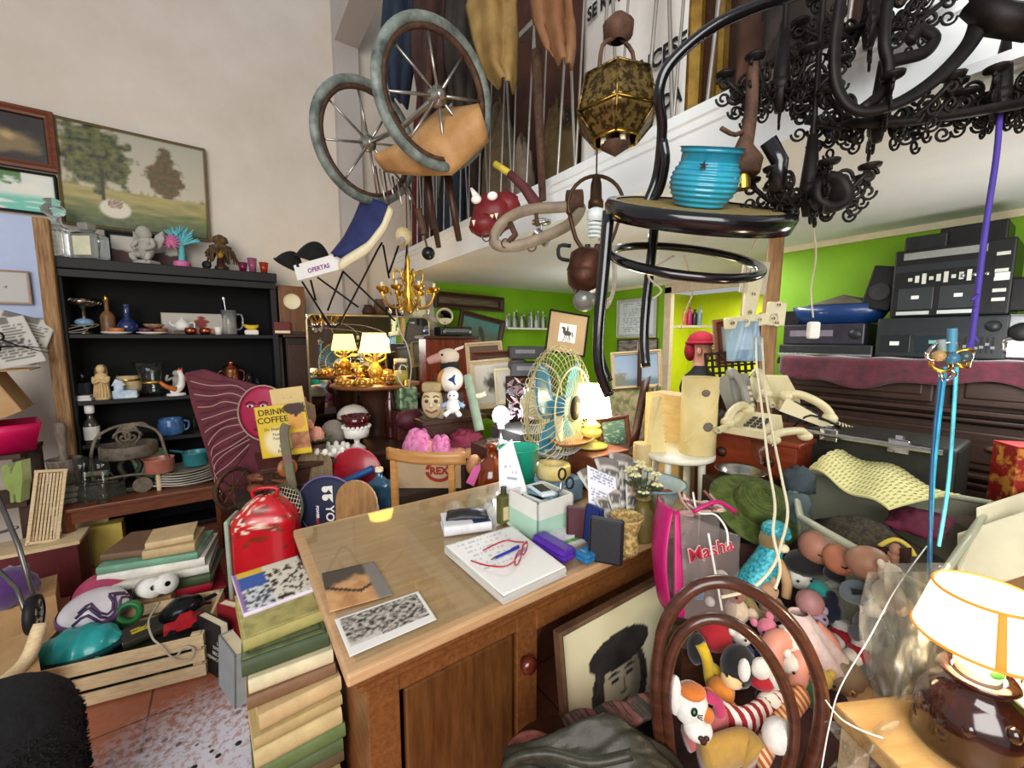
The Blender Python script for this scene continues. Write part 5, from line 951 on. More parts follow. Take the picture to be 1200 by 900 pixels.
def pen(name,label,p0,p1,col,r=.0042,clip=True):
    t=thing(name,label,'pen',p0); b=MB(); d=(V(p1)-V(p0)); b.cyl(p0,V(p0)+d*.86,r,M(col,.3)); b.cyl(V(p0)+d*.86,p1,r,STEEL,.001); wpart('barrel',b,t); b=MB(); b.tube([V(p0)+UPZ*r,V(p0)+d*.04+UPZ*(r+.003),V(p0)+d*.3+UPZ*(r+.001)],.0012,M(col,.3),n=5); wpart('clip',b,t); return t
pen('ballpoint_pen','blue ballpoint pen lying between the red eyeglass temples',G(608,641,.004),G(575,656,.004),'#2430a0')
pen('marker_pen','white pen lying at the far side of the paper stack',D_(590,609,zd+.005),D_(612,626,zd+.005),'#dcd9d4',.005)
p=D_(556,622); book('white planner with a navy blue spine band on the far side of the desk',p+V((-.01,.05,0)),VA+.28,.17,.12,.035,'#d6d6da',pages='#dfe2e8',name='planner',cover_fn=lambda u,v:S('#1f2f5a') if u>.62 else S('#dcdbe0'))
b=MB(); b.sheet(lambda u,v:(.075*(2*u-1),.04*(2*v-1),.022*math.sin(PI*u)**.5*math.sin(PI*v)**.5+.004*nz(u*6,v*6)),16,10,M('#26282c',.45,var=.2),.006); one('black_pouch',b,'black soft leather pouch on top of the white planner','pouch',p+V((0,.055,.04)),VA+.1)
plastic=mat('clear_plastic_film',(.86,.87,.86),.12,trans=.0,alpha=.35,var=0)
def crinkle(b,c,r,m,seed,n=26,h=1): b.sheet(lambda u,v:(lambda a,e:V(c)+V((r*math.cos(a)*math.cos(e),r*math.sin(a)*math.cos(e),r*h*math.sin(e)))*(1+.3*nz(math.cos(a)*2.5+seed,math.sin(a)*2.5,e*2)))(2*PI*u,PI/2*v*.98),n,n//2,m)
b=MB(); crinkle(b,D_(576,606),.06,plastic,3,h=.9); wone('plastic_bag',b,'crumpled clear plastic bag beside the white planner','bag')
t=thing('green_bottle','slim olive green bottle between the plastic bag and the white box','bottle',D_(591,616)+V((.01,.02,0))); b=MB(); b.box((0,0,.055),(.045,.04,.11),M('#5c5a2e',.35,var=.3),bev=.008); b.lathe([(.012,.108),(.01,.135),(.012,.14),(0,.141)],M('#3a3a20',.4),n=10); part('body',b,t); b=MB(); b.box((0,-.021,.045),(.03,.002,.05),M('#c9b68a',.6)); part('label_paper',b,t)
P0=D_(630,636); e1_=onz(596,615,zd)-P0; ra=math.atan2(-e1_.y,-e1_.x); t=thing('storage_box','open white and mint cardboard box stuffed with phones on the desk','box',P0,ra)
W,D,H=e1_.length,(onz(664,617,zd)-P0).length,.135; wm=M('#dcdcd2',.6,var=.05); mm=M('#a9cdb8',.6,var=.05)
b=MB()
def ob(b,m,z0,z1):
    for x,y,w,d in((-W+.003,D/2,.006,D),(-.003,D/2,.006,D),(-W/2,.003,W,.006),(-W/2,D-.003,W,.006)): b.box((x,y,(z0+z1)/2),(w,d,z1-z0),m)
ob(b,mm,0,.075); ob(b,wm,.075,H); b.box((-W/2,D/2,.003),(W-.004,D-.004,.006),wm); part('box_body',b,t)
def bx(x,y,z): return P0+Matrix.Rotation(ra,3,'Z')@V((-W*x,D*y,z))
b=MB(); b.T=Matrix.Rotation(ra,4,'Z'); b.box((-W*.5,D*.5,.058),(W*.8,D*.8,.105),BLK); one('black_insert',b,'black foam block inside the white and mint box','block',P0+V((0,0,.001)),0)
bpos=(bpy.data.objects['black_insert']); 
for i,(x,y,c,a,nm) in enumerate(((.45,.4,'#d8d8d4',.1,'white mobile phone lying lowest in the white and mint box'),(.42,.5,'#5f7f8c',.3,'grey-blue mobile phone lying across the white one in the box'),(.38,.42,'#c9d6dc',-.2,'pale blue phone on top of the others in the box'))):
    t=thing('mobile_phone',nm,'phone',bx(x,y,.112+.016*i),ra+a); b=MB(); b.box((0,0,.007),(.11,.055,.014),M(c,.3),bev=.005); part('body',b,t); b=MB(); b.box((0,0,.0145),(.07,.042,.001),BLK); part('screen',b,t)
def note(u,v):
    r=(v*9)%1; return S('#7a7c98') if (r<.22 and .2<u<.85 and nz(u*22,int(v*9)*2.7)>0 and .25<v<.8) else S('#dfe0e6')
tl,tr,bl=at(585,530,1.62),at(602,512,1.64),at(592,572,1.5)
m=MB(); A_,B_,C_,E_=at(585,575,1.5),at(622,590,1.46),at(597,513,1.56),at(590,535,1.54)
m.sheet(lambda u,v:(A_*(1-u)+B_*u)*(1-v)+(at(584,528,1.55)*(1-u)+at(600,514,1.57)*u)*v,20,26,PRINT,.0012,note); wone('note_sheet',m,'tall white handwritten sheet standing up in the white and mint box','paper')
q=at(607,582,1.66); cupm=M('#20ab8c',.35,var=.06,coat=.2)
revolve('turquoise_cup','large turquoise plastic cup behind the white and mint box','cup',V((q.x,q.y,zd)),shell([(.055,0),(.085,.24),(.09,.243)],.004),cupm,n=28)
b=MB()
for s in(-1,1): b.tube([(.022*s+.016*math.cos(a),0,.13+.022*math.sin(a)) for a in [2*PI*i/12 for i in range(12)]],.004,BLK,closed=True,n=6); b.tube([(.015*s,0,.11),(-.006*s,.003*s,.06),(-.012*s,.003*s,0)],.0035,STEEL,n=5)
one('scissors',b,'black handled scissors sticking out of the white and mint box','scissors',bx(.3,.7,.09),rot=(0,.5,ra))
q=D_(650,600); q=at(648,574,1.72); 
revolve('tape_ring','thick cream and yellow tape ring behind the white and mint box','tape',V((q.x,q.y,.86)),[(.04,.0),(.07,0),(.075,.01),(.075,.05),(.07,.058),(.045,.058),(.04,.05),(.04,0)],mat('cream_tape',S('#ddd0a0'),.45,col2=S('#cda93a'),scale=8),n=28)
b=MB(); b.box((q.x,q.y,(.859+zd)/2),(.2,.16,.859-zd),M('#6f8fb0',.6,var=.15),bev=.003); wone('blue_carton',b,'blue-grey carton on the desk under the cream tape ring','box')
def case(name,label,px0,py0,px1,py1,w,h,col):
    a,b0=D_(px0,py0),D_(px1,py1); d=(b0-a); t=thing(name,label,'case',(a+b0)/2,math.atan2(d.y,d.x)); L_=d.length
    b=MB(); b.box((0,0,h*.32),(L_,w,h*.6),M(col,.3,var=.1,coat=.3),bev=h*.28); part('base',b,t); b=MB(); b.box((0,0,h*.66),(L_,w,h*.66),M(col,.3,var=.1,coat=.3),bev=h*.3); part('lid',b,t)
case('glasses_case','purple glasses case lying between the papers and the soap box',630,637,668,660,.06,.045,'#4b2394')
case('glasses_case','small blue glasses case in front of the black wallet',680,660,696,652,.055,.035,'#1f6a9c')
b=MB(); q=D_(668,650); sb=onz(664,648,zd)
t=thing('soap_box','white soap carton with a green picture, tilted on the purple case','box',at(668,645,1.345),VA+.1); b=MB(); b.box((0,0,.025),(.105,.075,.05),M('#e6e6de',.5,var=.04),rot=(.1,.05,.5),bev=.002); part('carton',b,t); b=MB(); b.box((-.002,-.004,.0508),(.07,.05,.001),mat('green_print',S('#2a7a34'),.5,col2=S('#7bc46a'),scale=40),rot=(.1,.05,.5)); part('picture_print',b,t)
b=MB(); b.box((0,0,.01),(.09,.07,.02),M('#d9d4d8',.6),bev=.002); one('white_card_box',b,'low white box underneath the tilted soap carton','box',D_(662,640)+V((.02,.045,0)),VA+.6)
def wallet(label,px,py,w,h,th,col,rz,tilt=.12,loop=False,name='wallet'):
    p=D_(px,py); t=thing(name,label,'wallet',p,rot=(-tilt,0,rz)); m=M(col,.45,var=.15); b=MB(); b.box((0,0,h/2),(w,th,h),m,bev=th*.35); part('body',b,t); b=MB(); b.tube([(-w/2+.006,-th/2,.006),(-w/2+.006,-th/2,h-.006),(w/2-.006,-th/2,h-.006),(w/2-.006,-th/2,.006)],.0015,M('#000000',.8),n=4); part('stitching',b,t)
    if loop: b=MB(); b.tube([(-.01,0,h),(-.02,0,h+.03),(.0,0,h+.045),(.02,0,h+.03),(.012,0,h)],.006,m,sub=3,n=6,flat=.5); part('loop',b,t)
wallet('maroon leather wallet standing on edge next to the white box',676,632,.075,.115,.022,'#4a1c26',VA-.1)
wallet('navy blue wallet standing between the maroon and brown ones',693,637,.07,.13,.02,'#152c6e',VA-.9)
wallet('brown wallet with a strap loop behind the navy one',703,626,.085,.145,.022,'#3d241a',VA-.25,loop=True)
wallet('large black wallet standing in front of the woven pot',709,660,.105,.14,.024,'#1b1c22',VA-.35)
q=D_(735,655)+V((.03,.03,0)); wov=mat('woven_straw',S('#8a703f'),.85,col2=S('#c9ac6c'),scale=70,bump=.3,contrast=(.42,.58))
revolve('woven_pot','hourglass-shaped woven straw pot holding folded newspapers','pot',q,shell([(.05,0),(.055,.02),(.046,.06),(.05,.08),(.066,.12),(.072,.13)],.006),wov,n=26,sc=(.75,.75,.95))
random.seed(15)
nl=['tallest','creased','torn-edged','outermost']
for i,(px0,py0,px1,py1,dd) in enumerate(((688,560,704,600,1.43),(705,545,725,598,1.46),(718,538,738,600,1.5),(732,548,742,606,1.42))):
    A_,B_=at(px0-12+4*i,py0-6,dd+.03),at(px1+8+4*i,py0+4+4*i,dd+.05); lo1,lo2=q+V((-.03+.012*i,.0,.05)),q+V((.0+.012*i,.02,.05))
    m=MB(); m.sheet(lambda u,v:(lo1*(1-u)+lo2*u)*(1-v)+(A_*(1-u)+B_*u+V((0,0,.03*math.sin(PI*u))))*v+FW*(.012*math.sin(u*7+i)*v),16,22,PRINT,.003,lambda u,v:mix(news(u,v),S('#c98a6a'),.6 if (i%2 and .2<u<.5 and .5<v<.7) else 0)); wone('newspaper',m,'%s folded newspaper standing in the woven straw pot'%nl[i],'newspaper')
pv=at(723,560,1.5)
def letter(u,v): return S('#6f7190') if ((v*14)%1<.3 and .1<u<.9 and v>.15 and nz(u*25,int(v*14)*1.7)>-.1) else S('#dcdde4')
m=MB(); A_,B_,C_,E_=at(690,596,1.36),at(726,612,1.35),at(688,545,1.41),at(722,560,1.41); m.sheet(lambda u,v:(A_*(1-u)+B_*u)*(1-v)+(C_*(1-u)+E_*u)*v,24,30,PRINT,.001,letter); wone('printed_letter',m,'white printed letter leaning in front of the newspapers','paper')
olv=M('#6b5f32',.4,var=.2)
q1=D_(757,640)+V((.03,.04,0)); t=thing('flower_vase','olive bottle vase with small white dried flowers at the end of the desk','vase',q1); b=MB(); b.lathe([(0,0)]+bottle_prof(.038,.15,.6,.6)+[(0,.15)],olv); part('vase_body',b,t)
b=MB(); random.seed(3); iv=M('#cfc89a',.8,var=.2)
for i in range(11):
    a=random.uniform(0,2*PI); r=random.uniform(.01,.07); z1=random.uniform(.18,.27); b.tube([(0,0,.14),(r*.6*math.cos(a),r*.6*math.sin(a),.18),(r*math.cos(a),r*math.sin(a),z1)],.002,lf,sub=2,n=4)
    for j in range(5): c_=V((r*math.cos(a),r*math.sin(a),z1)); e_=2*PI*j/5; b.sph(c_+V((.011*math.cos(e_),.011*math.sin(e_),0)),(.01,.006,.005),iv,rot=(0,0,e_),n=6)
    b.sph((r*.8*math.cos(a+.5),r*.8*math.sin(a+.5),.19),(.022,.009,.005),lf,rot=(.3,-.3,a),n=6)
part('dried_flowers',b,t)
revolve('olive_jar','olive green jar behind the dried flower vase','jar',D_(770,622)+V((.05,.05,0)),[(0,0)]+bottle_prof(.035,.15,.7,.7)+[(0,.15)],M('#57502c',.4,var=.2))
q2=D_(790,612)+V((-.0,.1,0)); en=M('#b7c7c6',.35,var=.15)
t=thing('enamel_basin','pale enamel basin stacked on yellow plates at the end of the desk','basin',q2+V((0,0,.05))); b=MB(); b.lathe(shell([(.08,0),(.1,.04),(.115,.075),(.125,.078)],.004),en,n=30); part('body',b,t); b=MB(); b.lathe([(.122,.074),(.127,.078),(.122,.082)],M('#7aa0b0',.3),n=30); part('rim',b,t)
for i in range(3): revolve('yellow_plate','%s of the three yellow plates under the enamel basin'%('lowest','middle','topmost')[i],'plate',q2+V((.004*i,0,.0165*i)),plate(.12-.004*i,.016),M('#c9ab5c',.4,var=.2,coat=.3),n=28)
for i,(dx,dy,c,nm) in enumerate(((-.04,.01,'#4d6a4a','dark green'),(.03,.03,'#a8685a','brick pink'),(.0,-.05,'#39414a','slate grey'),(.05,-.02,'#7a3a34','dark red'))):
    b=MB(); b.lathe([(0,0),(.028,.004),(.03,.03),(.02,.042),(.008,.045),(0,.05)],M(c,.4,var=.2),n=14); b.lathe([(.031,.014),(.034,.018),(.031,.022)],BRASS,n=14); one('trinket_box',b,'small %s round trinket box in the enamel basin'%nm,'box',q2+RT*dx+FW*dy+V((0,0,.058)))
b=MB(); qq=at(752,560,1.75); b.cyl((qq.x,qq.y,zd),(qq.x,qq.y,1.0),.04,M('#c9b080',.8,var=.1)); wone('cardboard_roll',b,'beige cardboard roll standing behind the newspapers','roll')
random.seed(21)
qq=at(735,531,1.95)
b=MB(); b.box((1.32,1.5,(zd+.9)/2),(.24,.2,.9-zd),M('#5b4636',.7,var=.2)); wone('brown_carton',b,'brown carton at the far corner of the desk, behind the newspapers','box')
for i in range(6):
    a=random.uniform(-.6,.6); c_=V((1.28+.05*math.sin(i*3),1.47+.04*math.cos(i*2),.902+.006*i)); nm=['blue-lined','cream','grey','pinkish','creased white','curled white'][i]
    m=paintsheet(.19,.13,letter if i%2 else news,PRINT,18,18,.002); m.v=[V((v.x,v.z,v.y+.012*math.sin(v.x*14+i))) for v in m.v]; one('loose_paper',m,'%s loose paper in the heap behind the newspapers'%nm,'paper',c_,a)
t=thing('wooden_dish','shallow brown wooden dish lying on the loose papers behind the letters','dish',V((1.33,1.4,.955)),.4); b=MB(); b.lathe(shell([(.05,0),(.1,.012),(.12,.03)],.005),mat('dish_wood',S('#6d4426'),.45,col2=S('#94643c'),scale=8),n=26,sc=(1.2,.8,1)); part('body',b,t)
by_=4.0
t=thing('reddish_dresser','polished reddish brown dresser in the far corner beside the mirror','dresser',ony(528,460,3.72)*1); t.location.z=0; dx=t.location.x
red_=mat('polished_red_wood',S('#5b2114'),.25,col2=S('#8a3a20'),scale=5,stretch=(8,8,1),coat=.4)
dh=ony(528,394,3.6).z; x0_,x1_=ony(500,430,3.6).x,ony(557,430,3.6).x
b=MB(); b.box(((x0_+x1_)/2,3.86,dh/2),(x1_-x0_,.5,dh-.04),red_,bev=.004); wpart('carcass',b,t)
b=MB(); b.box(((x0_+x1_)/2,3.85,dh-.012),(x1_-x0_+.06,.56,.03),DWOOD,bev=.008); wpart('top_panel',b,t)
for z0 in(.15,.55,.95): b=MB(); b.box(((x0_+x1_)/2,3.6,z0+.18),(x1_-x0_-.08,.02,.34),red_,bev=.006); d_=wpart('drawer',b,t); b=MB(); b.sph(((x0_+x1_)/2,3.575,z0+.18),.016,BRASS,n=8); wpart('knob',b,t,d_)
dm=(x0_+x1_)/2
t=thing('old_radio','flat black radio lying on the reddish dresser','radio',V((dm+.06,3.68,dh+.004)),0); b=MB(); b.box((0,0,.045),(.34,.16,.085),M('#17181a',.4,var=.2),bev=.01); part('body',b,t); b=MB(); b.box((.0,-.081,.05),(.26,.003,.03),M('#6a6c6a',.4,var=.4,scale=60)); part('dial_strip',b,t); b=MB()
for s in(-.14,.14): b.cyl((s,-.08,.04),(s,-.095,.04),.016,STEEL)
part('knobs',b,t)
b=MB(); random.seed(7); fw_=M('#b9ab9c',.9,var=.2)
for i in range(9): b.sph((random.uniform(-.13,.13),random.uniform(-.05,.05),.06+random.uniform(0,.09)),(.07,.055,.045),fw_,rot=(random.random(),random.random(),random.random()),n=9,lump=.3)
b.box((0,0,.03),(.24,.14,.06),M('#8a7d70',.9)); one('bundled_rags',b,'pale bundled rags on the outer half of the reddish dresser','cloth',V((dm-.16,3.85,dh+.004)))
t=thing('shaving_mirror','small round mirror with a white rim standing on the reddish dresser','mirror',V((dm+.06,3.86,dh+.004)),VA); b=MB(); b.lathe([(0,0),(.05,0),(.045,.012),(.01,.02),(.008,.14)],BLK); part('stand',b,t); b=MB(); b.lathe([(0,0),(.075,0)],mat('mirror_glass',(.86,.84,.78),.02,metal=1),(0,-.012,.2),(PI/2+.5,0,0),n=28,sc=(.9,.9,.9)); part('glass',b,t); b=MB(); b.tube([(.078*math.cos(a),-.008,.2+.078*math.sin(a)) for a in [2*PI*i/28 for i in range(28)]],.009,CREAM,closed=True); b.sph((0,.005,.2),(.075,.008,.075),CREAM); part('rim',b,t)
def pic(name,label,tl,tr,bl,d,fn,fm,fw=.03,dp=.02,mt=None,**kw):
    ds=d if hasattr(d,'__len__') else (d,d,d); return picture(name,label,'painting' if 'painting' in name else 'picture',at(*tl,ds[0]),at(*tr,ds[1]),at(*bl,ds[2]),fn,fm,fw,dp,mt=mt,**kw)
def wallpic(name,label,tl,tr,bl,y,fn,fm,fw=.03,dp=.02,mt=None,**kw): return picture(name,label,'painting' if 'painting' in name else 'picture',ony(*tl,y),ony(*tr,y),ony(*bl,y),fn,fm,fw,dp,mt=mt,**kw)
def hunter(u,v):
    c=mix(S('#4a5a44'),S('#3f7a74'),ss(.5,1,v+.2*u+.2*nz(u*4,v*4))); c=mix(c,S('#7a6a48'),ss(.35,.1,v+.1*nz(u*6,v*6)))
    f=math.hypot((u-.52-.25*(.5-v))/.09,(v-.45)/.32)+.2*nz(u*9,v*9); return mix(c,S('#1d211d'),ss(1,.7,f))
wallpic('landscape_painting','dim green painting of a dark figure, leaning above the reddish dresser',(536,362),(588,376),(536,404),3.98,hunter,DWOOD,.05,.03)
wallpic('long_painting','long dark horizontal painting in a heavy frame just under the far ceiling',(507,341),(588,349),(509,360),4.05,lambda u,v:mix(S('#4a3a28'),S('#6a5a42'),nz(u*6,v*3)+.5),DWOOD,.05,.04)
s0,s1=ony(590,383,4.02).x,ony(645,383,4.02).x; szb=ony(620,384,3.95).z
b=MB(); b.box(((s0+s1)/2,4.03,szb-.012),(s1-s0,.2,.024),WHITE,bev=.003); wone('wall_shelf',b,'white wall shelf lined with small bottles on the green wall','shelf')
random.seed(31); bc=['#c9ced0','#8a9698','#b9c0b6','#3a4a44','#d8d8d0','#5a4a3a','#7a8a94','#e0e0da']
cn=['clear','grey','pale green','dark green','milk white','brown','blue-grey','white']
proto=None
for i in range(13):
    h=random.uniform(.13,.21); b=MB(); r=.021; b.lathe([(0,0)]+bottle_prof(r,h,.4,.6)+[(0,h)],M(bc[i%8],.15,coat=.5,var=.1),n=10); b.cyl((0,0,h),(0,0,h+.02),.011,M(bc[(i*3+1)%8],.4),n=8)
    one('small_bottle',b,'small collectable bottle in the row on the white wall shelf','bottle',V((s0+.03+(s1-s0-.06)*i/12,4.0+.03*(i%2),szb+.001)),group='bottles on the white wall shelf')
def cert(u,v):
    if min(u,1-u)<.05 or min(v,1-v)<.06: return S('#b9c4cc')
    r=(v*16)%1; return S('#9aa4b4') if (r<.35 and .15<u<.85 and nz(u*25,int(v*16)*2.1)>-.05 and .12<v<.9) else S('#dfe5ec')
picture('certificate','white printed certificate in a thin frame on the green end wall','picture',onx(723,352,RX-.02),onx(770,347,RX-.02),onx(723,396,RX-.02),cert,M('#c9bfa4',.5),.015,.012,mt=PRINT)
picture('stone_picture','grey-brown picture hung just below the white certificate','picture',onx(724,398,RX-.03),onx(771,396,RX-.03),onx(724,416,RX-.03),lambda u,v:mix(S('#5a5450'),S('#a39a92'),nz(u*5,v*4)+.5),DWOOD,.012,.012,mt=PRINT)
def sea(u,v):
    c=mix(S('#b9c9dc'),S('#8fa8c9'),v); c=mix(c,S('#7a93a8'),ss(.3,.12,v+.05*nz(u*9,1))); return mix(c,S('#8a8a7a'),ss(.55,.2,math.hypot((u-.1)/.5,(v-.2)/.6)+.2*nz(u*12,v*12)))
pic('seascape_painting','pale blue seascape in a light wooden frame against the green end wall',(716,413),(775,409),(716,457),3.6,sea,RAW,.03,.025)
b=MB(); b.cyl(at(750,402,3.5),at(749,458,3.5),.018,DWOOD); wone('dark_pole',b,'dark upright pole in front of the pale blue seascape','pole')
def garden(u,v):
    c=mix(S('#5f6a3a'),S('#9a9a6a'),nz(u*6,v*6)+.5); return mix(c,S('#b98a80'),ss(.1,.25,nz(u*14,v*14,4))*ss(.9,.4,abs(u-.5)+abs(v-.4)))
pic('garden_painting','unframed painting of a flowery garden leaning beneath the pale seascape',(708,457),(764,453),(706,520),(3.1,3.15,3.0),garden,M('#7a6a48'),.008,.02)
def horse(u,v):
    c=S('#e6e3da'); body=min(math.hypot((u-.5)/.24,(v-.5)/.14),math.hypot((u-.3)/.09,(v-.64)/.16),math.hypot((u-.24)/.12,(v-.76)/.06))
    leg=min(abs(u-x-.12*(v-.3)*s) for x,s in((.36,1),(.44,-1),(.6,1),(.68,-.5)))
    rider=math.hypot((u-.5)/.055,(v-.72)/.13); head=math.hypot((u-.5)/.03,(v-.88)/.04); tail=math.hypot((u-.8-.2*(.5-v))/.04,(v-.45)/.17)
    if body<1 or (leg<.022 and .14<v<.45) or rider<1 or head<1 or tail<1: return S('#3a3633')
    if v<.16 and .2<u<.8 and nz(u*12,v*20)>0: return S('#8a8580')
    return c
pic('horse_print','tilted framed print of a rider on a horse with a wide tan mount',(647,363),(693,371),(635,411),(3.0,3.05,2.95),horse,BLK,.012,.02,mt=PRINT,matw=.075,mm=M('#a88d68',.8,var=.06))
fz=.82
t=thing('frame_table','dark table in the far corner carrying the leaning picture frames','table',V((2.35,3.15,0)))
b=MB(); b.box((2.35,3.15,fz-.02),(1.1,.8,.04),DWOOD,bev=.005); wpart('table_top',b,t)
for x in(1.85,2.85):
    for y in(2.8,3.5): b=MB(); b.box((x,y,(fz-.04)/2),(.06,.06,fz-.04),DWOOD); wpart('leg',b,t)
for i,(tl,tr,bl,d,col,fm,nm) in enumerate((((541,425),(592,420),(563,478),3.1,'#d8d2c2',RAW,'pale wooden frame with a cream mount, foremost of the frames leaning in the corner'),((548,412),(600,410),(560,470),3.25,'#5a4436',MWOOD,'dark framed picture behind the pale wooden one in the corner'),((577,432),(606,430),(583,474),3.05,'#d9d6cc',CREAM,'small white mounted picture leaning beside the pale wooden frame'),((545,402),(588,399),(548,440),3.5,'#6a5a44',RAW,'rearmost of the leaning frames, with a pale wood edge'))):
    pic('leaning_picture',nm,tl,tr,bl,d,(lambda cc:lambda u,v:mix(S(cc),S('#4a4038'),ss(.3,.1,math.hypot(u-.5,v-.5)+.1*nz(u*6,v*6))))(col),fm,.035,.025,mt=PRINT)
el=M('#2a2a2c',.4,var=.3)
for i,(px,py,w,h,d,nm) in enumerate(((622,440,.3,.1,3.0,'black video recorder, lower of two under the horse print'),(618,420,.28,.09,3.05,'black video recorder stacked on top of the other'))):
    p=at(px,py,d); 
    t=thing('video_recorder',nm,'recorder',p,VA+.1*i); b=MB(); b.box((0,0,h/2),(w,.22,h),el,bev=.006); part('body',b,t); b=MB(); b.box((-.03,-.111,h*.6),(w*.5,.003,h*.3),M('#6a6c70',.3)); part('front_panel',b,t)
    if i==0: c=MB(); c.box((p.x,p.y,p.z/2-.002),(.3,.22,p.z-.006),DWOOD); wone('wooden_crate',c,'dark wooden crate under the black video recorders','box')
tz2=.98; p=at(520,500,2.75); 
t=thing('toy_stand','small dark stand behind the chair heaped with toys','stand',V((p.x,p.y,0))); b=MB(); b.box((p.x,p.y,.46),(.42,.34,.92),DWOOD,bev=.006); wpart('cabinet',b,t); b=MB(); b.box((p.x,p.y,.935),(.46,.38,.03),DWOOD,bev=.005); wpart('top_panel',b,t); sz_=.951
q=at(523,500,2.62); q.z=sz_
t=thing('succulent_pot','white rimmed pot of dark pebbles and succulents on the toy stand','pot',q); b=MB(); b.lathe(shell([(.07,0),(.1,.08),(.115,.085),(.115,.1)],.008),CREAM,n=28); part('pot',b,t); b=MB(); random.seed(2)
for i in range(40): a=random.uniform(0,2*PI); r=.1*math.sqrt(random.random()); b.sph((r*math.cos(a),r*math.sin(a),.1),random.uniform(.01,.018),M('#4a3a38',.7,var=.4,scale=40),n=6)
part('pebbles',b,t)
def fluff(b,c,r,m,rot=None,n=12,seed=0): b.sph(c,r,m,rot=rot,n=n,lump=.12,lf=4,seed=seed)
q=at(528,445,2.6)
ballm=mat('ball_white',S('#dfd8cc'),.4,var=.08)
t=thing('beach_ball','white and orange play ball with a blue triangle','ball',q+V((0,0,-.082)),VA); b=MB(); b.sph((0,0,.082),.082,ballm,n=24); part('ball',b,t); b=MB(); 
def bp(a,e,r=.0835): return (r*math.sin(a)*math.cos(e),-r*math.cos(a)*math.cos(e),.082+r*math.sin(e))
b.add([bp(-.05,.1),bp(.55,-.35),bp(.55,.5)],[(0,1,2)],M('#1d3a7a',.4)); b.add([bp(-.05,.1,.0855),bp(.55,-.35,.0855),bp(.55,.5,.0855),bp(.3,.1,.09)],[(0,1,3),(1,2,3),(2,0,3)],M('#1d3a7a',.4)); part('triangle',b,t); b=MB(); b.sheet(lambda u,v:bp(-1.3+.7*u,-.9+1.8*v),8,12,M('#d08a3a',.4)); part('orange_panel',b,t)
b=MB(); c0=q+V((0,.02,-.25)); b.box((c0.x,c0.y,(sz_+q.z-.083)/2),(.13,.13,q.z-.083-sz_-.002),M('#4a3a34',.7)); wone('dark_box',b,'dark box under the play ball on the toy stand','box')
q=at(525,418,2.7); fu=M('#c9b8a4',.9,var=.15); fd=M('#1d1d22',.9)
t=thing('plush_fox','pink-nosed plush animal head with a dark throat, above the play ball','plush toy',q+V((0,0,-.1)),VA); b=MB(); fluff(b,(0,0,.1),(.075,.06,.055),fu); b.tube([(-.05,-.02,.095),(-.1,-.03,.08),(-.125,-.03,.07)],lambda u:.035-.012*u,M('#b98a80',.9),sub=3); b.prism([(.03,.13),(.1,.155),(.105,.175),(.05,.155)],.02,fu); part('head',b,t); b=MB(); fluff(b,(.01,0,.03),(.065,.06,.06),fd); part('body',b,t); b=MB(); b.sph((-.132,-.03,.072),.012,M('#7a2a2a')); b.sph((-.03,-.058,.115),.008,BLK); part('face_details',b,t)
c1=q+V((0,.12,0)); b=MB(); b.box((c1.x,c1.y-.08,(sz_+q.z-.11)/2),(.12,.1,q.z-.12-sz_),DWOOD); wone('wooden_pillar',b,'dark wooden pillar supporting the plush animal head','pillar')
q=at(507,470,2.55); wht=M('#c9b58e',.6,var=.1)
t=thing('clown_mask','pale grinning mask with a brown cap beside the play ball','mask',q+V((0,0,-.11)),VA); b=MB(); b.sph((0,0,.1),(.07,.05,.1),wht,n=16); b.sph((0,-.048,.09),(.016,.02,.02),wht,n=8); b.tube([(-.035,-.043,.06),(0,-.05,.045),(.035,-.043,.06)],.006,M('#8a4a3a'),sub=3,n=6); part('face',b,t); b=MB()
for s in(-1,1): b.sph((s*.028,-.044,.115),(.014,.008,.012),M('#4a3a2a'),n=8); b.tube([(s*.012,-.046,.14),(s*.03,-.046,.15),(s*.048,-.038,.14)],.004,M('#4a3a2a'),n=5)
part('eyes',b,t); b=MB(); b.box((0,.0,.2),(.12,.09,.06),M('#a39066',.8,var=.2),bev=.015); part('cap',b,t)
c1=q; b=MB(); b.box((c1.x,c1.y+.02,(sz_+q.z-.111)/2+.0),(.12,.1,q.z-.112-sz_),M('#5a4a3a',.7)); wone('small_pedestal',b,'brown pedestal under the pale grinning mask','stand')
q=at(531,472,2.5); t=thing('plush_doll','small white and blue plush doll leaning on the pebble pot','plush toy',q+V((0,0,-.07)),VA); b=MB(); fluff(b,(0,0,.05),(.045,.04,.05),WHITE); fluff(b,(0,-.01,.115),(.035,.033,.035),WHITE)
for s in(-1,1): b.tube([(s*.03,0,.07),(s*.07,-.02,.05)],.014,M('#8fa4c4',.9)); b.tube([(s*.02,-.01,.02),(s*.045,-.05,.0)],.016,WHITE)
part('body',b,t); b=MB()
for s in(-1,1): b.sph((s*.012,-.042,.12),.005,BLK,n=6)
part('eyes',b,t)
b=MB(); b.tube([at(548,452,2.6),at(557,464,2.58),at(569,461,2.56)],lambda u:.022-.006*u,CREAM,sub=4); wone('white_tail',b,'pale curved horn sticking out beside the play ball','horn')
b=MB(); b.cyl(at(548,440,2.62),at(562,505,2.5),.03,M('#8a9a84',.7,var=.2)); wone('cloth_roll',b,'pale green cloth roll leaning behind the pebble pot','cloth')
fz2=bpy.data.objects['printed_carton'].location.z+.172
pkc=mat('pink_petals',S('#b8508a'),.8,col2=S('#e090b8'),scale=26); pe=mat('peach_petals',S('#c98a6a'),.85,col2=S('#dfb08a'),scale=26); mg=M('#6d1a34',.8,var=.2)
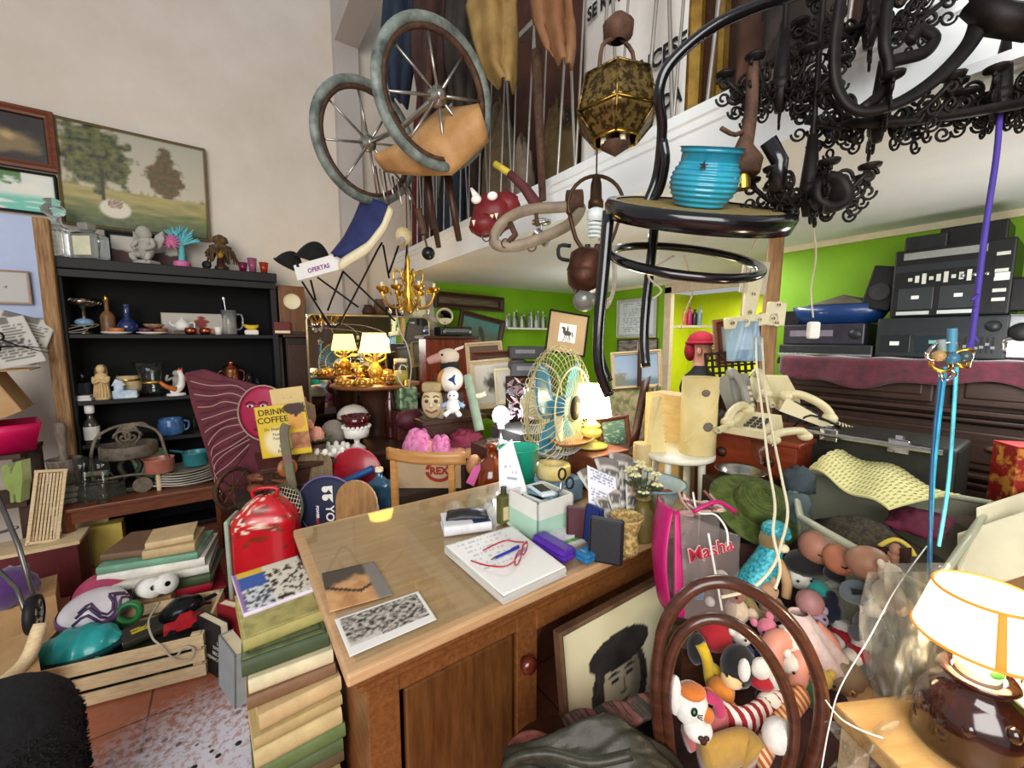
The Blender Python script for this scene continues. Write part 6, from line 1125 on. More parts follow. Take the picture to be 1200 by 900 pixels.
for i,(px,py,r,m,nm) in enumerate(((490,514,.085,pkc,'big pink cloth flower, outermost above the chair rail'),(505,519,.05,pe,'peach cloth flower next to the big pink one'),(517,512,.065,pkc,'second pink cloth flower above the middle of the chair rail'),(530,519,.045,M('#c06a8a',.8,var=.2),'small rose-coloured cloth flower'),(541,514,.055,pe,'peach cloth flower beside the maroon cloth'),(551,517,.05,M('#d0a070',.8,var=.2),'buff cloth flower nearest the amber bottle'))):
    q=at(px,py+8,2.46); q.z=fz2; t=thing('cloth_flower',nm,'flower',q,i); b=MB(); rose(b,(0,0,r*.8),r*1.45,m); part('petals',b,t); b=MB(); b.cyl((0,0,0),(0,0,r*.5),.008,lf); [b.sph((r*.8*math.cos(a),r*.8*math.sin(a),r*.2),(r*.5,r*.2,.006),lf,rot=(0,.2,a),n=6) for a in(0,2,4)]; part('stem',b,t)
q=at(553,530,2.46)
b=MB(); b.box((q.x,q.y,fz2/2-.001),(.2,.18,fz2-.004),M('#3a2418',.7,var=.2)); wone('brown_ledge',b,'dark brown ledge under the cloth flowers behind the chair rail','shelf')
b=MB(); crinkle(b,at(546,512,2.5)+V((0,0,-.04)),.11,mg,5,h=.75); wone('maroon_cloth',b,'maroon cloth heaped behind the pink cloth flowers','cloth'); 
b=MB(); q=at(480,492,2.65); b.sph(q,(.09,.07,.07),M('#4a1420',.6,var=.3),lump=.2); wone('red_bundle',b,'dark red bundle behind the outermost pink flower','cloth')
q=at(577,585,2.15); amb=M('#8a3a0c',.08,coat=.8,trans=.35,var=.1)
t=thing('amber_bottle','large amber glass flask with a pink paper tag beside the chair','bottle',V((q.x,q.y,at(577,580,2.15).z)),VA); b=MB(); b.lathe([(0,0),(.095,.005),(.105,.03),(.1,.14),(.07,.19),(.03,.215),(.026,.26),(.036,.265),(.034,.29),(0,.29)],amb,n=26); part('body',b,t); b=MB(); b.prism([(-.07,.07),(-.11,.09),(-.07,.17),(-.035,.185),(-.035,.16)],.004,M('#d0609a',.7,var=.06),(-.02,-.11,.02)); part('paper_tag',b,t)
b=MB(); b.lathe([(.0,0),(.1,0),(.09,.03),(0,.04)],M('#a8281c',.6,var=.2),n=18); o=one('red_saucer',b,'red saucer underneath the amber flask','saucer',V((q.x,q.y,t.location.z-.042)))
b=MB(); b.box((q.x,q.y,(t.location.z-.043)/2),(.24,.2,t.location.z-.044),tanm); wone('carton',b,'tall tan carton under the amber flask beside the oak chair','box')
b=MB(); q=at(556,545,2.2); b.sph(q,(.05,.04,.06),M('#c08a5a',.4,var=.2)); wone('orange_jar',b,'small orange-brown jar beside the pink paper tag','jar')
q=at(587,487,2.3); t=thing('bulb_lamp','bare glowing white bulb on a small silver stand behind the turquoise cup','lamp',V((q.x,q.y,.87)),VA)
b=MB(); b.lathe([(0,.0),(.09,.0),(.085,.012),(.02,.02),(.012,.03),(.012,.1),(.05,.11),(.05,.118),(0,.12)],STEEL,n=24); part('base',b,t); zb_=q.z-.87
b=MB(); b.cyl((0,0,.12),(0,0,zb_-.05),.012,STEEL); b.cyl((0,0,zb_-.075),(0,0,zb_-.04),.02,WHITE); part('holder',b,t); b=MB(); b.sph((0,0,zb_),(.048,.048,.055),shade_mat('white_bulb','#f4faff',14),n=18); part('bulb',b,t)
b=MB(); b.box((q.x,q.y,.43),(.26,.24,.86),DWOOD); wone('dark_pedestal',b,'dark square pedestal under the glowing bulb stand','stand')
random.seed(17)
b=MB(); 
for i in range(70):
    c=at(612+random.uniform(-16,16),470+random.uniform(-25,22),2.32+random.uniform(-.06,.1)); d=V([random.uniform(-1,1) for _ in range(3)]).normalized()*.035; e=d.orthogonal()*.3
    b.add([c-d,c+e,c+d,c-e],[(0,1,2,3)],M('#b9b4bc',.2,metal=.8) if i%3 else M('#c9a0b0',.3,metal=.5))
wone('tinsel',b,'tangle of silver and pink tinsel between the bulb and the fan','tinsel',kind='stuff')
b=MB(); q=at(612,500,2.35); b.box((q.x,q.y,.47),(.24,.3,.94),M('#3a3a38',.7,var=.2)); wone('grey_carton',b,'grey carton behind the turquoise cup, under the tinsel','box')
b=MB(); b.sph(at(607,428,3.0),(.08,.06,.05),M('#6a645c',.9,var=.2),lump=.2); wone('grey_cloth',b,'bunched grey cloth on the frames above the fan','cloth')
fc=at(655,476,1.95); fa=VA+R(56); fr_=.29
t=thing('electric_fan','large electric fan with blue blades and a cream wire cage on the desk','fan',V((fc.x,fc.y,zd)),fa); hz=fc.z-zd
b=MB(); b.lathe([(0,0),(.15,0),(.15,.012),(.05,.03),(.025,.04),(.02,hz-.05),(0,hz-.04)],CREAM,n=24); part('base',b,t)
b=MB(); b.lathe([(0,.02),(.06,.03),(.075,.08),(.07,.16),(.04,.2),(0,.205)],CREAM,(0,0,hz),(-PI/2,0,0),n=20); part('motor',b,t)
wire=M('#d9cf9c',.4,metal=.2)
def cage(name,sgn,dep):
    b=MB()
    for i in range(44):
        a=2*PI*i/44; b.tube([(rr*math.cos(a),y,hz+rr*math.sin(a)) for rr,y in((.06,sgn*dep),(.15,sgn*dep*.97),(.24,sgn*dep*.75),(.28,sgn*dep*.4),(fr_,0))],.0018,wire,n=4)
    for rr,y in((fr_,0),(.06,sgn*dep),(.19,sgn*dep*.93)): b.tube([(rr*math.cos(a),y,hz+rr*math.sin(a)) for a in [2*PI*i/44 for i in range(44)]],.006 if rr==fr_ else .004,wire,closed=True,n=6)
    return part(name,b,t)
cage('front_cage',-1,.085); cage('rear_cage',1,.085)
b=MB(); b.lathe([(0,.012),(.055,.01),(.062,0),(0,0)],BLK,(0,-.085,hz),(PI/2,0,0),n=20); b.lathe([(0,.016),(.025,.014),(.028,.01)],M('#b98a5a',.4),(0,-.085,hz),(PI/2,0,0),n=16); part('badge',b,t)
blu=mat('blue_blade',S('#3a86a8'),.2,alpha=.92,var=.05,coat=.4)
b=MB(); b.cyl((0,-.05,hz),(0,.04,hz),.05,blu)
for i in range(3):
    a0=2*PI*i/3+.5; b.sheet(lambda u,v:(lambda r,a:(r*math.cos(a),.03*(2*v-1)*(.6+.6*u)*-1,hz+r*math.sin(a)))(.04+.215*u,a0+(v-.5)*(1.0+.9*math.sin(PI*min(1,u*1.05))*.6)),12,10,blu,.003)
part('blades',b,t)
lp2=at(693,524,1.98); 
b=MB(); b.box((lp2.x,lp2.y,(lp2.z-.001)/2),(.26,.26,lp2.z-.003),MWOOD,bev=.005); wone('wooden_pedestal',b,'reddish wooden pedestal under the white shaded lamp at the desk corner','stand')
kk=k(lp2); yc=mat('yellow_glaze',S('#d8c765'),.25,var=.1,coat=.5)
t=table_lamp('table_lamp','lit lamp with a bright white shade and yellow ceramic base beside the fan',lp2,[(0,0),(.075,.004),(.08,.014),(.03,.03),(.02,.05),(.045,.06),(.05,.085),(.035,.1),(.045,.112),(.02,.13),(.012,.14)],yc,[(.094,.16),(.07,.31)],shade_mat('white_glow','#fff0c0',7),.27)
pic('small_seascape','small picture of green sea in a brown wooden frame behind the white shaded lamp',(700,491),(735,486),(703,528),(2.3,2.35,2.28),lambda u,v:mix(mix(S('#3f6a5c'),S('#7aa89a'),v),S('#c9d4c4'),ss(.25,.4,nz(u*4,v*16))),MWOOD,.022,.02)
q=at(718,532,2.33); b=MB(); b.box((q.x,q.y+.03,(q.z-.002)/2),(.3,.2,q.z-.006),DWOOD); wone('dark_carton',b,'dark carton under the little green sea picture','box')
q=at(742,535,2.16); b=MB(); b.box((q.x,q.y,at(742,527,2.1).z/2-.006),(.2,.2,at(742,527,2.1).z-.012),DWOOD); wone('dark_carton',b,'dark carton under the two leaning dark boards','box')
for i,(tl,tr,bl,d,nm) in enumerate((((752,447),(763,440),(737,525),2.25,'dark narrow board, outer of the two beside the yellow card'),((764,455),(772,450),(752,525),2.2,'dark narrow board, inner of the two beside the yellow card'))):
    b=MB(); tl,tr,bl=at(*tl,d),at(*tr,d),at(*bl,d-.1); b.sheet(lambda u,v:bl+(tr-tl)*u+(tl-bl)*v,1,4,DWOOD,.02); wone('dark_board',b,nm,'board')
q=at(795,528,1.75); st=V((q.x,q.y,0)); sh=q.z
whp=M('#e2e0cc',.4,var=.05,coat=.2)
t=thing('white_stool','white round-topped stool behind the enamel basin','stool',st,VA)
b=MB(); b.lathe([(0,sh-.03),(.13,sh-.03),(.148,sh-.02),(.148,sh-.004),(.14,sh),(0,sh)],whp,n=32); part('seat',b,t)
for i in range(4): a=PI/4+PI*i/2; b=MB(); b.cyl((.1*math.cos(a),.1*math.sin(a),sh-.03),(.15*math.cos(a),.15*math.sin(a),0),.016,whp); part('leg',b,t)
b=MB(); b.tube([(.125*math.cos(a),.125*math.sin(a),.42) for a in [2*PI*i/24 for i in range(24)]],.008,whp,closed=True); part('foot_ring',b,t)
card=mat('parchment_card',S('#cdb676'),.7,col2=S('#ddcd98'),scale=9); kq=k(q)
p=st+RT*((813-795)*kq)-FW*.03; R_=.0725; Hc=.325
t=thing('card_cylinder','tall cream card cylinder with two dark holes standing on the white stool','lampshade',V((p.x,p.y,sh+.001)),VA)
b=MB(); b.lathe([(R_-.002,0),(R_,.001),(R_,Hc),(R_-.003,Hc),(R_-.003,.002)],card,n=40)
for s in(0,1): b.tube([((R_+.001)*math.sin(a),-(R_+.001)*math.cos(a),Hc*(.15+.7*(a+1.2)/2.4 if s else .75-.5*(a+1.2)/2.4)) for a in [-1.2+2.4*i/16 for i in range(17)]],.0012,CREAM,n=4)
part('shade',b,t)
for a,z_,w in((-.1,.265,.017),(.12,.125,.022)): b=MB(); b.sph((R_*math.sin(a)*.985,-R_*math.cos(a)*.985,z_),(w,.006,w*.9),M('#6b6355',.9),rot=(0,0,a),n=12); part('hole',b,t)
p=st+RT*((766-795)*kq)-FW*.02; z1=.24
b=MB(); poly=[(-.045,0),(.045,0)]; 
for i in range(14): poly+= [(.045-.0022*i,.018*i),(.038-.0022*i,.018*i+.009)]
poly+=[(.012,z1),(-.02,z1)]
b.prism(poly,.02,card); one('zigzag_card',b,'cream card offcut with a zigzag edge, standing beside the card cylinder','card',V((p.x,p.y,sh+.001)),VA)
p=at(785,512,2.0); b=MB(); b.box((p.x,p.y,(p.z+.22)/2),(.14,.2,p.z+.22),mat('plywood',S('#b8985c'),.6,col2=S('#cdb27a'),scale=4,stretch=(3,3,12)),bev=.004); wone('plywood_box',b,'tall pale plywood box behind the card cylinder and white stool','box')
skin=mat('skin',S('#c98f7a'),.55,var=.06,scale=9); capm=M('#8a1026',.85,var=.15); blkc=M('#15141a',.85,var=.2)
hp=at(822,408,3.1); pt=V((hp.x,hp.y,0))
t=thing('person','person in a red cap and black top standing in the doorway, turned to one side','person',pt,VA+R(62)); hz=hp.z
def skinbody(name,joints,edges,m,parent,sub=2):
    me=bpy.data.meshes.new(name); me.from_pydata([j[:3] for j in joints],edges,[]); o=bpy.data.objects.new(name,me); C.objects.link(o); me.materials.append(m)
    sk=o.modifiers.new('s','SKIN'); sd=o.modifiers.new('d','SUBSURF'); sd.levels=sd.render_levels=sub
    for v,j in zip(me.skin_vertices[0].data,joints): r=j[3]; v.radius=(r,r) if not hasattr(r,'__len__') else r
    me.skin_vertices[0].data[0].use_root=True; o.parent=parent
    for p in me.polygons: p.use_smooth=True
    sk.use_smooth_shade=True; return o
J=[(0,0,.92,(.14,.11)),(0,0,1.1,(.13,.1)),(0,0,hz-.3,(.15,.1)),(0,.01,hz-.19,(.07,.065)),(0,0,hz-.1,(.05,.05)),(0,-.005,hz-.02,(.068,.08)),(0,0,hz+.07,(.065,.08)),
 (.17,0,hz-.28,.055),(.21,.02,hz-.52,.043),(.2,-.06,hz-.74,.034),(.195,-.1,hz-.83,.03),(-.17,0,hz-.28,.055),(-.21,.02,hz-.52,.043),(-.2,-.06,hz-.74,.034),(-.195,-.1,hz-.83,.03),
 (.09,0,.84,.085),(.1,-.01,.47,.058),(.1,.02,.08,.042),(.1,-.1,.03,.035),(-.09,0,.84,.085),(-.1,-.01,.47,.058),(-.1,.02,.08,.042),(-.1,-.1,.03,.035)]
E=[(0,1),(1,2),(2,3),(3,4),(4,5),(5,6),(2,7),(7,8),(8,9),(9,10),(2,11),(11,12),(12,13),(13,14),(0,15),(15,16),(16,17),(17,18),(0,19),(19,20),(20,21),(21,22)]
nb=len(J)
for s,h in((1,10),(-1,14)):
    hx,hy,hzz=J[h][:3]
    for i,(dx,L_) in enumerate(((-.022,.065),(-.008,.08),(.008,.075),(.022,.06))): J+=[(hx+dx,hy-.03,hzz-.04,.0095),(hx+dx,hy-.045,hzz-.04-L_*.5,.0085),(hx+dx,hy-.03,hzz-.04-L_,.007)]; E+=[(h,len(J)-3),(len(J)-3,len(J)-2),(len(J)-2,len(J)-1)]
    J+=[(hx-s*.035,hy-.03,hzz-.03,.01),(hx-s*.04,hy-.055,hzz-.06,.009)]; E+=[(h,len(J)-2),(len(J)-2,len(J)-1)]
skinbody('body',J,E,skin,t)
b=MB(); b.sph((0,-.083,hz-.025),(.013,.022,.02),skin,n=8); b.tube([(-.02,-.075,hz-.062),(0,-.083,hz-.064),(.02,-.075,hz-.062)],.005,M('#9a4a48'),n=6)
for s in(-1,1): b.sph((s*.067,.01,hz-.02),(.012,.02,.03),skin,n=8)
part('nose_mouth_ears',b,t); b=MB()
for s in(-1,1): b.sph((s*.028,-.07,hz+.01),(.012,.008,.007),WHITE,n=8); b.sph((s*.028,-.077,hz+.01),(.005,.004,.005),BLK,n=6); b.tube([(s*.012,-.078,hz+.028),(s*.045,-.07,hz+.03)],.004,M('#3a2a20'),n=5)
part('eyes',b,t)
b=MB(); b.sph((0,.005,hz+.045),(.088,.1,.085),capm,bot=-.1,n=20); b.sph((0,.075,hz-.02),(.07,.045,.08),capm,n=14); b.tube([(.088*math.cos(a),.005+.1*math.sin(a),hz+.04) for a in [2*PI*i/24 for i in range(24)]],.012,capm,closed=True,n=8); part('red_cap',b,t)
b=MB(); b.lathe([(.16,.86),(.175,1.0),(.17,hz-.42),(.2,hz-.3),(.17,hz-.22),(.09,hz-.165),(.068,hz-.13)],blkc,n=24,sc=(1,.72,1))
for s in(-1,1): b.tube([(s*.16,0,hz-.26),(s*.215,.02,hz-.5),(s*.205,-.06,hz-.73)],lambda u:.066-.018*u,blkc,sub=4,n=12)
part('black_top',b,t); b=MB(); trm=M('#2a2c38',.8)
for s in(-1,1): b.tube([(s*.07,0,.95),(s*.1,-.01,.5),(s*.1,.02,.09)],lambda u:.108-.04*u,trm,sub=4,n=12)
part('trousers',b,t)
b=MB()
for s in(-1,1): b.sph((s*.1,-.04,.035),(.045,.12,.035),BLK)
part('shoes',b,t)
q=at(800,470,3.0)
p=at(812,380,3.75); sb=p.z-.01
b=MB(); b.box((p.x,p.y,sb-.012),(.3,.16,.022),CREAM,rot=(0,0,VA)); wone('door_shelf',b,'small pale shelf fixed beside the doorway, above the red cap','shelf')
for i,(px,c,nm) in enumerate(((802,'#d8743a','orange'),(808,'#c0306a','pink'),(814,'#2a1d2a','black'),(820,'#8fa4a0','grey-green'))): q=at(px,372,3.72); b=MB(); b.lathe([(0,0)]+bottle_prof(.022,.14+.02*(i%2),.5,.66)+[(0,.14+.02*(i%2))],M(c,.3,var=.1,coat=.3),n=12); one('spray_bottle',b,'%s bottle on the small shelf beside the doorway'%nm,'bottle',V((q.x,q.y,sb+.001)))
tl,tr,bl=at(836,375,2.75),at(892,368,2.7),at(836,428,2.75)
picture('framed_mirror','old mirror in a thick dark frame behind the lattice basket','mirror',tl,tr,bl,lambda u,v:mix(S('#9fb0b0'),S('#c3d0d4'),u),MWOOD,.05,.03,mt=vcmat('old_mirror',.15,.5))
q=at(862,432,2.5); b=MB(); lw=mat('dark_wicker',S('#2b1a10'),.8,var=.3,scale=40)
for i in range(9): x=-.16+.04*i; b.box((x,0,.12),(.014,.01,.26),lw,rot=(0,.0,0))
for i in range(7): b.box((0,-.006,.0+.04*i),(.34,.01,.014),lw)
one('lattice_panel',b,'dark woven lattice panel leaning under the old framed mirror','panel',q+V((0,0,-.14)),rot=(-.1,-.08,VA))
q=at(862,455,2.55); b=MB(); b.box((q.x,q.y,(q.z-.02)/2),(.5,.3,q.z-.02),DWOOD,rot=(0,0,VA)); wone('dark_chest',b,'dark chest under the woven lattice panel by the doorway','chest')
po=V((2.36,1.0,0)); b=MB(); pw=mat('rough_post',S('#7a5a3c'),.8,col2=S('#a8845a'),scale=6,stretch=(14,14,1.2),bump=.15)
b.tube([po+V((0,0,0)),po+V((.006,0,.7)),po+V((-.006,.004,1.4)),po+V((0,0,MZ0-.002))],.036,pw,sub=5,n=10); wone('wooden_post',b,'rough wooden post rising to the gallery ceiling behind the telephones','post')
so=M('#d6cfae',.45,var=.06); pd=dist(po)-.07
def strip(label,px,py,w,h,rz,n,vertical=False):
    c=at(px,py,pd); t=thing('power_strip',label,'power strip',c,rot=(0,rz,VA)); b=MB(); b.box((0,0,0),(w,.03,h),so,bev=.008); part('body',b,t); b=MB()
    for i in range(n):
        u=-w*.38+w*.76*i/max(1,n-1) if w>h else 0; z_=-h*.38+h*.76*i/max(1,n-1) if h>w else 0
        b.lathe([(0,0),(.016,0),(.017,.004),(.013,.004),(.012,.001)],CREAM,(u,-.015,z_),(PI/2,0,0),n=14)
        for s in(-1,1): b.cyl((u+s*.006,-.0155,z_),(u+s*.006,-.0185,z_),.003,BLK,n=6)
    part('sockets',b,t)
strip('upright cream power strip hanging on the wooden post',881,345,.07,.24,.15,3); strip('horizontal cream power strip tied across the wooden post',880,376,.27,.06,-.12,4); strip('short cream power strip on the near side of the wooden post',909,368,.09,.12,.05,2)
b=MB(); c=at(884,325,pd); b.box(c,(.13,.012,.16),M('#c9c4b0',.4,alpha=.75,var=0),rot=(0,.1,VA)); b.box(c-FW*.008,(.06,.004,.06),M('#4a3c38',.6),rot=(0,.1,VA)); wone('plastic_packet',b,'clear plastic packet hanging above the power strips on the post','packet')
b=MB(); c=at(874,400,pd-.02); b.sheet(lambda u,v:c+RT*(.09*(u-.5)*2*(.8+.2*v))+V((0,0,-.2*v+.1))+FW*(.02*math.sin(u*14+v*3)),16,12,M('#9fc0d8',.25,alpha=.6,var=0),.002); wone('blue_plastic_bag',b,'pale blue plastic bag hanging below the power strips','bag')
wc=M('#e0d8bc',.55,var=.04)
b=MB(); b.tube([at(886,395,pd-.06),at(887,430,1.78),at(893,480,1.55),at(900,540,1.36),at(908,590,1.22),at(906,625,1.12),at(914,665,1.05),at(908,690,1.0)],.0042,wc,sub=8); wone('hanging_cable',b,'cream electric cord falling from the power strips, nearer the post base','cable')
b=MB(); b.tube([at(893,395,pd-.06),at(896,450,1.7),at(904,500,1.5),at(916,560,1.3),at(923,600,1.2),at(916,635,1.12),at(905,665,1.04),at(880,690,1.0),at(845,700,.98)],.0042,wc,sub=8); wone('hanging_cable',b,'cream electric cord crossing the other one above the toy heap','cord')
rx0,rx1,ry0,ry1,rz1=1.86,2.28,.66,1.06,1.035
t=thing('red_chest','reddish wooden chest carrying a heap of old telephones','chest',((rx0+rx1)/2,(ry0+ry1)/2,0)); rw=mat('red_chest_wood',S('#6a2716'),.35,col2=S('#8f3d22'),scale=5,stretch=(10,1.4,10),coat=.2)
b=MB(); b.box(((rx0+rx1)/2,(ry0+ry1)/2,rz1/2),(rx1-rx0,ry1-ry0,rz1-.03),rw,bev=.004); wpart('carcass',b,t); b=MB(); b.box(((rx0+rx1)/2,(ry0+ry1)/2,rz1-.01),(rx1-rx0+.03,ry1-ry0+.03,.02),rw,bev=.005); wpart('lid',b,t)
for y in(.76,.96): b=MB(); b.lathe([(0,0),(.022,.0),(.024,.006),(.012,.014),(0,.018)],DWOOD,(rx0+.0,y,rz1-.1),(0,-PI/2,0)); wpart('knob',b,t)
phc=M('#cfc49c',.4,var=.06); phg=M('#8a8a84',.4,var=.1)
def phone(label,px,py,d,rz,tilt,col,lift=0,buttons=True):
    c=at(px,py,d); c.z=max(c.z,rz1+.001+lift); t=thing('telephone',label,'telephone',c,rot=(tilt,0,rz)); b=MB()
    vs=[(-.09,-.1,0),(.09,-.1,0),(.09,.1,0),(-.09,.1,0),(-.085,-.095,.028),(.085,-.095,.028),(.08,.095,.065),(-.08,.095,.065)]
    b.add(vs,[(3,2,1,0),(4,5,6,7),(0,1,5,4),(1,2,6,5),(2,3,7,6),(3,0,4,7)],col); part('base',b,t)
    b=MB(); b.tube([(-.055,.1,.075),(-.06,.06,.095),(-.06,0,.095),(-.058,-.06,.08),(-.055,-.1,.05)],.018,col,sub=4,n=10,flat=1); b.sph((-.055,.095,.07),(.03,.03,.025),col,n=10); b.sph((-.055,-.095,.045),(.03,.03,.025),col,n=10); part('handset',b,t)
    if buttons:
        b=MB()
        for i in range(3):
            for j in range(4): b.box((.005+.026*i,-.06+.028*j,.037+.0055*j),(.018,.018,.012),M('#3a3834',.5) if col is phc else CREAM,bev=.003)
        part('buttons',b,t)
    b=MB(); b.tube([(-.05+.012*math.cos(i*.9),-.13-.003*i*.6,.03+.012*math.sin(i*.9)) for i in range(40)],.003,col,n=5); part('coiled_cord',b,t)
phone('cream push-button telephone lying foremost on the red chest',880,505,1.72,VA-.9,.05,phc)
phone('cream telephone with a long handset, tilted in the middle of the heap',935,488,1.85,VA+1.2,.35,phc,.05)
phone('cream rotary-style telephone at the back of the heap',905,462,2.0,VA-.3,.3,phc,.11,False)
phone('grey telephone base standing on edge at the outer side of the heap',860,465,1.98,VA+.5,1.1,phg,.0)
t=thing('telephone_handset','loose cream telephone handset in front of the heap of telephones','handset',at(925,512,1.6)); c=t.location.copy(); c.z=max(c.z,rz1+.02); t.location=c
b=MB(); b.tube([(-.09,0,0),(-.06,0,.02),(.06,0,.02),(.09,0,0)],.016,phc,sub=4,n=10); part('grip',b,t); b=MB(); b.sph((-.09,0,-.004),(.03,.026,.02),phc); part('earpiece',b,t); b=MB(); b.sph((.09,0,-.004),(.03,.026,.02),phc); part('mouthpiece',b,t); t.rotation_euler=(0,0,VA+.35)
b=MB(); q=at(845,490,1.85); b.sph(V((q.x,q.y,rz1+.045)),(.06,.05,.045),M('#2a2826',.8,var=.3),lump=.4,seed=3); wone('black_cable_bundle',b,'black cable bundle at the outer corner of the red chest','cable')
b=MB(); 
for i in range(5): b.tube([at(930+12*i,500-3*i,1.8)+V((0,0,.0)),at(950+10*i,492+4*i,1.75)+V((0,0,.02)),at(985+5*i,500+3*i,1.7)],.004,BLK,sub=4)
wone('black_wires',b,'loose black wires trailing over the red chest behind the telephones','wire')
A_,B_=onx(946,513,2.0),onx(1104,556,2.0); B_.z=A_.z; d_=(B_-A_); a_=math.atan2(d_.y,d_.x); mid=(A_+B_)/2
t=thing('black_case','long black instrument case with a steel rail, in front of the dark sideboard','case',V((mid.x,mid.y,0)),a_); L_=V((d_.x,d_.y,0)).length
b=MB(); b.box((0,.15,mid.z/2+.02),(L_*1.15,.27,mid.z+.04),mat('black_vinyl',S('#0f100d'),.55,col2=S('#1f211a'),scale=30),bev=.012); part('body',b,t); b=MB(); b.cyl((-L_*.5,-.02,mid.z+.03),(L_*.5,-.02,mid.z+.03),.011,STEEL); part('rail',b,t)
for x in(-L_*.3,L_*.22): b=MB(); b.box((x,-.014,mid.z+.03),(.06,.03,.05),CHROME,bev=.004); b.box((x,-.01,mid.z+.06),(.02,.03,.02),CHROME); part('clamp',b,t)
q=at(868,548,1.56); b=MB(); b.box((q.x,q.y,q.z/2-.03),(.2,.2,q.z-.062),mat('brown_kraft',S('#5a4430'),.8,var=.15),rot=(0,0,VA)); wone('brown_carton',b,'tall brown carton under the shiny steel bowl','box')
revolve('steel_bowl','shiny steel bowl with a turned rim on the tall brown carton','bowl',V((q.x,q.y,q.z-.06)),shell([(.05,0),(.075,.03),(.085,.05),(.092,.053)],.003),STEEL,n=32)
q2=at(893,535,1.66); revolve('glass_goblet','clear glass goblet with a pale rim in front of the red chest','glass',V((q2.x,q2.y,q.z-.061)),shell([(.035,0),(.008,.008),(.008,.05),(.04,.08),(.045,.15)],.003),dkg,n=18)
b=MB(); b.box((q2.x,q2.y,(q.z-.062)/2),(.1,.1,q.z-.064),DWOOD,rot=(0,0,VA)); wone('wooden_block',b,'narrow dark block under the clear glass goblet','block')
hs=mat('green_straw',S('#2f3a15'),.8,col2=S('#5a6a2a'),scale=30,bump=.25)
hc=at(886,592,1.36)
t=thing('straw_hat','wide-brimmed green straw hat tilted over the boxes beside the toys','hat',hc,rot=(R(38),R(6),VA))
b=MB(); b.sheet(lambda u,v:(lambda a,r:(r*math.cos(a),r*.9*math.sin(a),.012*math.sin(2*a+1)*(r/.15)**2-.015*(r/.15)**2))(2*PI*u,.07+.085*v),48,8,hs,.004)
part('brim',b,t); b=MB(); b.lathe([(.074,0),(.076,.03),(.068,.055),(.04,.068),(0,.07)],hs,n=36)
for i in range(6): r=.012+.011*i; b.tube([(r*math.cos(a),r*math.sin(a),.0715-.0016*i*i*.4) for a in [2*PI*j/24 for j in range(24)]],.0025,hs,closed=True,n=4)
part('crown',b,t)
b=MB(); q=at(890,640,1.36); b.box((q.x+.02,q.y+.05,.36),(.24,.15,.72),M('#3a3f38',.8,var=.2),rot=(0,0,VA)); wone('grey_carton',b,'grey carton holding up the green straw hat','box')
def boxy(name,label,cat,px0,px1,pyb,pyt,x,z0,dep,m,rz=-PI/2):
    a,b0=onx(px0,pyb,x),onx(px1,pyb,x); h=onx((px0+px1)/2,pyt,x).z-z0; w=abs(b0.y-a.y); t=thing(name,label,cat,V((x+dep/2,(a.y+b0.y)/2,z0)),rz); b=MB(); b.box((0,0,h/2),(w,dep,h),m,bev=.008); part('body',b,t); return t,w,h,dep
zt=sz+.011; dkp=mat('black_plastic',S('#0b0c0e'),.4,col2=S('#15171a'),scale=30); gyp=mat('dark_grey_plastic',S('#15181b'),.45,col2=S('#24292d'),scale=30)
t,w,h,dp=boxy('stereo_deck','wide grey double cassette deck with round knobs, lower of the two stereos','stereo',1024,1178,420,371,2.72,zt,.32,gyp); y=-dp/2-.001; zL=zt+h; wL=w; yL=t.location.y
b=MB(); b.box((-w*.33,y,h*.35),(w*.26,.004,h*.42),M('#1a1d20',.3),bev=.002); b.box((-w*.33,y-.003,h*.36),(w*.08,.003,h*.1),M('#d9dcd8',.4)); part('cassette_door',b,t); b=MB(); b.box((-w*.02,y,h*.35),(w*.28,.004,h*.4),M('#1d2a30',.25),bev=.002); b.box((0,y-.003,h*.4),(w*.1,.003,h*.08),M('#6fa0a0',.3)); part('display',b,t)
b=MB(); b.lathe([(0,.018),(.02,.018),(.024,0)],gyp,(w*.4,y,h*.75),(PI/2,0,0)); part('volume_knob',b,t); b=MB(); b.box((-.04,y,h*.78),(w*.62,.003,h*.22),M('#23282c',.35)); part('upper_strip',b,t)
for i in range(6): b=MB(); b.box((w*(.22+.038*i),y,h*.33),(.006,.006,h*.36),BLK); b.box((w*(.22+.038*i),y-.004,h*(.3+.05*math.sin(i*2))),(.012,.006,.012),M('#7a8288',.4)); part('slider',b,t)
a_,b_=onx(1042,372,2.73),onx(1178,372,2.73)
t,w,h,dp=boxy('stereo_system','black stereo with two cassette doors stacked on the grey deck','stereo',1042,1182,369,287,2.73,zL+.002,.3,dkp); y=-dp/2-.001
for x in(-w*.27,w*.1): b=MB(); b.box((x,y,h*.27),(w*.32,.005,h*.32),M('#33383a',.3),bev=.003); b.box((x,y-.003,h*.29),(w*.07,.003,h*.05),M('#e4e6e2',.4)); b.box((x-.005,y-.002,h*.06),(w*.3,.006,h*.05),M('#b9c2bf',.35)); part('cassette_door',b,t)
b=MB(); b.box((-w*.06,y,h*.9),(w*.7,.004,h*.1),M('#8a8d88',.35)); b.box((-w*.1,y,h*.72),(w*.75,.003,h*.1),M('#2a2d30',.3)); part('tuner_scale',b,t)
for i in range(9): b=MB(); b.box((-w*.33+.024*i,y-.002,h*.555),(.014,.006,h*(.05+.05*(i%3))),M('#cfd2cc',.4)); part('button',b,t)
for i in range(3): b=MB(); b.lathe([(0,.01),(.008,.01),(.009,0)],STEEL,(w*.12+.036*i,y,h*.55),(PI/2,0,0),n=10); part('knob',b,t)
